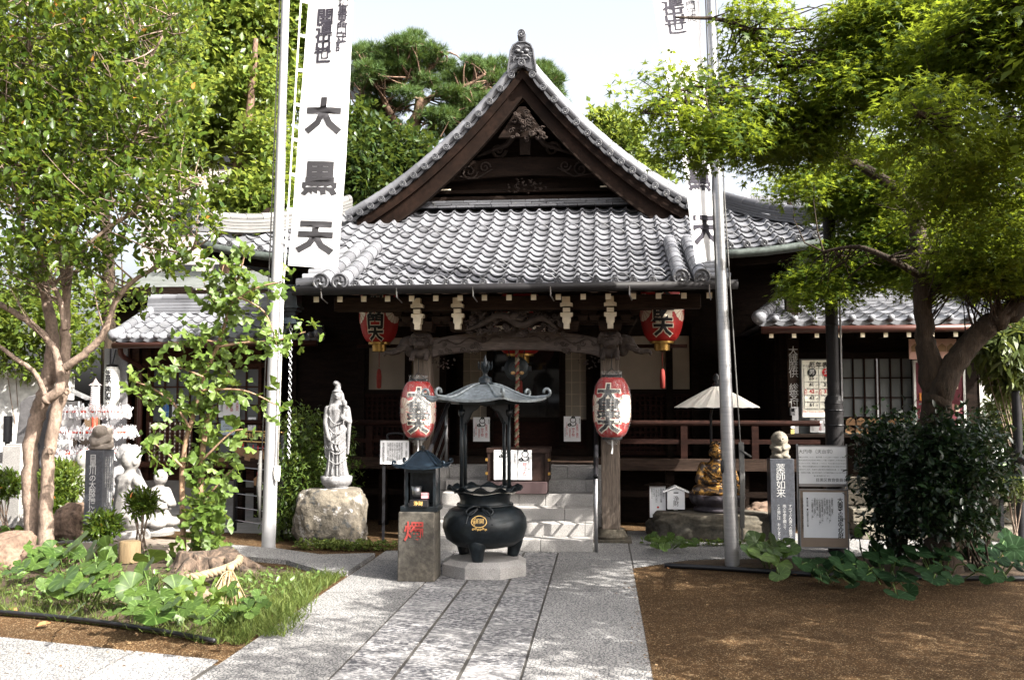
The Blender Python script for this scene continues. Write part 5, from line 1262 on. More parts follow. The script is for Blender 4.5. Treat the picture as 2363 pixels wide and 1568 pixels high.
b = MB(); b.box((YX,YY,zt/2),(w_,.24,zt)); sh = b.build('shaft', GRANITED, yk, bevel=.006)
text('薬師如来', .115, (YX-.02,YY-.121,zt*.74), WHITEC, sh, line=1.06, bold=-.004); columns(['すべての人達への慈悲の源泉を','病の平癒を願って','この病には おんころころせんだりまとうぎそわか'], .043, (YX+.085,YY-.123,zt*.47), WHITEC, sh, .068)
P = jizo([], (YX,YY,zt-.01), .88, 1.0); P += [('s',(YX,YY+.035,zt+.225),(.108,.06,.108))]
blobs(P, 'hooded_figure', M('warm_figure_stone', (.155,.14,.115), .9, .2, 12, .2), yk, .008, 2)
b = MB()
for s in (-1,1): b.ball((YX+s*.027,YY-.085,zt+.245),(.012,.008,.006),8)
b.tube([(YX-.018,YY-.085,zt+.195),(YX+.018,YY-.085,zt+.195)], .004, 5); b.build('face_marks', MOSS, yk)
# ---------------------------------------------------------------- flagpoles and banners
def pole(name, label, base, top_px, top_py, Y, radii, mat):
    B = Vector(base); T = at(top_px, top_py, Y); D = (T-B); B0 = B; T2 = B+D*1.25
    t = thing(name, label, 'flagpole', (B.x,B.y,0), 'flagpoles beside the path')
    def P(q): return B0+(T2-B0)*q
    b = MB(); zs = [0,.34,.345,.62,.625,1.0]; rr = [radii[0],radii[1],radii[1]*.93,radii[2],radii[2]*.93,radii[3]]
    b.tube([P(q) for q in zs], rr, 28); b.build('shaft', mat, t, True, auto=40)
    b = MB(); b.tube([P(-.0)+Vector((0,0,-.01)), P(0)+Vector((0,0,.03))], [radii[0]*1.25,radii[0]*1.08], 24); b.build('base_collar', mat, t, True, auto=40)
    return t, P
pL, PL = pole('flagpole', 'tall silver-white flagpole left of the path with white banner hung from its rope', (-3.87,10.87,0), 659, 0, 10.87, (.081,.072,.055,.045), ALU)
pR, PR = pole('flagpole', 'tall bare steel flagpole right of the path in front of the umbrella', (1.32,10.12,0), 1640, 0, 10.12, (.077,.062,.048,.038), STEEL)
ROPEG = M('grey_cord', (.11,.108,.105), .9); 
b = MB(); b.tube([PL(.02)+Vector((-.10,-.03,.45)), PL(.5)+Vector((-.09,0,0)), PL(1)+Vector((-.06,0,0))], .008, 6); b.tube([PL(.0)+Vector((-.10,-.02,1.15)), PL(.0)+Vector((-.115,-.02,.75)), PL(.0)+Vector((-.10,-.02,.35))], [.02,.035,.015], 8); b.tube([PL(0)+Vector((-.07,-.02,1.0)), PL(0)+Vector((-.13,-.05,1.0))], .008, 6)
b.build('halyard', ROPEG, pL, True)
b = MB(); A = at(697,-40,10.8); Bq = at(655,640,10.8); Cq = at(640,1080,10.8); b.tube([A,Bq,Cq], .010, 6); 
for k in range(4): b.tube(smooth_path([Cq+Vector((-.02+.014*k,0,.03)), Cq+Vector((-.035+.02*k,0,-.06)), Cq+Vector((-.01+.008*k,0,-.15))]), .012, 6)
b.build('banner_rope', M('pale_cord', (.62,.60,.56), .9), pL, True)
b = MB(); b.tube([PR(0)+Vector((-.085,-.02,1.10)), PR(.5)+Vector((-.06,0,0)), PR(1)+Vector((-.05,0,0))], .007, 6); b.tube([PR(0)+Vector((.10,0,.3)), PR(0)+Vector((.115,0,.95)), PR(.5)+Vector((.065,0,0)), PR(1)+Vector((.05,0,0))], .007, 6)
for k in range(4): b.tube([PR(0)+Vector((.085+.012*k,-.02,1.30)), PR(0)+Vector((.09+.012*k,-.03,.9)), PR(0)+Vector((.085+.01*k,-.02,.42))], .009, 6)
b.tube([PR(0)+Vector((.09,-.03,1.22)), PR(0)+Vector((.2,-.05,1.15))], .012, 6); b.build('halyard', ROPEG, pR, True)
b = MB(); p = PR(0)+Vector((-.095,-.03,1.05)); b.ball(p, (.022,.022,.075), 12); b.build('rope_weight', BLACKM, pR, True)
def clothmat():
    m, t, b = newmat('banner_cloth'); b.inputs['Base Color'].default_value = (.82,.81,.82,1); b.inputs['Roughness'].default_value = .9
    tr = _n(t, 'ShaderNodeBsdfTranslucent'); tr.inputs[0].default_value = (.85,.85,.88,1); ms = _n(t, 'ShaderNodeMixShader'); ms.inputs[0].default_value = .35
    t.links.new(b.outputs[0], ms.inputs[1]); t.links.new(tr.outputs[0], ms.inputs[2]); t.links.new(ms.outputs[0], t.nodes['Material Output'].inputs[0]); return m
BCLOTH = clothmat(); INKB = flat('banner_ink', (.022,.021,.024), .85); INKB2 = flat('banner_black', (.02,.018,.026), .85)
def banner(label, left, right, Yl, Yr, wave, words, poleside=-1, loops=True):
    """left/right: image edge points (px,py) from top to bottom; the cloth hangs between them"""
    L = [at(x, y, Yl) for x, y in left]; Rr = [at(x, y, Yr) for x, y in right]
    def pick(Q, v):
        n = len(Q)-1; i = min(n-1, int(v*n)); return Q[i].lerp(Q[i+1], v*n-i)
    def S(u, v): p = pick(L, v).lerp(pick(Rr, v), u); p.y += wave*math.sin(u*5+v*4)*u + wave*.6*math.sin(v*9+u*2) + wave*.12*math.sin(v*31+u*11); return p
    t = thing('prayer_banner', label, 'banner', S(.5,1.0), 'long white prayer banners'); b = MB(); b.grid(S, 16, 90); cl = b.build('banner_cloth', BCLOTH, t, True)
    H = (pick(L,1)-pick(L,0)).length; W = (pick(Rr,.7)-pick(L,.7)).length
    for (w_, u0, v0, size, mat, sx, bold, line) in words:
        def f(x, y, u0=u0, v0=v0): 
            u, v = u0+x/W, v0-y/H; u = min(.995,max(.005,u)); p = S(u, min(1,max(0,v))); return Vector((p.x, p.y-.006, p.z))
        text(w_, size, None, mat, cl, bold=bold, sx=sx, line=line, warp=(True, f))
    if loops:
        b = MB()
        for k in range(10):
            v = .03+k*.1; p = S(0,v); d = Vector((-.075,0,.012)); b.add([p+Vector((0,-.004,.02)),p+Vector((0,-.004,-.02)),p+d+Vector((0,-.004,-.016)),p+d+Vector((0,-.004,.016)),p+Vector((0,.004,.02)),p+Vector((0,.004,-.02)),p+d+Vector((0,.004,-.016)),p+d+Vector((0,.004,.016))],[(0,1,2,3),(7,6,5,4),(0,3,7,4),(1,5,6,2),(2,6,7,3)])
        b.build('hanging_loops', CLOTH, cl)
    return t
ly = [-180,-20,140,300,460,612]
banner('long flat white banner with black lettering hung from the silver-white flagpole', [(722,-180),(712,-20),(702,140),(690,300),(677,460),(664,612)], [(828,-180),(818,-20),(810,140),(800,300),(790,460),(780,622)], 10.83, 10.83, .03,
    [('大', .50, .567, .42, INKB, 1.0, .05, 1), ('黒', .50, .745, .42, INKB, 1.0, .04, 1), ('天', .50, .915, .42, INKB, 1.0, .05, 1), ('開運出世', .40, .335, .22, INKB2, 1.05, .03, .86), ('江戸城裏鬼門守護', .79, .275, .15, INKB2, .9, .022, .86)])
banner('white banner twisting behind maple leaves, hung from the right steel flagpole', [(1492,-150),(1508,0),(1528,125),(1556,280),(1580,400),(1592,500),(1606,608)], [(1600,-150),(1612,0),(1622,125),(1634,280),(1644,400),(1648,500),(1652,598)], 10.05, 10.25, .05,
    [('運出世', .42, .215, .19, INKB2, 1.0, .02, .9), ('裏鬼門守護', .80, .19, .10, INKB2, .8, .0, .9), ('大', .5, .47, .26, INKB2, .8, .03, 1), ('黒', .52, .69, .36, INKB2, .9, .04, 1), ('天', .60, .885, .42, INKB2, .9, .045, 1)], loops=False)
# ---------------------------------------------------------------- sign boards
def board_thing(name, label, cat, px0, py0, px1, py1, Y, mat, frame=None, fw=.02, group=None, th=.03, legs=None, base=None):
    A, B = at(px0,py0,Y), at(px1,py1,Y); t = thing(name, label, cat, ((A.x+B.x)/2, Y, 0 if legs else B.z), group)
    b = MB(); b.box2((A.x,Y,B.z),(B.x,Y+th,A.z)); p = b.build('panel', mat, t)
    if frame:
        b = MB(); y0, y1 = Y-.012, Y+th+.012
        b.box2((A.x-fw,y0,B.z-fw),(A.x,y1,A.z+fw)); b.box2((B.x,y0,B.z-fw),(B.x+fw,y1,A.z+fw)); b.box2((A.x,y0+.002,A.z),(B.x,y1-.002,A.z+fw)); b.box2((A.x,y0+.002,B.z-fw),(B.x,y1-.002,B.z)); b.build('frame', frame, t)
    if legs:
        b = MB()
        for x in legs: X = A.x+(B.x-A.x)*x; b.box2((X-.017,Y+.006,0),(X+.017,Y+th-.004,B.z-fw))
        b.build('leg', BLACKM, t)
    return t, p, A, B
Ys = 10.85
t, p, A, B = board_thing('information_board', 'white two-panel information board in wooden and steel frame beside dark shrubs', 'sign', 1846,1130,1957,1262, Ys, M('tan_board', (.30,.225,.17), .55, .15, 2, .05), STEEL, .012)
w_, h_ = B.x-A.x, A.z-B.z
b = MB(); b.box2((A.x+.03,Ys-.006,B.z+.10),(B.x-.03,Ys,A.z-.02)); pn = b.build('white_sheet', WHITEP, t)
columns(['大圓寺の指定文化財'], .060, (B.x-.075,Ys-.006,A.z-.08), INK, pn, .1, bold=.012, line=.98)
columns(['','○鎌倉時代（国重文）','・生身の釈迦如来立像（一体）','・銅鏡所並絹製五臓（一式）','○江戸時代（区指定）','・石造五百羅漢像（五二〇体）','・行人坂敷石造道供養碑（一基）','・阿弥陀三尊像（一体）','○藤原時代（区指定）','・十一面観音立像（一体）','','●大黒天像 ●八百屋お七吉三の墓','','文化財は国民の財産で世界の文化遺産です。','皆で守りましょう。'], .023, (B.x-.135,Ys-.006,A.z-.08), INK, pn, .0265)
b = MB(); up0, up1 = at(1842,1030,Ys), at(1953,1116,Ys); b.box2((up0.x,Ys-.004,up1.z),(up1.x,Ys+.026,up0.z)); u = b.build('upper_panel', WHITEP, t)
text('大円寺（天台宗）', .050, (up0.x+.20,Ys-.004,up0.z-.055), INKG, u, vert=False, align='CENTER'); text('目黒区教育委員会', .042, (up1.x-.16,Ys-.004,up1.z+.04), INKG, u, vert=False)
ln = ['「松林山大円寺」といい、寛永年間（一六二四～一六四四）に湯殿山の','行者大海法印が大日如来を本尊として開いた道場がこの寺の始まりと','伝えられています。明和九年（一七七二）の行人坂の大火の火元とい','われ、境内の五百羅漢石仏はその犠牲者供養のために造立されたもの','と言われています。本堂内に清凉寺式の釈迦如来立像、十一面観音立','像、阿弥陀三尊像、徳川家の繁栄と江戸発展守護のために祀られた三','面大黒天像があります。']
for k, s in enumerate(ln): text(s, .0172, ((up0.x+up1.x)/2,Ys-.004,up0.z-.115-.034*k), INKG, u, 'small_print', vert=False)
b = MB()
for X in (up0.x-.012, up1.x+.012): b.tube([(X,Ys+.01,0),(X,Ys+.01,up0.z+.03)], .011, 8)
b.box2((up0.x,Ys-.006,up0.z),(up1.x,Ys+.028,up0.z+.014)); b.box2((up0.x,Ys-.008,up1.z-.03),(up1.x,Ys+.03,up1.z-.004)); b.build('steel_frame', STEEL, t, True, auto=40)
t, p, A, B = board_thing('notice_board', 'white explanatory board on thin black legs left of the left porch pillar', 'sign', 878,1015,944,1070, 11.75, WHITEP, BLACKM, .008, None, .02, (.12,.88))
columns(['木造十一面観音立像','','東京都指定有形文化財で','本像は榧の一木造で','作者不詳の平安時代後期','の作と伝えられている','衣文の彫りは浅く整い','面相は優しく古い様式','を残した秀作である','','東京都目黒区教育委員会'], .029, (B.x-.035,11.748,A.z-.03), INKG, p, .029)
b = MB(); b.tube(smooth_path([(A.x+.08,11.80,A.z+.0),(A.x+.09,11.80,A.z+.075),(B.x-.09,11.80,A.z+.075),(B.x-.08,11.80,A.z)]), .012, 8); b.build('handle', BLACKM, t, True)
# ---------------------------------------------------------------- left foreground stones and figures
MX, MY = at(228,1150,10.75).x, 10.75; zt = at(228,1037,MY).z; zb0 = .05
mp_ = thing('inscribed_stone_post', 'dark polished stone post with white lettering and a bowed child figure on top', 'stone post', (MX,MY,zb0))
b = MB(); b.box((MX,MY,(zt+zb0)/2),(.215,.26,zt-zb0)); sh = b.build('shaft', GRANITED, mp_, bevel=.006)
text('目黒川の太鼓橋に使用された', .088, (MX-.01,MY-.131,zt-.56), WHITEC, sh, line=1.08, bold=.006)
m = Matrix.Translation((MX+.1085,MY,zt-.08)) @ rotz(rad(90)); columns(['この石は目黒川に架けられた太鼓橋の石で','昔から多くの人々に踏まれて来た有難い石','と言われ安穏を願う人の功徳を頂けます','江戸時代の太鼓橋を偲ぶ'], .037, None, WHITEC, sh, .05, m=m @ Matrix.Translation((.085,0,0)))
b = MB(); b.box((MX,MY,zb0-.02),(.30,.34,.16)); b.build('footing', GRANITE, mp_, bevel=.01)
P = []; x, y, z = MX, MY, zt
P += [('s',(x,y,z+.03),(.14,.12,.05)),('s',(x,y+.02,z+.11),(.115,.10,.10)),('s',(x+.01,y-.03,z+.215),(.088,.085,.082)),('c',(x-.10,y,z+.13),(x-.02,y-.11,z+.09),.045,.035),('c',(x+.10,y,z+.13),(x+.03,y-.11,z+.09),.045,.035),('s',(x,y-.10,z+.08),(.07,.045,.04)),('s',(x+.01,y-.112,z+.21),(.013,.012,.016)),('c',(x-.11,y+.03,z+.04),(x-.09,y+.02,z+.20),.035,.03),('c',(x+.115,y+.03,z+.04),(x+.10,y+.02,z+.24),.035,.03)]
blobs(P, 'child_figure', M('worn_figure_stone', (.17,.145,.125), .9, .25, 9, .3), mp_, .009, 2)
def monk(label, c, s, face, lean=0.0, mat=STATUE, hands=True):
    t = thing('monk_statue', label, 'statue', c, 'stone monk figures behind the inscribed post'); m = Matrix.Translation(c) @ rotz(face) @ Matrix.Rotation(lean,4,'X') @ Matrix.Scale(s,4)
    P = [('s',(0,0,.16),(.24,.22,.19)),('c',(0,.01,.2),(0,-.02,.55),.20,.155),('s',(0,-.02,.60),(.19,.13,.10)),('c',(0,-.03,.66),(0,-.05,.74),.07,.065),('s',(0,-.06,.84),(.105,.12,.135)),('s',(0,-.175,.82),(.02,.025,.03)),('s',(-.105,-.05,.83),(.018,.035,.05)),('s',(.105,-.05,.83),(.018,.035,.05)),
         ('c',(-.18,-.02,.60),(-.24,-.10,.38),.07,.06),('c',(-.24,-.10,.38),(-.05,-.22,.36),.055,.042),('c',(.18,-.02,.60),(.24,-.10,.38),.07,.06),('c',(.24,-.10,.38),(.05,-.22,.40),.055,.042),('s',(-.15,-.16,.10),(.15,.14,.09)),('s',(.15,-.16,.10),(.15,.14,.09)),('s',(0,-.14,.775),(.05,.03,.025)),('s',(0,-.12,.90),(.08,.04,.02))]
    blobs(P, 'figure_body', mat, t, .011, 2, m)
    b = MB()
    for k in range(4): b.tube(smooth_path([(-.16,-.10,.56-.09*k),(-.02,-.19,.45-.09*k),(.15,-.15,.40-.09*k)]), .012, 6, True, m)
    for q in (-1,1): b.tube([(q*.025,-.172,.865),(q*.07,-.155,.86)], .007, 5, True, m)
    b.build('carved_folds', mat, t, True)
    b = MB(); b.lathe([(.27,-.10),(.29,-.04),(.26,.02)], (0,0,0), 28, m); b.build('figure_base', mat, t, True, auto=40); return t
def onp(px, py, Y, z=None): v = at(px, py, Y); return (v.x, Y, v.z if z is None else z)
monk('sunlit white stone monk seen from behind, leaning, right of the dark inscribed post', onp(302,1222,11.2), 1.0, rad(150), rad(-6), GRANITEW)
monk('sunlit white stone monk kneeling with head bowed, nearest to the ginkgo stems', onp(362,1218,11.35), .74, rad(70), 0, GRANITEW)
monk('grey stone monk facing right with mouth open, its bald head above the post shoulder', onp(277,1200,12.0), 1.02, rad(62), 0, STATUE)
monk('white stone monk seen from behind between pale tree trunk and inscribed post', onp(172,1215,12.1), 1.05, rad(165), rad(5), GRANITEW)
a = at(170,1185,11.3); tag(rock('boulder', (a.x,11.3,.22), (.24,.2,.24), BROWNSTONE, None, 21, .22, 5), 'brown split rock left of the dark inscribed post', 'rock')
a = at(290,1200,11.6); tag(rock('boulder', (a.x,11.7,.22), (.30,.25,.30), M('pinkish_stone', (.20,.14,.11), .9, .3, 6, .5), None, 23, .16, 5), 'pinkish rounded stone behind the dark inscribed post', 'rock')
a = at(85,1325,9.3); tag(rock('boulder', (a.x,9.35,.06), (.24,.2,.16), BROWNSTONE, None, 25, .25, 4), 'dark brown rock under the big round leaves at far left', 'rock')
a = at(395,1235,10.9); tag(rock('boulder', (a.x-.2,10.6,.02), (.75,.45,.14), M('flat_grey_stone', (.17,.14,.115), .9, .3, 5, .5), None, 27, .12, 5, .08), 'broad flat stone slab under the kneeling white monk', 'rock')
a = at(455,1418,7.85); tag(rock('boulder', (a.x,7.9,.02), (.22,.13,.11), M('tan_stone', (.17,.125,.09), .9, .3, 7, .5), None, 29, .2, 5), 'tan rock among grass in front of the roped stump', 'rock')
a = gp(20,1290,.1); tag(rock('boulder', (a.x,a.y,.10), (.3,.3,.25), BROWNSTONE, None, 33, .22, 4), 'shadowed brown rock left of the pale double trunk', 'rock')
# stump, rope
SX, SY = at(478,1300,9.35).x, 9.35
sp = thing('tree_stump', 'old broad tree stump circled by a straw rope at the foot of ginkgo saplings', 'stump', (SX,SY,.05))
b = MB(); b.lathe([(.44,-.05),(.34,.04),(.29,.10),(.27,.155),(.255,.17),(.24,.165),(.14,.155),(0,.15)], (SX,SY,.05), 72, None, lambda i,a,r,z: (r*(1+.10*math.sin(a*5+1)+.05*math.sin(a*11)+.02*math.sin(a*29)), z+(.03*math.sin(a*2) if i > 2 else 0))); b.build('trunk_foot', STUMP, sp, True)
b = MB()
for a0, L in ((-20,1.0),(-55,.85),(-100,.7),(10,.6)): 
    c_, s_ = math.cos(rad(a0))*.75, math.sin(rad(a0))*.75; b.tube(smooth_path([(SX+.36*c_,SY+.36*s_,.15),(SX+.62*c_,SY+.6*s_,.06),(SX+(.6+L*.4)*c_,SY+(.58+L*.35)*s_-.05,.02)]), lerp_r([.07,.05,.02],11), 9)
b.build('root', STUMP, sp, True)
lg = at(298,1305,9.6); b = MB(); b.lathe([(.11,0),(.105,.20),(.095,.215),(0,.22)], (lg.x,9.6,.06), 28, None, lambda i,a,r,z:(r*(1+.04*math.sin(a*5)), z)); tag(b.build('cut_log', M('split_log_wood', (.13,.092,.05), .85, .3, 10, .3, stretch=(6,6,.6)), None, True, auto=40), 'short pale cut log standing left of the roped stump', 'log')
rp = thing('straw_rope', 'thick twisted straw rope draped around the old stump', 'rope', (SX,SY-.4,.2))
pts = [gp(388,1340,.10),gp(430,1334,.15),gp(470,1326,.17),gp(510,1315,.18),gp(545,1300,.19),gp(553,1288,.18)]; pts = [Vector((p.x,p.y,p.z)) for p in pts]
twisted('rope_strand', pts, .038, 3, [ROPE], rp, 7)
b = MB(); c0 = gp(532,1322,.19); c1 = gp(523,1415,.02); r = random.Random(2)
for k in range(70): 
    a = r.uniform(-.5,.5); L = r.uniform(.7,1.0); b.tube([c0+Vector((a*.04,0,.02)), c0.lerp(c1,.45*L)+Vector((a*.14,0,.05+abs(r.gauss(0,.02)))), c0.lerp(c1,L)+Vector((a*.30+r.gauss(0,.02),r.gauss(0,.03),.01+abs(r.gauss(0,.02))))], [.007,.006,.002], 4, False)
b.lathe([(.03,0),(.04,.03),(.03,.06)], (c0.x,c0.y-.01,c0.z+.02), 10); tag(b.build('straw_tassel', M('dry_straw', (.30,.22,.125), .9, .3, 30, .2), rp, True))
# ---------------------------------------------------------------- fortune rack with tied paper strips
OX, OY = at(217,1000,13.3).x, 13.3
fr = thing('fortune_rack', 'tiered red rack thickly tied with white paper fortunes, topped by a small pagoda spire', 'fortune rack', (OX,OY,0))
REDP = M('vermilion_paint', (.45,.055,.03), .5)
b = MB(); b.tube([(OX,OY,0),(OX,OY,1.62)], .04, 10)
tiers = [(1.58,.46),(1.29,.52),(1.00,.60)]
for z, R in tiers:
    b.tube([(OX+R*math.cos(a),OY+R*math.sin(a),z) for a in np.linspace(0,2*math.pi,29)], .016, 6, False)
    for a in np.linspace(0,math.pi,4)[:-1]: b.tube([(OX-R*math.cos(a),OY-R*math.sin(a),z),(OX+R*math.cos(a),OY+R*math.sin(a),z)], .016, 6)
    b.tube([(OX,OY,z+.02),(OX,OY,z+.06)], [.12,.06], 12)
b.build('rack_frame', REDP, fr, True)
N = 4200; pos = []; dr_ = []; nr = []
for k in range(N):
    z, R = tiers[k % 3]; a = RNG.uniform(0,2*math.pi); rr = R*(1 if RNG.random() < .8 else RNG.uniform(.3,1)); pos.append((OX+rr*math.cos(a)+RNG.normal()*.018, OY+rr*math.sin(a)+RNG.normal()*.018, z+RNG.normal()*.02)); up = 1 if RNG.random() < .25 else -1
    dr_.append((RNG.normal()*.35,RNG.normal()*.35,up)); nr.append(RNG.normal(size=3))
STRIP = leafmat('paper_strip', (.62,.62,.64), (.80,.80,.80), .9, .25, (.8,.8,.85), .1)
s_ = scatter('paper_strips', np.array(pos), np.array(dr_), np.array(nr), RNG.uniform(.045,.095,N), ([(-.16,0,0),(.13,0,0),(.13,.55,.06),(-.13,.55,.06),(.12,1,-.04),(-.12,1,-.04)],[(0,1,2,3),(3,2,4,5)]), STRIP, fr); s_['kind'] = 'stuff'
b = MB(); z = 1.57
b.box((OX,OY,z+.06),(.11,.11,.12))
for k in range(9): b.box((OX,OY,z+.140+.030*k),(.105-.003*k,.105-.003*k,.012)); b.box((OX,OY,z+.126+.030*k),(.07,.07,.02))
b.box((OX,OY,z+.405),(.13,.13,.025),taper=.7); b.lathe([(.065,.415),(.045,.435),(.0,.50)],(OX,OY,z),4); b.build('pagoda_spire', M('pinkish_granite', (.26,.215,.21), .85), fr, True, auto=30)
b = MB()
for k in range(9): b.tube([(OX+.055*math.cos(a),OY+.055*math.sin(a),z+.125+.030*k+.006*math.sin(a*2)) for a in np.linspace(0,6.3,10)], .011, 5, False)
b.build('wound_paper', CLOTH, fr, True)
# roofed notice board, tablet, wall, fence, lamp at the far left
t, p, A, B = board_thing('roofed_notice', 'grey wooden notice board with low gable roof behind the pale tree trunks', 'sign', 121,925,188,988, 13.9, M('greyed_board', (.34,.33,.32), .8, .1), WOOD, .02, None, .03, (.1,.9))
b = MB(); c_ = (A.x+B.x)/2; w2 = (B.x-A.x)/2; b.prism([(A.x-.10,A.z+.02),(c_,A.z+.16),(B.x+.10,A.z+.02),(B.x+.10,A.z+.05),(c_,A.z+.195),(A.x-.10,A.z+.05)], 13.82,14.02); b.build('roof', M('pale_metal_roof', (.50,.50,.50), .5, .1), t)
columns(['釈迦如来立像','国指定重要文化財','この釈迦如来立像は','清凉寺式といわれ','京都嵯峨清凉寺の','釈迦像と同じ形で','鎌倉時代の作と','されている'], .038, (B.x-.04,13.898,A.z-.03), INKG, p, .048)
b = MB(); pts = [(-.27,0),(.27,0),(.29,.5),(.25,1.2),(.27,1.70),(.10,1.80),(-.12,1.76),(-.24,1.66),(-.29,1.0),(-.25,.4)]; a = at(78,1165,14.2); m = Matrix.Translation((a.x,14.2,.05)); b.prism(pts,-.07,.07,m)
tb = thing('stone_tablet', 'dark upright stone tablet with incised lettering against the white wall', 'stone tablet', (a.x,14.2,0)); tbs = b.build('slab', M('slate_slab', (.09,.087,.09), .8, .25, 6, .3), tb, bevel=.015)
text('生身の釈迦', .24, (a.x+.02,14.13,1.02), M('incised_grey', (.045,.045,.05), .9), tbs, line=1.1, bold=.02)
b = MB(); x0, x1 = at(-320,900,15.2).x, at(160,900,15.2).x; b.box2((x0,15.2,0),(x1,15.35,2.22)); wl_ = tag(b.build('boundary_wall', WHITEW, None), 'white rendered boundary wall at the far left behind the stone tablet', 'wall')
b = MB(); 
for X in np.linspace(x0+.5,x1-.3,4): b.box2((X-.004,15.196,0),(X+.004,15.2,2.22))
b.box2((x0,15.195,1.18),(x1,15.2,1.19)); b.build('wall_joint', GRANITE, wl_)
a = at(18,990,13.6); gl = thing('garden_lamp', 'slim black garden lamp on thin stake before the white rendered wall', 'lamp', (a.x,13.6,0))
b = MB(); b.tube([(a.x,13.6,a.z-.19),(a.x,13.6,a.z+.20)], .062, 14); b.tube([(a.x,13.6,a.z-.24),(a.x,13.6,a.z-.19)], .035, 10); b.build('lamp_body', BLACKM, gl, True, auto=40); b = MB(); b.tube([(a.x,13.6,0),(a.x,13.6,a.z-.2)], .012, 8); b.build('stake', BLACKM, gl)
sf = thing('stone_fence', 'white granite post and rail fence before the white rendered wall', 'fence', (at(30,1100,12.6).x,12.6,0))
for px in (-130,-40,38):
    a = at(px,1100,12.6); b = MB(); b.box((a.x,12.6,.56),(.27,.26,1.12)); b.box((a.x,12.6,1.13),(.22,.21,.02)); b.build('post', GRANITE, sf, bevel=.012)
b = MB()
for z in (.95,.55): b.box2((at(-150,1100,12.6).x,12.52,z-.075),(at(38,1100,12.6).x,12.68,z+.075))
b.build('rail', GRANITEW, sf, bevel=.01)
# ---------------------------------------------------------------- rack of wooden votive plaques
e0, e1 = Vector((-4.90,12.45,0)), Vector((-4.02,11.75,0)); er = thing('plaque_rack', 'black iron rack with wooden votive plaques hanging behind the left flagpole', 'plaque rack', tuple(e0))
b = MB()
for e in (e0,e1): b.tube([e, e+Vector((0,0,1.30))], .028, 10)
b.build_each('rack_post', BLACKM, er, smooth=True)
b = MB()
for z in (1.12,.85,.68,.50,.32,.15): b.tube([e0+Vector((0,0,z)), e1+Vector((0,0,z))], .007, 5)
b.build('wire', STEEL, er)
dv = (e1-e0).normalized(); m = Matrix.Translation((e0+e1)/2+Vector((0,0,1.27))) @ rotz(math.atan2(dv.y,dv.x))
b = MB(); b.box((0,0,0),((e1-e0).length+.02,.03,.15),m); hb = b.build('header_board', WOODR, er); b = MB(); L = (e1-e0).length
for z in (-.068,.068): b.box((0,-.017,z),(L,.008,.013),m)
b.build('header_trim', GOLDINK, hb); text('絵馬を掛けて下さい', .085, None, GOLDINK, hb, vert=False, m=m @ Matrix.Translation((-.02,-.016,0)), bold=.015)
PLQ = M('plaque_wood', (.19,.105,.05), .6, .25, 8, .1); r = random.Random(5)
for k in range(9):
    q = .06+.11*k if k < 7 else .5+.2*(k-7); z = 1.04 if k < 7 else .72-.2*(k-7); p = e0.lerp(e1,q)+Vector((0,-.02-.008*(k%3),z+r.uniform(-.03,.03))); mm = Matrix.Translation(p) @ rotz(math.atan2(dv.y,dv.x)+r.uniform(-.3,.3)) @ Matrix.Rotation(r.uniform(-.1,.1),4,'Y')
    b = MB(); b.prism([(-.065,-.06),(.065,-.06),(.065,.03),(0,.062),(-.065,.03)],-.005,.005,mm); o = b.build('votive_plaque', PLQ, None); tag(o, 'small house-shaped wooden votive plaque hanging from the rack wires' if k < 7 else ('wooden plaque hanging lower on the rack beside the left flagpole' if k == 7 else 'lowest wooden plaque hanging on the rack near the flagpole foot'), 'plaque', 'votive plaques on the rack')
    b = MB(); b.tube([p+Vector((0,0,.055)), p+Vector((0,0,.11))], .006, 4); b.build('red_cord', REDINK, o)
# rain hopper and chain at the left end of the porch gutter
a = at(672,700,11.1); rc = thing('rain_chain', 'black rain hopper with long link chain at the left end of porch gutter', 'rain chain', (a.x,11.1,a.z))
b = MB(); zt = at(672,660,11.1).z
for z0, z1, w0, w1 in ((0,.035,.30,.30),(.035,.06,.25,.25),(.06,.25,.19,.21),(.25,.275,.25,.25),(.275,.31,.21,.19),(.31,.37,.15,.12),(.37,.46,.11,.20)):
    b.box((a.x,11.1,zt-(z0+z1)/2),(w1,w1,z1-z0),taper=w0/w1)
b.build('hopper', IRON, rc, bevel=.004); b = MB(); z = zt-.48; k = 0
while z > 1.05:
    n = 10; b.tube([(a.x+(.018*math.cos(q) if k%2 else 0),11.1+(0 if k%2 else .018*math.cos(q)),z+.026*math.sin(q)) for q in np.linspace(0,2*math.pi,n)], .0045, 4, False); z -= .041; k += 1
b.build('chain', STEEL, rc)
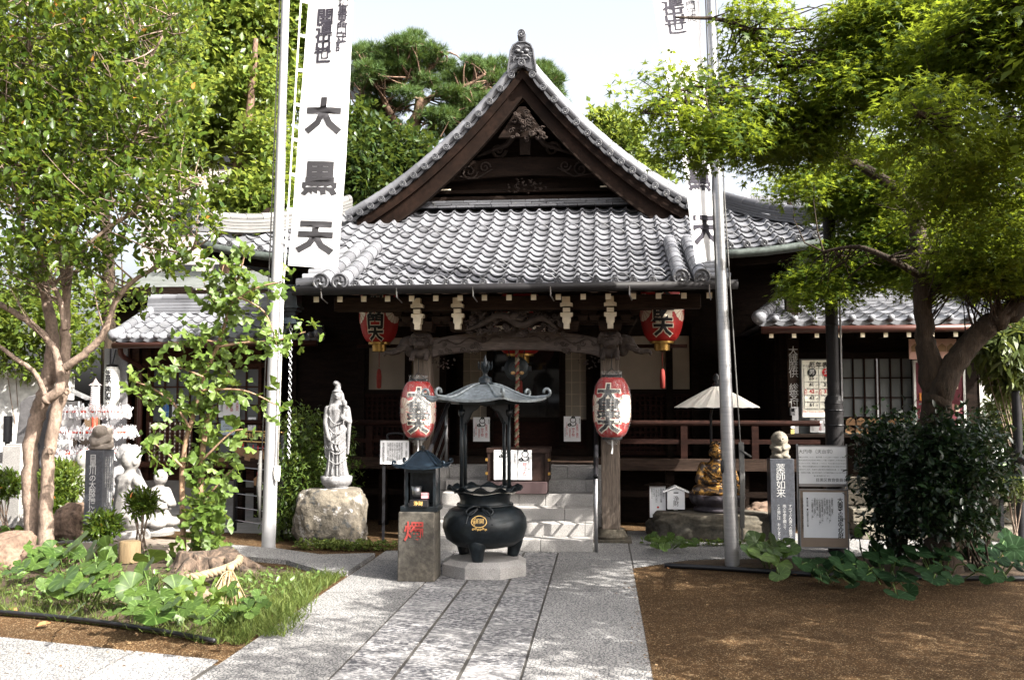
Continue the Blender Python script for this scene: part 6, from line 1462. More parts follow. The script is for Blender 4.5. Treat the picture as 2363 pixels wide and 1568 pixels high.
# ---------------------------------------------------------------- the two side buildings
def small_roof(root, X0, X1, ye, ze, yr, zr, rx0, rx1, n, cw=.25, flip=1):
    zf2 = lambda x, y: ze+(zr-ze)*(y-ye)/(yr-ye); b = MB(); R_ = rows(ye, yr, n); X = X0; cs = []
    while X < X1-.1:
        cs.append(X)
        for Ya, Yb in zip(R_[:-1], R_[1:]):
            q = (Ya-ye)/(yr-ye); lo = X0+(rx0-X0)*q; hi = X1+(rx1-X1)*q
            if X+cw*.5 > lo and X+cw*.5 < hi: tile(b, X, X+cw+.004, Ya, Yb+.01, zf2, .03, flip)
        X += cw
    b.build('roof_tiles', TILE, root, True, auto=40)
    for X in cs:
        b = MB(); b.ball((X+cw*(.18 if flip > 0 else .82), ye-.035, ze+.045), .05, 14); apron(b, X+cw*(.18 if flip > 0 else -.18), ye-.004, ze, cw)
        b.build('eave_stud', TILE, root, True, auto=50)
    layered('ridge', [(rx0-.05,yr,zr-.02),(rx1+.05,yr,zr-.02)], .24, .26, 5, TILE, root, .075)
    for xa, xb in ((X0,rx0),(X1,rx1)):
        p0, p1 = Vector((xa, ye+.02, ze+.07)), Vector((xb, yr, zr+.07))
        o = barrel('hip_barrel', [p0, p1], .085, TILE, root, .22); e = MB(); e.ball(p0+Vector((0,-.02,0)), .098, 16); e.build('hip_stud', TILE, o, True)
    b = MB()
    b.add([(X0,ye,ze-.03),(rx0,yr,zr-.03),(rx0,yr+1.6,ze-.03),(X0,yr+1.6,ze-.03)],[(0,1,2,3)]); b.add([(X1,ye,ze-.03),(rx1,yr,zr-.03),(rx1,yr+1.6,ze-.03),(X1,yr+1.6,ze-.03)],[(0,1,2,3)]); b.add([(rx0,yr,zr-.03),(rx1,yr,zr-.03),(X1,yr+1.6,ze-.03),(X0,yr+1.6,ze-.03)],[(0,1,2,3)]); b.build('rear_slopes', TILED, root)
    b = MB(); b.box2((X0+.02,ye+.03,ze-.14),(X1-.02,ye+.06,ze-.03)); b.box2((X0+.1,ye+.05,ze-.10),(X1-.1,yr+1.5,ze-.08)); b.build('eave_board', WOOD, root)
    g = MB(); g.tube([(X0+.02,ye-.06,ze-.11),(X1-.02,ye-.06,ze-.09)], .05, 10); g.build('gutter', GUTTER, root, True)
# left booth
bt = thing('temple_booth', 'reddish wooden booth with lattice windows and tiled roof behind the ginkgo sapling', 'booth', (-6.6,16,0))
eL, eR = at(262,785,15.0), at(702,765,15.0); yr = 16.3; zr = at(450,722,yr).z
small_roof(bt, eL.x, -4.55, 15.0, eL.z+.02, yr, zr, at(352,715,yr).x, -5.0, 5, .235)
YB = 15.9
def bx_(px): return at(px,950,YB).x
def bz_(py): return at(480,py,YB).z
b = MB(); b.box2((bx_(268),YB+.02,bz_(838)),(bx_(612),YB+.14,2.78)); b.box2((bx_(268),YB+.02,.38),(bx_(612),YB+.12,bz_(1078))); b.box2((bx_(268),YB+.1,.3),(bx_(288),YB+2.0,2.7)); b.box2((bx_(604),YB+.1,.3),(bx_(625),YB+1.0,2.9)); b.build('wall', WOODB, bt)
b = MB()
for px, w_ in ((292,.12),(318,.06),(345,.06),(466,.05),(601,.06),(622,.10)): b.box2((bx_(px)-w_/2,YB-.06,.38),(bx_(px)+w_/2,YB+.06,2.72))
b.box2((bx_(285),YB-.05,bz_(848)),(bx_(612),YB+.05,bz_(838))); b.build('post_frame', WOODB, bt, bevel=.006)
b = MB(); b.box2((bx_(318),YB-.32,bz_(1075)),(bx_(606),YB+.1,bz_(1064))); b.build('counter', WOODB, bt, bevel=.006)
b = MB(); b.box2((bx_(262),YB-.05,0),(bx_(625),YB+.3,.38)); b.build('concrete_base', M('grey_plinth_concrete', (.20,.19,.18), .9, .2, 4, .1), bt)
for x0, x1 in ((349,464),(468,599)):
    b = MB(); b.box2((bx_(x0),YB+.05,bz_(1062)),(bx_(x1),YB+.06,bz_(850))); w_ = b.build('window', FROST, bt); g = MB()
    for k in range(5): X = bx_(x0)+(bx_(x1)-bx_(x0))*k/4; g.box2((X-.014,YB+.02,bz_(1062)),(X+.014,YB+.048,bz_(850)))
    for k in range(6): Z = bz_(1062)+(bz_(850)-bz_(1062))*k/5; g.box2((bx_(x0),YB+.024,Z-.012),(bx_(x1),YB+.044,Z+.012))
    g.build('window_lattice', WOODB, w_)
# things on and in front of the booth
ca, cb = at(347,972,15.7), at(448,1064,15.7)
cbn = thing('drawer_cabinet', 'dark cabinet of small numbered fortune drawers on the booth counter', 'cabinet', ((ca.x+cb.x)/2,15.7,cb.z))
b = MB(); b.box2((ca.x,15.62,cb.z+.005),(cb.x,15.86,ca.z)); b.build('cabinet_body', WOOD, cbn, bevel=.005)
nx, ny = 9, 10; dw, dh = (cb.x-ca.x)/nx, (ca.z-cb.z)/ny; KN = M('white_drawer_tag', (.5,.45,.40), .6)
b = MB(); kn_ = MB()
for i in range(nx):
    for j in range(ny):
        x, z = ca.x+dw*(i+.5), cb.z+dh*(j+.5); b.box((x,15.618,z),(dw*.88,.012,dh*.84)); kn_.box((x,15.608,z+dh*.1),(.020,.006,.03)); kn_.box((x,15.608,z-dh*.25),(.03,.006,.006))
b.build_each('drawer_front', WOODB, cbn); kn_.build('drawer_labels', KN, cbn)
def paper(name, label, cat, px0, py0, px1, py1, Y, mat, words, group=None, parent=None):
    A, B = at(px0,py0,Y), at(px1,py1,Y); t = thing(name, label, cat, ((A.x+B.x)/2,Y,B.z), group); b = MB(); b.box2((A.x,Y-.003,B.z),(B.x,Y+.003,A.z)); s = b.build('sheet', mat, t); W, H = B.x-A.x, A.z-B.z
    for (wd, fx, fy, size, mt, vert) in words:
        if vert: columns([wd], size*H, (A.x+fx*W,Y-.004,A.z-fy*H), mt, s, .1)
        else: text(wd, size*H, (A.x+fx*W,Y-.003,A.z-fy*H), mt, s, vert=False)
    return t
BLUEP = flat('blue_sticker', (.05,.16,.45), .4)
paper('camera_sticker', 'blue vertical security camera sticker on the booth window', 'sticker', 376,928,389,970, 15.88, BLUEP, [('防犯カメラ設置', .5,.10,.115, WHITEC, True)])
paper('paper_notice', 'small white paper notice on booth window right of the blue sticker', 'notice', 398,932,415,960, 15.88, WHITEP, [('ご朱印受付', .7,.1,.13, INKG, True), ('午前九時', .3,.2,.12, INKG, True)])
paper('festival_poster', 'festival poster with red lettering on the booth window behind ginkgo leaves', 'poster', 505,924,553,962, 15.88, WHITEP, [('子祭', .62,.25,.24, REDINK, True), ('大黒天', .88,.12,.2, REDINK, True), ('甲子', .40,.2,.2, REDINK, True), ('大護摩供', .15,.1,.17, INKG, True)])
paper('guide_notice', 'pale blue guidance notice below the booth festival poster', 'notice', 510,969,546,1003, 15.88, M('pale_blue_card', (.50,.58,.66), .6, .05), [('ご案内', .5,.15,.16, INKG, False), ('受付は午前九時より', .5,.4,.09, INKG, False), ('午後四時半まで', .5,.6,.09, INKG, False)])
paper('paper_notice', 'white paper notice on the right post of the booth above the plaque rack', 'notice', 573,962,590,1003, 15.80, WHITEP, [('絵馬お守り', .6,.1,.13, INKG, True), ('受付所', .25,.2,.13, INKG, True)])
a0, a1 = at(500,1050,15.75), at(556,1062,15.75); b = MB(); b.box2((a0.x,15.65,a1.z-.02),(a1.x,15.85,a0.z-.02)); tag(b.build('wooden_tray', PLQ, None, bevel=.004), 'shallow pale wooden tray on the right end of the booth counter', 'tray')
# white paper lantern beside the booth
a = at(258,893,15.2); vl = thing('vertical_lantern', 'tall narrow white lantern with black lettering on a post left of the booth', 'lantern', (a.x,15.2,a.z)); R = .125; H = .68
b = MB(); b.lathe([(.05,-H/2-.02)]+[(R*(.72+.28*(1-abs(-1+2*i/40)**6))*(1 if i%2 else .975), -H/2+H*i/40) for i in range(41)]+[(.05,H/2+.02)], (a.x,15.2,a.z), 28); vb = b.build('paper_body', M('white_lantern_paper', (.66,.65,.62), .8, .05), vl, True, auto=60)
text('生身釈迦如来', .115, None, INK, vb, bold=.03, line=.98, warp=(True, lambda x, y: Vector((a.x+(R+.006)*math.sin(x/R),15.2-(R+.006)*math.cos(x/R),a.z+y))))
b = MB(); b.lathe([(.09,H/2),(.10,H/2+.03),(.03,H/2+.05)],(a.x,15.2,a.z),16); b.lathe([(.03,-H/2-.05),(.10,-H/2-.03),(.09,-H/2)],(a.x,15.2,a.z),16); b.tube([(a.x,15.2,a.z+H/2+.04),(a.x,15.3,2.6)],.012,6); b.build('lantern_cap', BLACKM, vl, True, auto=40)
b = MB(); b.box2((at(240,900,15.32).x,15.30,0),(at(252,900,15.32).x,15.36,2.62)); b.box2((at(254,900,15.32).x,15.33,.2),(at(292,900,15.32).x,15.36,2.65)); tag(b.build('backing_board', M('speckled_panel', (.20,.195,.205), .85, .1, 3, 0, fine=30), None), 'grey speckled board standing behind the tall narrow white lantern', 'board')
dp = MB(); p = [at(278,795,15.0),at(280,818,15.05),at(300,832,15.3),at(322,845,15.55),at(324,880,15.6)]; dp.tube(smooth_path([(q.x,q.y,q.z) for q in p]+[(p[-1].x,15.6,0.0)]), .045, 10); tag(dp.build('downpipe', GUTTER, None, True), 'brown curved downpipe at the left corner of the booth eave', 'downpipe')
# corridor roof of sheet metal behind the booth
cr = thing('corridor_wing', 'low wing with pale ribbed metal roof between the booth and the main hall', 'building', (-6.5,18,0))
z0, z1 = at(480,664,17.6).z, at(480,622,19).z; xl, xr = at(250,640,17.6).x, -4.7
b = MB()
for k in range(13):
    q0, q1 = k/13, (k+1)/13; b.add([(xl,17.6+1.6*q0,z0+(z1-z0)*q0+.02),(xr,17.6+1.6*q0,z0+(z1-z0)*q0+.02),(xr,17.6+1.6*q1,z0+(z1-z0)*q1),(xl,17.6+1.6*q1,z0+(z1-z0)*q1),(xl,17.605+1.6*q0,z0+(z1-z0)*q0-.004),(xr,17.605+1.6*q0,z0+(z1-z0)*q0-.004)],[(0,1,2,3),(4,5,1,0)])
b.build('metal_roof', M('pale_sheet_metal', (.22,.235,.23), .5, .1, 3, .02, .3), cr)
b = MB(); b.box2((xl,17.52,z0-.16),(at(445,670,17.6).x,17.6,z0+.02)); b.box2((xl,17.9,0),(xr,18.0,z0)); b.box2((xl,17.62,z0-.10),(xr,18,z0-.05)); b.build('fascia', WOOD, cr)
b = MB(); b.box2((at(440,690,17.8).x,17.85,z0-.75),(xr,17.89,z0-.22)); b.build('beige_wall', PLASTER, cr)
# right hand office
of_ = thing('temple_office', 'low dark wooden office with grey tiled roof behind the maple trunk on the right', 'office', (4,14,0))
eL = at(1752,752,13.0); yr = 14.5; zr = at(1980,700,yr).z
small_roof(of_, eL.x, 5.95, 13.0, eL.z+.05, yr, zr, at(1800,690,yr).x-.0, 5.1, 5, .25, flip=-1)
YO = 13.75
def ox(px): return at(px,900,YO).x
def oz(py): return at(2000,py,YO).z
b = MB(); b.box2((ox(1790),YO+.05,oz(826)),(ox(2330),YO+.15,2.75)); b.box2((ox(1790),YO+.05,.1),(ox(2330),YO+.15,oz(1003))); b.box2((ox(1790),YO+.1,.1),(ox(1800),YO+3,2.7)); b.box2((ox(2232),YO+.06,.1),(ox(2330),YO+.12,2.7)); b.build('wall', WOOD, of_)
b = MB()
for px, w_ in ((1812,.16),(1936,.08),(2110,.06),(2236,.12),(2330,.12)): b.box2((ox(px)-w_/2,YO-.05,.1),(ox(px)+w_/2,YO+.05,2.72))
b.box2((ox(1800),YO-.06,oz(826)),(ox(2330),YO+.05,oz(812))); b.box2((ox(1800),YO-.25,oz(1008)),(ox(2240),YO+.05,oz(1000))); b.build('post_frame', WOOD, of_, bevel=.006)
b = MB(); b.box2((ox(1843),YO+.03,oz(1002)),(ox(1936),YO+.05,oz(826))); b.build('office_glass', FROST, of_)
for x0, x1 in ((1944,2022),(2030,2108)):
    b = MB(); b.box2((ox(x0),YO+.035,oz(962)),(ox(x1),YO+.05,oz(826))); w_ = b.build('window', FROST, of_); g = MB()
    for k in range(4): X = ox(x0)+(ox(x1)-ox(x0))*k/3; g.box2((X-.009,YO,oz(962)),(X+.009,YO+.03,oz(826)))
    for k in range(4): Z = oz(962)+(oz(826)-oz(962))*k/3; g.box2((ox(x0),YO+.003,Z-.008),(ox(x1),YO+.028,Z+.008))
    g.build('window_lattice', WOODR, w_)
b = MB(); b.box2((ox(1944),YO+.12,oz(1003)),(ox(2108),YO+.16,oz(962))); b.build('dark_recess', PANE, of_)
for X in np.linspace(eL.x+.15, 5.5, 12):
    b = MB(); b.box((X,13.12,eL.z-.13),(.05,.3,.06)); r_ = b.build('rafter', WOOD, of_); e = MB(); e.box((X,12.965,eL.z-.13),(.054,.012,.064)); e.build('painted_rafter_end', CREAM, r_)
b = MB(); b.box2((at(1812,640,13.6).x,13.55,2.3),(at(1839,640,13.6).x,13.7,at(1825,590,13.6).z)); b.build('corner_post', WOOD, of_)
r = random.Random(12)
for k in range(14):
    row = k//7; a = at(1955+24*(k%7), (965 if row == 0 else 985), 13.80); mm = Matrix.Translation((a.x,13.62+.04*row,a.z-.035)) @ rotz(r.uniform(-.2,.2)); b = MB(); b.prism([(-.062,-.055),(.062,-.055),(.062,.02),(0,.055),(-.062,.02)],-.006,.006,mm)
    tag(b.build('votive_plaque', PLQ, None), 'orange wooden votive plaque on the shaded office shelf below the frosted window', 'plaque', 'votive plaques on the office shelf')
t, p, A, B = board_thing('name_board', 'tall narrow dark wooden board with white vertical lettering on the office corner', 'sign', 1817,803,1846,938, 13.55, WOODH)
text('大護摩供　総受付', .135, ((A.x+B.x)/2,13.55,(A.z+B.z)/2), WHITEC, p, line=.93)
t, p, A, B = board_thing('age_table_board', 'cream board listing unlucky ages in two columns with black and red discs', 'sign', 1850,831,1926,961, 13.50, M('cream_board', (.80,.78,.68), .6, .04), STEEL, .012)
w_, h_ = B.x-A.x, A.z-B.z; Yt = 13.495
def cellx(c): return A.x+w_*(.31 if c == 0 else .77)
text('厄年表', .088, (A.x+w_*.53,Yt,A.z-h_*.09), INK, p, vert=False, bold=.02); text('平成25年', .036, (A.x+w_*.19,Yt,A.z-h_*.105), INKG, p, vert=False); text('（数え年）', .034, (A.x+w_*.86,Yt,A.z-h_*.10), INKG, p, vert=False)
for c, (ch, mt) in enumerate((('男', INK), ('女', REDINK))):
    b = MB(); m = Matrix.Translation((cellx(c),Yt-.004,A.z-h_*.215)) @ Matrix.Rotation(math.pi/2,4,'X'); b.lathe([(.058,-.002),(.058,.002)],(0,0,0),28,m); d = b.build('disc', mt, p); text(ch, .082, (cellx(c),Yt-.007,A.z-h_*.215), WHITEC, d, vert=False, bold=.02)
for k, (l, r_) in enumerate((('25','19'),('41','32'),('42','33'),('43','34'),('61','37'))):
    z = A.z-h_*(.33+.118*k); mt = REDINK if k == 2 else INK
    for c, s in ((0,l),(1,r_)):
        text(s, .070, (cellx(c)-.005,Yt,z+.01), mt, p, vert=False, bold=.018); text('才', .034, (cellx(c)+.062,Yt,z), mt, p, vert=False); text((('平成１年','平成７年'),('昭和48年','昭和57年'),('昭和47年','昭和56年'),('昭和46年','昭和55年'),('昭和28年','昭和52年'))[k][c]+'生まれ', .022, (cellx(c),Yt,z-.045), INKG, p, vert=False)
        if k == 2: columns(['大厄'], .046, (cellx(c)-.088,Yt,z+.045), REDINK, p, .1)
        elif k in (1,3): columns(['前厄' if k == 1 else '後厄'], .024, (cellx(c)+.098,Yt,z+.035), INKG, p, .1)
text('厄除けのお札は大黒天のご縁日', .026, (A.x+w_*.42,Yt,B.z+h_*.085), REDINK, p, vert=False); text('大圓寺', .045, (A.x+w_*.88,Yt,B.z+h_*.07), INK, p, vert=False)
b = MB()
for k in range(7): z = A.z-h_*(.145 if k == 0 else .268+.118*(k-1)); b.box2((A.x+w_*.06,Yt-.002,z-.0015),(B.x-w_*.02,Yt+.002,z+.0015))
for q in (.06,.53,.98): X = A.x+w_*q; b.box2((X-.0015,Yt-.0025,B.z+h_*.14),(X+.0015,Yt+.0025,A.z-h_*.145))
b.build('table_lines', INKG, p)
poster('festival_poster', 'white festival poster with ink figures under the unlucky age board', 'poster', 1869,964,1912,997, 13.70, [('甲子祭', .55,.35,.2, REDINK), ('大黒天', .78,.2,.16, INK), ('開運', .93,.1,.14, INKG), ('10月25日', .15,.3,.11, INKG)], None, (.3,.2,.16))
A_, B_ = at(1823,940,13.58), at(1834,958,13.58); b = MB(); b.box2((A_.x,13.55,B_.z),(B_.x,13.62,A_.z)); ic = tag(b.build('door_intercom', STEEL, None, bevel=.004), 'small grey door intercom on the office corner post', 'intercom'); b = MB(); b.box2((A_.x+.012,13.546,(A_.z+B_.z)/2),(B_.x-.012,13.552,A_.z-.01)); b.build('dark_lens', PANE, ic)
paper('paper_slip', 'white paper slip with lettering under the door intercom', 'notice', 1825,970,1833,987, 13.56, WHITEP, [('御用の方は', .5,.06,.16, INKG, True)])
paper('paper_slip', 'yellow paper slip below the white slip on the office corner post', 'notice', 1825,990,1833,1007, 13.56, M('yellow_card', (.55,.42,.12), .6, .05), [('火気厳禁', .5,.3,.16, INKG, True)])
t, p, A, B = board_thing('charm_display', 'white-framed maroon display of charm samples behind the maple trunk', 'display', 2112,836,2226,1008, 13.60, M('maroon_display', (.11,.02,.03), .6, .15), M('white_frame', (.55,.55,.53), .5), .03)
r = random.Random(8)
for k in range(22):
    x = A.x+(.09+.82*((k*0.618)%1))*(B.x-A.x); z = B.z+(.08+.84*(k//4)/5.5)*(A.z-B.z); w2, h2 = r.uniform(.05,.09), r.uniform(.07,.12); b = MB(); b.box((x,13.594,z),(w2,.012,h2)); b.build('charm_sample', flat('sample_%s' % ('cream','orange','ochre','pink')[k%4], ((.5,.42,.32),(.50,.18,.04),(.4,.28,.1),(.45,.22,.2))[k%4], .7), p)
t, p, A, B = board_thing('eave_panel', 'tilted pinkish display panel with plaque pictures under the office eave', 'display', 2098,782,2208,828, 13.25, M('faded_pink_panel', (.42,.24,.19), .6, .12), None)
for k in range(5): X = A.x+(.12+.19*k)*(B.x-A.x); b = MB(); b.prism([(X-.05,A.z-.17),(X+.05,A.z-.17),(X+.05,A.z-.10),(X,A.z-.06),(X-.05,A.z-.10)],13.240,13.246); b.build('plaque_picture', PLQ, p)
t, p, A, B = board_thing('reception_sign', 'white vertical reception sign at the right end of the office front', 'sign', 2259,872,2302,1004, 13.3, M('white_sign_face', (.58,.57,.55), .5, .05), WOOD, .012)
columns(['お守り・御朱印','御祈祷　受付'], .062, (B.x-.05,13.297,A.z-.07), INKG, p, .085)
columns(['年末年始を除く','午前九時より','午後五時まで'], .028, (B.x-.045,13.297,A.z-.52), INKG, p, .04)
# steps and path furniture at the right
ss = thing('side_steps', 'shaded stone steps climbing beside the office behind the dark shrubs', 'steps', (5.4,12.6,0))
for k in range(4): b = MB(); b.box2((3.2,12.35+.42*k,.17*k+.012),(8.0,14.2,.17*(k+1))); b.build('step', M('brownish_step_stone', (.14,.125,.10), .9, .25, 3, .15, fine=8), ss, bevel=.01)  # darker, browner stone colour than the porch steps
b = MB(); a = at(2345,905,12.2); b.tube([(a.x,12.2,0),(a.x,12.2,a.z)], .055, 14); b.ball((a.x,12.2,a.z),(.055,.055,.03),12); tag(b.build('short_post', BLACKM, None, True, auto=40), 'short black round-topped post beside the side steps at right', 'post')
lr = thing('leaflet_rack', 'small leaflet holder with white and green brochures beside the shrubs at right', 'leaflet rack', (at(2306,1095,12.0).x,12.0,0)); A, B = at(2289,1032,12.0), at(2324,1096,12.0)
b = MB(); b.box2((A.x,11.98,(A.z*.6+B.z*.4)),(B.x-.04,12.02,A.z)); b.build('upper_leaflet', WHITEP, lr); b = MB(); b.box2((A.x+.05,11.95,B.z),(B.x,11.99,A.z-.16)); lf = b.build('lower_leaflet', M('green_brochure', (.30,.42,.22), .5, .3, 8), lr); text('交通安全', .035, ((A.x+B.x)/2+.02,11.95,B.z+.03), REDINK, lf, vert=False); b = MB(); b.box2((A.x+.08,12.02,0),(A.x+.12,12.06,A.z-.05)); b.build('stand', BLACKM, lr)
hr = MB(); a0, a1 = at(2330,1040,12.6), at(2400,1090,11.4); hr.tube([(a0.x,12.6,a0.z),(a1.x,11.4,a1.z)], .045, 8); hr.tube([(a0.x,12.6,a0.z),(a0.x,12.6,.4)], .03, 8); tag(hr.build('side_handrail', BLACKM, None, True), 'black sloping handrail climbing beside the shaded side steps', 'handrail')
tp = thing('lamp_post', 'dark brown two-diameter metal post rising into the maple crown beside the office', 'post', (at(1928,1100,11.3).x,11.3,0)); X = at(1928,1100,11.3).x
b = MB(); b.tube([(X,11.3,0),(X,11.3,1.72)], .102, 20); b.tube([(X,11.3,1.70),(X,11.3,1.79)], [.108,.078], 20); b.build('lower_shaft', GUTTERK, tp, True, auto=40); b = MB(); b.tube([(X,11.3,1.75),(X-.02,11.3,6.0)], .07, 20); b.build('upper_shaft', GUTTERK, tp, True, auto=40); b = MB(); b.tube([(X+.085,11.27,1.5),(X+.085,11.27,6)], .012, 6); b.build('cable', STEEL, tp); b = MB()
for z in (1.45,1.62,2.6): b.lathe([(.106 if z < 1.7 else .073,-.01),(.11 if z < 1.7 else .077,0),(.106 if z < 1.7 else .073,.01)],(X,11.3,z),20)
b.build('cable_tie', BLACKM, tp)
# ---------------------------------------------------------------- what stands behind
rh = thing('tiled_building', 'long grey tiled ridge of another temple roof behind the maple on the right', 'building', (6,20,0)); zt = at(1900,487,20).z; x0, x1 = at(1560,487,20).x, at(2480,487,20).x
b = MB(); b.add([(x0,20,zt),(x1,20,zt),(x1+1,16.8,zt-1.8),(x0-1,16.8,zt-1.8),(x0,20.2,zt),(x1,20.2,zt),(x1+1,24,zt-2),(x0-1,24,zt-2)],[(0,1,2,3),(5,4,7,6),(0,4,5,1)]); b.build('roof_slope', TILE, rh)
layered('ridge', [(x0,20.1,zt-.05),(x1,20.1,zt-.05)], .3, .3, 5, TILE, rh, .09); b = MB(); b.box2((x0,17.6,0),(x1,22,zt-1.7)); b.build('wall', M('white_office_wall', (.13,.13,.135), .85, .1), rh)
b = MB()
for k in range(34): X = at(2268+4*k,640,17.5).x; b.box2((X-.02,17.52,2.9),(X+.02,17.58,4.1))
b.build_each('wall_slat', WOODR, rh)
gt = thing('glass_tower', 'pale blue glass office tower far behind the maple leaves', 'tower', (60,150,0)); xl = at(1822,480,150).x; zt = at(1840,380,150).z
b = MB(); pts = [(xl,158)]+[(xl+8*(1-math.cos(a)),158-8*math.sin(a)) for a in np.linspace(.2,math.pi/2,7)]+[(xl+34,150),(xl+34,185),(xl,185)]
n = len(pts); b.add([(x,y,0) for x,y in pts]+[(x,y,zt) for x,y in pts],[(i,(i+1)%n,n+(i+1)%n,n+i) for i in range(n)]+[tuple(range(n,2*n))]); b.build('facade', TOWERG, gt)
b = MB()
for k in range(22): X = xl+8+1.15*k; b.box2((X-.10,149.7,0),(X+.10,150,zt))
b.build_each('mullion', M('pale_mullion', (.55,.62,.66), .4), gt)
ap = thing('apartment_building', 'pale tiled building glimpsed through gaps of the background trees at upper left', 'building', (-17,33,0))
x0, x1 = at(330,400,33).x, at(870,400,33).x; b = MB(); b.box2((x0,33,0),(x1,42,at(600,300,33).z)); b.build('tiled_wall', M('pale_tile_cladding', (.34,.31,.29), .8, .08, 1, .02, fine=20), ap)
b = MB()
for k in range(5):
    for j in range(5): X = x0+1.2+1.6*k; Z = 3+2.4*j; b.box2((X,32.95,Z),(X+.9,33.0,Z+1.3))
b.build_each('window', PANE, ap)
# ---------------------------------------------------------------- trees and plants
def el(px, py, Y, rx, ry, dep, wgt=None):
    p = at(px, py, Y); s = Y/FPX; e = (p.x, Y, p.z, rx*s, dep, ry*s); return e+(wgt,) if wgt else e
def rosettes(blist, ntips, per, size, tmpl, mat, name, parent, shell=.35, spread=.05, upbias=.5, smooth=False, droop=0.0):
    tips, u = in_blobs(blist, ntips, shell); k = np.repeat(np.arange(ntips), per); n = len(k)
    P = tips[k] + RNG.normal(size=(n,3))*spread; d = u[k]*.5 + RNG.normal(size=(n,3))*.75 + np.array([0,0,upbias-droop]); nr = np.array([0,0,1.0]) + RNG.normal(size=(n,3))*.45
    return scatter(name, P, d, nr, RNG.uniform(*size, n), tmpl, mat, parent, smooth), tips
def wood(name, limbs, mat, parent, n=12):
    b = MB(); nodes = []
    for pts, r in limbs:
        q = smooth_path(pts, 6); rr = lerp_r(r, len(q)); q = [p+Vector(RNG.normal(size=3))*rr[i]*.10 for i, p in enumerate(q)]; b.tube(q, rr, n); nodes += q[len(q)//3:]
    return b, nodes
def pth(lst, Y): return [(lambda a: (a.x, a.y, a.z))(at(p[0], p[1], p[2] if len(p) > 2 else Y)) for p in lst]
# --- pale barked evergreen at the left
lt = thing('evergreen_tree', 'pale smooth-barked double-trunk evergreen tree standing left of the dark inscribed post', 'tree', (at(88,1240,10.3).x,10.3,.05))
s = 10.3/FPX*.70
b, nodes = wood('trunk', [
    (pth([(78,1270),(70,1150),(70,1040),(84,960),(106,900),(120,820),(118,740),(104,680),(95,600)],10.3), [30*s,25*s,24*s,26*s,26*s,20*s,17*s,15*s]),
    (pth([(95,600),(88,450),(100,300),(70,120),(60,-60)],10.2), [14*s,11*s,9*s,6*s,3*s]),
    (pth([(104,690),(60,560),(30,400),(-20,200)],10.0), [10*s,9*s,6*s,3*s]),
    (pth([(106,1270),(106,1160),(112,1060),(124,980),(142,900),(150,820),(151,740),(154,680),(160,600)],10.2), [28*s,22*s,20*s,21*s,20*s,16*s,14*s,13*s]),
    (pth([(160,600),(180,480),(170,350),(210,180),(220,0)],10.3), [12*s,10*s,8*s,6*s,3*s]),(pth([(154,690),(140,600),(130,480),(150,330)],10.5), [10*s,8*s,6*s,3*s]),
    (pth([(104,925),(136,900),(138,860),(122,800),(70,745),(0,700)],10.0), [18*s,17*s,14*s,12*s,11*s,10*s]),(pth([(106,915),(80,860),(40,830),(0,800),(-60,760)],10.0), [9*s,8*s,8*s,7*s,6*s]),
    (pth([(148,850),(190,820),(228,785),(252,740),(270,690),(320,640),(400,600),(470,560)],9.9), [14*s,13*s,12*s,10*s,9*s,7*s,5*s,3*s]),
    (pth([(150,760),(140,700),(120,650)],9.9), [10*s,9*s,7*s]),(pth([(160,600),(260,520),(350,470),(470,420)],9.8), [8*s,7*s,5*s,3*s]),(pth([(95,600),(180,500),(300,330),(420,230)],10.0), [9*s,7*s,5*s,3*s]),(pth([(170,350),(260,260),(350,130),(400,30)],10.2), [7*s,6*s,4*s,2*s]),(pth([(88,450),(0,330),(-80,250)],10.0), [8*s,6*s,4*s])], BARK, lt)
BL = [el(110,120,10.2,240,180,.9),el(330,300,9.9,170,170,.75),el(50,400,9.7,170,190,.8),el(250,500,9.7,200,130,.7),el(400,470,9.7,90,110,.45),el(120,590,9.6,160,75,.55),el(390,600,9.7,95,55,.35),el(300,70,10.4,190,140,.8),el(470,500,9.8,50,60,.25),el(20,640,9.6,90,70,.5),el(-80,200,10.2,120,300,.9),el(200,330,10.3,220,200,.8),el(300,690,9.9,60,30,.25)]
o, tips = rosettes(BL, 2050, 9, (.05,.13), T_OVAL, L_BROAD, 'crown', lt, .25, .05, .6)
wood_twigs(b, nodes, tips[::4], .011, .003, 4, .05, 1.1); b.build('trunk', BARK, lt, True)
b = MB()
for px, py in ((156,903),(118,1040)):
    a = at(px,py,10.2-.085); b.lathe([(.035,0),(.042,.008),(.030,.016),(.012,.006),(0,.004)],(0,0,0),14,Matrix.Translation(a)@Matrix.Rotation(math.pi/2,4,'X'))
b.build('branch_scar', BARK, lt, True)
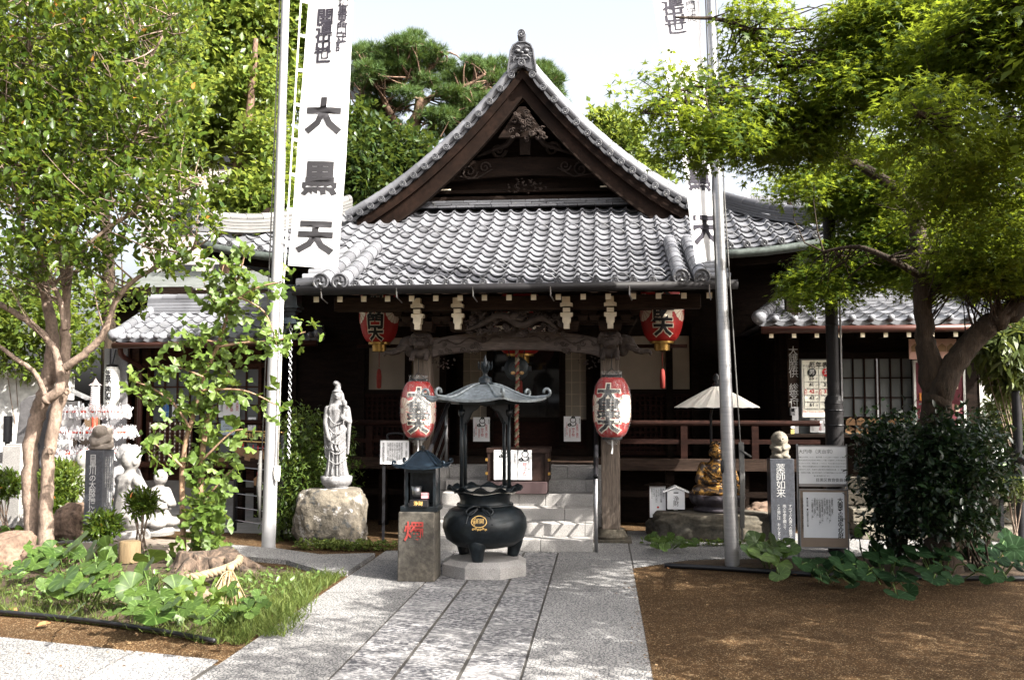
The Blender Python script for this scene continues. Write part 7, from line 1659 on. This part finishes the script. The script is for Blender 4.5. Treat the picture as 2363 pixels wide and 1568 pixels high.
# --- maple on the right, reaching over the path and out of the frame
mt_ = thing('maple_tree', 'large spreading maple with dark forked trunk and yellow-green leaves over the right side', 'tree', (at(2165,1330,10.0).x,10.0,0)); s = 10/FPX
b, nodes = wood('trunk', [
    (pth([(2175,1360),(2180,1240),(2165,1100),(2150,1000),(2160,900),(2140,830),(2132,740),(2126,640),(2118,540),(2116,480)],10.0), [46*s,38*s,34*s,32*s,29*s,20*s,19*s,18*s,17*s]),
    (pth([(2165,930),(2195,850),(2240,790),(2290,745),(2363,700),(2480,600)],9.9), [27*s,26*s,25*s,24*s,24*s,22*s]),
    (pth([(2116,490),(2140,430),(2160,370,9.6),(2200,250,9.0),(2240,60,8.5)],9.9), [20*s,16*s,12*s,9*s,5*s]),(pth([(2116,485),(2060,430,9.6),(1960,370,9.0),(1830,330,8.4),(1690,340,8.0)],9.9), [15*s,12*s,9*s,6*s,3*s]),
    (pth([(1960,370,9.0),(1850,240,8.5),(1760,110,8.2),(1680,50,8.0),(1560,40,7.8)],9), [9*s,7*s,5*s,4*s,2*s]),(pth([(1830,330,8.4),(1700,230,8.0),(1600,200,7.8),(1480,260,7.6)],8), [5*s,4*s,3*s,2*s]),
    (pth([(2480,600,9.9),(2400,480,9.5),(2330,420,9.0),(2260,380,8.6),(2200,350,8.2)],9), [18*s,14*s,12*s,9*s,5*s]),(pth([(2420,480,9.2),(2400,300,8),(2360,100,7),(2350,-60,6.6)],9), [12*s,10*s,7*s,4*s]),(pth([(2160,370,9.6),(2080,200,9.2),(2000,60,8.8),(1950,-60,8.5)],9), [10*s,8*s,5*s,3*s]),(pth([(2200,350,8.2),(2170,300,7.0),(2120,260,6.2)],8), [6*s,5*s,3*s]),
    (pth([(2126,640),(2060,600,9.8),(1980,570,10.0),(1900,580,10.2)],10), [9*s,7*s,5*s,2*s]),(pth([(2480,600,9.9),(2560,430,9.0),(2640,200,8.0)],9), [20*s,15*s,9*s]),(pth([(2560,430,9.0),(2700,380,7.5),(2900,300,6.0)],9), [12*s,10*s,6*s])], BARKD, mt_)
MBL = [el(1560,200,7.8,95,60,.4,.035),el(1520,270,7.6,55,55,.4,.035),el(1620,320,7.8,105,55,.45,.09),el(1710,270,8.0,120,80,.5,.12),el(1830,310,8.4,130,85,.5,.28),el(1740,140,8.2,90,60,.5,.06),el(1740,30,8.0,60,30,.4,.02),el(1790,50,8.2,50,50,.4,.02),el(2030,110,8.2,150,130,.6,.55),el(2140,270,6.4,130,95,.35),el(2280,110,7.2,160,130,.6),el(2240,410,8.4,160,120,.6),el(2010,390,11.0,130,95,.6,.45),el(2290,560,9.4,130,80,.6),el(2150,560,10.7,110,80,.5),el(1915,600,11.0,70,45,.4,.1),el(2030,560,11.1,110,75,.5,.35),el(1970,470,11.2,100,45,.4,.2),el(2340,300,7.6,100,110,.5),el(2100,30,8.0,180,80,.5),el(1890,690,10.6,60,22,.3),el(2240,640,10.0,90,40,.4),
       el(1885,650,10.9,70,38,.35,.12),el(2010,635,11.0,100,35,.4,.13),el(2150,645,10.4,80,30,.35,.08),el(2285,640,9.8,110,40,.4,.15),el(1850,420,10.6,60,45,.4,.08),el(1950,200,8.0,120,90,.5),el(2330,30,7.0,120,80,.5),el(2180,150,7.5,120,90,.5)]
MBO = [el(2560,100,6.5,220,260,1.1),el(2500,420,8.5,160,150,.8),el(2800,200,5.5,260,300,1.3)]
MBO += [(6.3,6.6,4.4,1.7,1.9,1.0),(7.2,4.6,5.2,1.8,1.8,1.1),(5.2,4.6,4.9,1.3,1.5,.6,1.5),(8.3,6.6,5.4,1.5,1.6,1.0),(3.6,3.9,5.3,1.3,1.0,.5,.8)]
def sprays(blist, ns, per, rad_, size, tmpl, mat, name, parent, shell=.2, tilt=.35):
    c, u = in_blobs(blist, ns, shell); k = np.repeat(np.arange(ns), per); n = len(k); ax = np.array([0,0,1.0])+RNG.normal(size=(ns,3))*.16
    ax = norm(ax + u*np.array([.25,.25,0]))
    ang = RNG.uniform(0,2*math.pi,n); r = rad_*np.sqrt(RNG.random(n)); X = norm(np.cross(ax, np.array([0.3,1.0,0.1]))); Yv = np.cross(ax, X)
    rd = X[k]*np.cos(ang)[:,None] + Yv[k]*np.sin(ang)[:,None]; P = c[k] + rd*r[:,None] + ax[k]*(RNG.normal(size=n)*.03 - .16*(r/rad_)**2*rad_)[:,None]
    d = rd*.8 + RNG.normal(size=(n,3))*.45 + np.array([0,0,-.25]); nr = ax[k] + RNG.normal(size=(n,3))*tilt
    return scatter(name, P, d, nr, RNG.uniform(*size, n), tmpl, mat, parent), c
MBL = [x if len(x) > 6 else (*x, (x[3]*x[4]*x[5])**.7*.9) for x in MBL]
o, cs_ = sprays(MBL, 2650, 34, .27, (.038,.074), T_MAPLE, L_MAPLE, 'crown', mt_)
MBO += [(5.9,8.4,4.1,1.1,1.0,.8,2.0),(4.3,5.2,5.1,1.0,.9,.45,1.2)]  # unseen crown masses added to throw more shade on trunk and path
MBO = [x if len(x) > 6 else (*x, x[3]*x[4]*x[5]) for x in MBO]
sprays(MBO, 1200, 20, .26, (.09,.14), T_DIAM, L_MAPLE, 'crown', mt_)
wood_twigs(b, nodes, cs_[::2], .010, .003, 4, .1, .95); b.build('trunk', BARKD, mt_, True)
# --- background broadleaf trees, each its own thing
def back_tree(label, trunk, tr, blist, ntips, per, size, mat, bark, tmpl=T_DIAM, droop=.3, name='broadleaf_tree', group='background trees', shell=.3, spread=.16, twig=25):
    p = trunk[0][0]; t = thing(name, label, 'tree', (p[0], p[1], 0), group); b, nodes = wood('trunk', list(zip(trunk, tr)), bark, t, 9)
    o, tips = rosettes(blist, ntips, per, size, tmpl, mat, 'crown', t, shell, spread, .3, False, droop); wood_twigs(b, nodes, tips[::twig], .03, .008, 4, .1, 6); b.build('trunk', bark, t, True); return t
def tall(px, Y, lst): a = at(px, 930, Y); return [(a.x, Y, 0.0)] + pth(lst, Y)
s = 21/FPX
back_tree('tall yellow-green tree with drooping leaf sprays left of the silver flagpole', [tall(600,21,[(585,700),(580,450),(560,250),(540,60),(520,-80)]), pth([(580,450),(500,300),(440,180)],21), pth([(560,250),(640,130),(700,40)],21)], [[18*s,15*s,12*s,9*s,5*s],[8*s,5*s,3*s],[8*s,5*s,3*s]],
          [el(470,120,20.5,130,110,1.4),el(590,60,21,110,90,1.4),el(520,260,20,110,60,1.1),el(440,330,20,80,70,1.0),el(640,200,21.3,80,70,1.0),el(570,-60,21,160,90,1.5),el(700,60,21.5,70,90,1.0)], 2300, 11, (.13,.24), L_BACK, BARKD, T_DIAM, .5)
back_tree('leaning red-barked tree trunk with sparse foliage behind the sapling top', [tall(540,19,[(520,600),(545,420),(575,260),(590,90)]), pth([(545,420),(600,330),(650,290)],19)], [[16*s,15*s,13*s,9*s,5*s],[7*s,5*s,3*s]], [el(610,330,19,70,60,.8),el(600,470,18.8,90,70,.9),el(520,480,19.3,60,60,.8),el(640,420,19,50,80,.8),el(590,200,19.5,60,50,.7)], 900, 10, (.11,.2), L_BACK, BARKR, T_DIAM, .2)
back_tree('dense dark green tree directly right of the white banner under the pines', [tall(830,22,[(835,600),(840,450),(830,330)])], [[12*s,10*s,8*s,4*s]], [el(850,400,22,70,90,1.2),el(900,360,22.5,80,60,1.1),el(820,500,22,60,80,1.1),el(960,380,23,70,60,1.0),el(830,300,22.5,50,50,.8)], 1300, 11, (.13,.22), L_DEEP, BARKD, T_DIAM, .1)
back_tree('bright bushy tree filling the gap behind the left pale-barked tree', [tall(250,17,[(250,700),(240,400),(200,100)])], [[16*s,13*s,9*s,4*s]], [el(120,300,17,200,260,1.4),el(330,180,17.5,150,200,1.3),el(30,650,16.5,170,120,.9),el(200,700,16.8,120,80,.8),el(60,30,17.5,250,150,1.4)], 1700, 10, (.10,.18), L_BACK, BARKD, T_DIAM, .2)
back_tree('small yellow-green treetop showing behind the right slope of the temple gable', [tall(1420,26,[(1425,500),(1420,360)])], [[10*s,8*s,4*s]], [el(1420,310,26,50,45,.9),el(1385,290,26,30,30,.6),el(1455,330,26,35,30,.6),el(1480,420,26,60,50,.8)], 420, 10, (.14,.24), L_BACK, BARKD, T_DIAM, .2)
back_tree('shaded leafy tree behind the office roof and maple trunk', [tall(2400,17.5,[(2400,700),(2390,500)])], [[14*s,11*s,6*s]], [el(2330,560,17,90,90,1.0),el(2260,620,17.3,80,50,.8),el(2150,430,18.5,120,80,1.0)], 800, 10, (.10,.18), L_MAPLE, BARKD, T_DIAM, .2)
# --- pines
def pine(label, trunk, tr, pads, n, group='pine trees behind the hall'):
    p = trunk[0][0]; t = thing('pine_tree', label, 'tree', (p[0], p[1], 0), group); b, nodes = wood('trunk', list(zip(trunk, tr)), BARKR, t, 9)
    c, u = in_blobs(pads, n, .15); d = u*.5+np.array([0,0,.8])+RNG.normal(size=(n,3))*.45
    scatter('crown', c, d, RNG.normal(size=(n,3)), RNG.uniform(.15,.27,n), T_TUFT, L_PINE, t); wood_twigs(b, nodes, c[::16], .035, .012, 4, .1, 5); b.build('trunk', BARKR, t, True); return t
def pads(lst, Y): return [el(x, y, Y+random.uniform(-.8,.8), rx, ry, rx*Y/FPX*.8) for x, y, rx, ry in lst]
s = 24/FPX
pine('tall pine with crooked forking trunk and layered crown right of the white banner', [tall(930,24,[(930,500),(945,320),(968,250),(962,190),(940,120)]), pth([(968,250),(1010,215),(1070,200),(1120,170)],24), pth([(945,320),(905,270),(880,215),(860,160)],24), pth([(962,190),(1000,150),(1030,120)],24), pth([(960,215),(915,190),(850,190)],24)], [[20*s,18*s,17*s,13*s,9*s,5*s],[7*s,6*s,5*s,3*s],[9*s,8*s,6*s,3*s],[6*s,4*s,2*s],[6*s,4*s,2*s]],
     pads([(930,105,50,22),(880,125,45,22),(990,120,45,22),(850,165,40,24),(920,160,60,20),(1020,155,40,20),(880,205,50,20),(980,190,50,16),(1060,180,40,18),(1090,150,35,18),(940,215,40,16),(850,240,35,18),(1040,215,45,16),(960,85,30,14),(900,250,50,22),(1010,270,50,20),(830,130,30,24),(1070,240,45,20),(960,140,50,24),(900,145,50,22)],24), 4300)
pine('pine with thin red trunk hidden mostly behind the white banner', [tall(815,25,[(840,300),(855,230),(845,170)]), pth([(800,290),(835,240),(860,200)],25)], [[9*s,8*s,6*s,3*s],[6*s,5*s,3*s]], pads([(835,120,30,20),(830,190,35,24),(870,260,40,24),(840,290,40,24),(900,300,50,20)],25), 900)
pine('dense round-topped pine just left of the gable peak ornament', [tall(1120,25,[(1120,400),(1110,260),(1130,180)])], [[12*s,11*s,8*s,4*s]], pads([(1110,165,50,26),(1150,190,45,26),(1080,215,40,24),(1130,240,60,24),(1090,275,50,24),(1040,260,40,22),(1020,300,50,20),(1150,150,35,18),(1060,190,40,22),(1170,230,40,24)],25), 2300)
pine('dark pine standing behind the gable peak ornament, showing on its right side', [tall(1240,26,[(1235,300),(1230,180)])], [[12*s,10*s,4*s]], pads([(1230,170,35,22),(1270,185,35,22),(1255,160,28,16),(1285,210,22,14),(1180,180,30,24),(1200,150,25,16),(1300,240,14,8)],26), 1300)
# --- ginkgo saplings by the stump
gk = thing('ginkgo_sapling', 'young ginkgo with slender twin stems and fan leaves growing beside the roped stump', 'sapling', (at(432,1310,9.7).x,9.7,.05)); s = 9.7/FPX; G = 9.7
br = [(pth([(424,1330),(422,1200),(420,1100),(428,1020),(440,980),(462,905),(480,850),(505,790),(530,710),(548,650),(565,585)],G), [8*s,7*s,7*s,6*s,6*s,6*s,5*s,5*s,4*s,3*s,2*s]),
      (pth([(436,1335),(450,1240),(462,1130),(468,1040),(480,960),(500,900),(530,855)],9.75), [9*s,9*s,8*s,7*s,6*s,5*s,3*s]),
      (pth([(440,990),(400,930),(350,895),(310,880)],9.65), [3.5*s,3*s,2.5*s,1.5*s]),(pth([(500,800),(570,790),(640,785),(705,765)],9.6), [3.5*s,3*s,2.5*s,1.5*s]),(pth([(535,700),(590,665),(650,650)],9.6), [3*s,2.5*s,1.5*s]),(pth([(470,870),(420,850),(380,845)],9.6), [3*s,2*s,1.5*s]),(pth([(460,900),(560,900),(640,935)],9.55), [3*s,2*s,1.5*s]),(pth([(468,1060),(530,1000),(560,990)],9.6), [3*s,2*s,1.5*s]),(pth([(425,1080),(380,1040),(345,1015)],9.55), [3*s,2*s,1.5*s]),(pth([(455,1180),(500,1120),(540,1080)],9.6), [3*s,2*s,1.5*s]),(pth([(548,650),(520,610),(510,640)],9.6), [2*s,1.5*s,1*s]),(pth([(528,715),(490,690),(470,650)],9.65), [2*s,1.5*s,1*s]),(pth([(505,790),(450,780),(420,770)],9.6), [2.5*s,2*s,1*s]),(pth([(540,680),(610,720),(640,800)],9.55), [2.5*s,2*s,1*s])]
b = MB(); gpts = []
for k, (p_, r_) in enumerate(br):
    q = smooth_path(p_, 6); b.tube(q, lerp_r(r_, len(q)), 8)
    st0 = .42 if k == 0 else (.25 if k == 1 else .15); gpts += [(x, 1.0 if k > 1 else .75) for x in q[int(len(q)*st0):]]
b.build('stem', BARKG, gk, True)
P = []
for p, wt in gpts:
    for _ in range(3 if wt == 1.0 else 4):
        P.append(np.array(p)+RNG.normal(size=3)*np.array([.075,.08,.065]))
for _ in range(150): a = at(RNG.uniform(430,515), RNG.uniform(1140,1290), 9.6+RNG.normal()*.07); P.append(np.array(a))
for _ in range(170):
    a = gp(RNG.uniform(395,540), RNG.choice([RNG.uniform(1352,1420), RNG.uniform(1262,1290)], p=[.75,.25]), RNG.uniform(.05,.15)); P.append(np.array(a))
P = np.array(P); n = len(P); d = RNG.normal(size=(n,3))*.8+np.array([0,-.2,-.15]); nr = RNG.normal(size=(n,3))*.6+np.array([.5,-.5,.7])
scatter('leaves', P, d, nr, RNG.uniform(.10,.145,n), T_GINK, L_GINK, gk)
# --- nandina behind the statue
def bush(name, label, cat, blist, tips, per, size, tmpl, mat, base, stems=8, spread=.05, up=.3, droop=.2, group=None, shell=.3):
    t = thing(name, label, cat, base, group); o, tp = rosettes(blist, tips, per, size, tmpl, mat, 'foliage', t, shell, spread, up, False, droop); b = MB(); B = Vector(base)
    for q in tp[:stems*4:4]: q = Vector(q); b.tube([B+Vector((random.uniform(-.1,.1),random.uniform(-.1,.1),0)), B.lerp(q,.5)+Vector((0,0,.05)), q], [.012,.009,.004], 5, False)
    b.build('stems', BARKD if mat in (L_DARK, L_NAND) else BARK, t, True); return t
T_LANCE = ([(0,0,0),(0.13,0.35,0.04),(0.10,0.7,0.02),(0,1,-0.12),(-0.10,0.7,0.02),(-0.13,0.35,0.04)], [(0,1,5),(1,2,4,5),(2,3,4)])
a = at(700,1245,11.9); bush('nandina_bush', 'feathery green and yellow nandina bush behind the standing stone statue', 'bush', [el(700,1005,11.95,60,70,.35),el(690,1110,11.85,75,100,.4),el(770,1030,12.1,45,55,.3),el(660,1190,11.8,50,60,.3),el(805,1090,12.1,28,45,.2),el(720,1195,11.7,55,50,.3)], 900, 9, (.05,.10), T_LANCE, L_NAND, (a.x,11.95,0), 14, .06, .2, .3)
# --- dark camellia and shrubs around the maple foot
a = at(2080,1240,10.4); bush('camellia_bush', 'dark glossy camellia bush between information board and maple trunk', 'bush', [el(2085,1080,10.5,80,85,.5),el(2040,1030,10.8,42,45,.3),el(2085,1170,10.4,70,60,.4),el(2045,1110,10.6,45,70,.35),el(2110,1000,10.7,60,30,.3),el(2020,985,10.9,30,20,.2),el(2065,1215,10.3,60,25,.3)], 820, 9, (.05,.095), T_OVAL, L_DARK, (a.x,10.5,0), 12, .10, .3, .2, None, .1)
a = at(2230,1240,10.4); bush('camellia_bush', 'dark glossy camellia bush right of the maple trunk below reception sign', 'bush', [el(2200,1080,9.6,100,75,.35),el(2265,1080,10.4,50,50,.35),el(2160,1150,9.5,60,70,.3),el(2250,1000,10.6,50,25,.3),el(2180,1000,9.7,60,28,.25),el(2120,1090,9.6,40,60,.3),el(2210,1200,9.6,60,25,.3)], 760, 9, (.05,.095), T_OVAL, L_DARK, (a.x,10.0,0), 12, .10, .3, .2, None, .1)
a = at(2180,1240,10.4)
a = at(2330,900,12.4); bm2 = bush('bamboo_plant', 'drooping yellow-green bamboo foliage hanging above the reception sign', 'bamboo', [el(2310,800,12.3,55,40,.35),el(2340,850,12.4,45,45,.35),el(2350,770,12.3,40,30,.3)], 260, 10, (.10,.22), T_LANCE, L_BAMB, (a.x+.3,12.5,0), 8, .07, -.3, .6)
bush('bamboo_plant', 'upright shaded bamboo thicket behind the short black post at right', 'bamboo', [el(2335,980,12.9,45,80,.4),el(2380,1060,12.8,50,90,.4),el(2340,1120,12.7,35,30,.3)], 300, 9, (.08,.18), T_LANCE, L_BAMB, (a.x+.4,12.9,0), 10, .06, .2, .2)
for px, py, Y, lab, mat in ((2270,1190,10.0,'small dark leafy sapling in front of the shaded side steps',L_DARK),(2340,1130,11.8,'spiky green plant beside the side steps at right',L_BAMB)):
    a = at(px,py,Y); bush('young_shrub', lab, 'shrub', [(a.x,Y,a.z,.16,.14,.12)], 45, 9, (.06,.12), T_LANCE, mat, (a.x,Y,.02), 4, .03, .4, 0)
for px, py, Y, r_, lab, mat, base in ((328,1160,10.2,.15,'small dark-leaved sapling in front of the kneeling white monk',L_BROAD,.05),(238,1215,9.8,.16,'small whorled sapling at the foot of the dark inscribed post',L_BROAD,.05),(15,1120,11.9,.20,'thin leafy shrub before the stone fence at far left',L_BROAD,0),(140,1110,11.9,.28,'bright yellow-green shrub between pale trunks and inscribed post',L_BACK,0),(110,1165,11.7,.22,'dark leafy shrub behind the pale double trunk near ground',L_BROAD,0)):
    a = at(px,py,Y); bush('young_shrub', lab, 'shrub', [(a.x,Y,a.z,r_,r_,r_*.9)], int(60+500*r_*r_*6), 8, (.06,.11), T_LANCE, mat, (a.x,Y,base), 5, .03, .4, 0)
iv = bush('ivy_hedge', 'sunlit ivy and hedge leaves hanging over the white wall at far left', 'hedge', [el(60,740,15,130,90,.5),el(160,800,15.2,70,70,.4),el(40,840,15.0,90,30,.3),el(-80,760,15,120,110,.5)], 900, 9, (.07,.13), T_OVAL, L_BACK, (at(60,760,15.4).x,15.5,0), 6, .08)
# --- leopard plants with big round leaves
def leopard(label, leaves, mat, base, group, zl=.22, stemmat=None):
    """leaves: (px, py, width px); the plant stands at base"""
    B = Vector(base); t = thing('leopard_plant', label, 'plant', base, group); P = []; D = []; Nn = []; S = []; ST = []
    leaves = list(leaves)+[(x+RNG.normal()*w_*.55, y+RNG.normal()*w_*.35+w_*.12, w_*RNG.uniform(.6,.85)) for x, y, w_ in leaves]
    for px, py, wd in leaves:
        b = MB(); ST.append(b)
        z = zl+RNG.uniform(-.06,.08); p = gp(px, py, z); s_ = wd*(p.y/FPX)*1.28
        dd = Vector((p.x-B.x, p.y-B.y-.12, 0)); dd = dd.normalized() if dd.length > .02 else Vector((0,-1,0)); d = Vector((dd.x+RNG.normal()*.5, dd.y-.35+RNG.normal()*.3, -.35+RNG.normal()*.15)).normalized(); nr = Vector((-d.x*.1+RNG.normal()*.28+.15, -.85+RNG.normal()*.25, .75))
        q = Vector(p)-d*s_*.12; P.append(tuple(q)); D.append(tuple(d)); Nn.append(tuple(nr)); S.append(s_); f = Vector((B.x+(q.x-B.x)*.35, B.y+(q.y-B.y)*.35+.05, .02)); b.tube([f, f.lerp(q,.6)+Vector((0,0,.06)), q+Vector(nr).normalized()*(-.01)], [.006,.006,.005], 5, False)
    for k in range(len(P)):
        o = scatter('leaf', np.array(P[k:k+1]), np.array(D[k:k+1]), np.array(Nn[k:k+1]), np.array(S[k:k+1]), T_FARF, mat, t, True); ST[k].build('stalk', stemmat or L_FARF, o)
    return t
LZ = lambda l: [(x/1.969/1.51, (1700+y/1.969)/1.51, s/1.969/1.51) for x, y, s in l]
leopard('big round-leaved plant at the foot of the pale double trunk', LZ([(85,310,115),(275,335,150),(120,450,190),(270,470,120),(370,450,150),(410,390,120),(160,535,90),(70,565,80),(310,520,110),(200,400,110),(460,430,110)]), L_FARF, tuple(gp(150,1310,.04)), 'round-leaved plants in the left bed')
leopard('big round-leaved plant around the foot of the dark inscribed post', LZ([(540,370,140),(740,420,150),(640,450,130),(660,545,130),(760,545,110),(610,520,110),(520,430,110),(720,490,110)]), L_FARF, tuple(gp(225,1345,.04)), 'round-leaved plants in the left bed')
leopard('big round-leaved plant at the grass edge left of the short cut log', LZ([(440,620,170),(570,615,130),(430,700,160),(740,650,110),(520,690,120),(640,690,100),(380,640,110),(800,690,110)]), L_FARF, tuple(gp(180,1385,.04)), 'round-leaved plants in the left bed')
leopard('big round-leaved plant directly in front of the roped stump', LZ([(1030,470,165),(1000,565,150),(900,680,170),(1040,640,140),(1100,720,150),(1210,700,190),(1180,790,110),(910,850,110),(1060,870,200),(1010,790,120),(950,820,110),(1120,800,120)]), L_FARF, tuple(gp(350,1415,.04)), 'round-leaved plants in the left bed')
leopard('small round-leaved plant by the straw tassel near the path edge', LZ([(1420,830,110),(1640,820,80),(1600,690,90),(1780,740,90),(1350,880,90),(1700,800,80),(1740,850,70),(1680,760,70),(1800,790,70)]), L_FARF, tuple(gp(545,1410,.04)), 'round-leaved plants in the left bed')
RZ = lambda l: [((2600+x/1.807)/1.51, (1500+y/1.807)/1.51, s/1.807/1.51) for x, y, s in l]
leopard('shaded round-leaved plant between the steel flagpole and the information board', RZ([(65,700,115),(170,710,100),(95,780,125),(185,740,95),(280,745,90),(210,825,115),(20,760,90),(250,700,80),(130,740,90)]), L_FARF, tuple(gp(1790,1305,.03)), 'round-leaved plants in the right bed', .2)
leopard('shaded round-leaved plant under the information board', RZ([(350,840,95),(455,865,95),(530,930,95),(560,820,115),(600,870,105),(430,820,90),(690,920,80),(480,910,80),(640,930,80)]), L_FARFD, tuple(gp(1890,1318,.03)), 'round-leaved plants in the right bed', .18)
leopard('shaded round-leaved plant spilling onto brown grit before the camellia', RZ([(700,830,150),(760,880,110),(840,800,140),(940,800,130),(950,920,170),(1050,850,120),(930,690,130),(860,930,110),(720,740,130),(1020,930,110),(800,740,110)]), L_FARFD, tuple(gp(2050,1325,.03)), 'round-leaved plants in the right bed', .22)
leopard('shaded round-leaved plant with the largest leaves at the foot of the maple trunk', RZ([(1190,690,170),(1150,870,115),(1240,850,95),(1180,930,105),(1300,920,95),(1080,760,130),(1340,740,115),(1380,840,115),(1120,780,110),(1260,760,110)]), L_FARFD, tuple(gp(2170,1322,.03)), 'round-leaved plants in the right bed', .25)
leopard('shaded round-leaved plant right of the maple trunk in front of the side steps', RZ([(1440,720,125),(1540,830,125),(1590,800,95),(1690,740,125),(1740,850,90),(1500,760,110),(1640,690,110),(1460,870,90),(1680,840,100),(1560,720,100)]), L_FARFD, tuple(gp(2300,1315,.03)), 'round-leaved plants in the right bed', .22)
leopard('small sunlit pale green round-leaved plant at the left end of the low rock', [(1500,1238,22),(1520,1245,26),(1540,1240,26),(1555,1252,22),(1512,1255,20),(1535,1258,20),(1568,1246,20),(1600,1250,18)], L_FARF, tuple(gp(1532,1262,.02)), 'round-leaved plants in the right bed', .10)
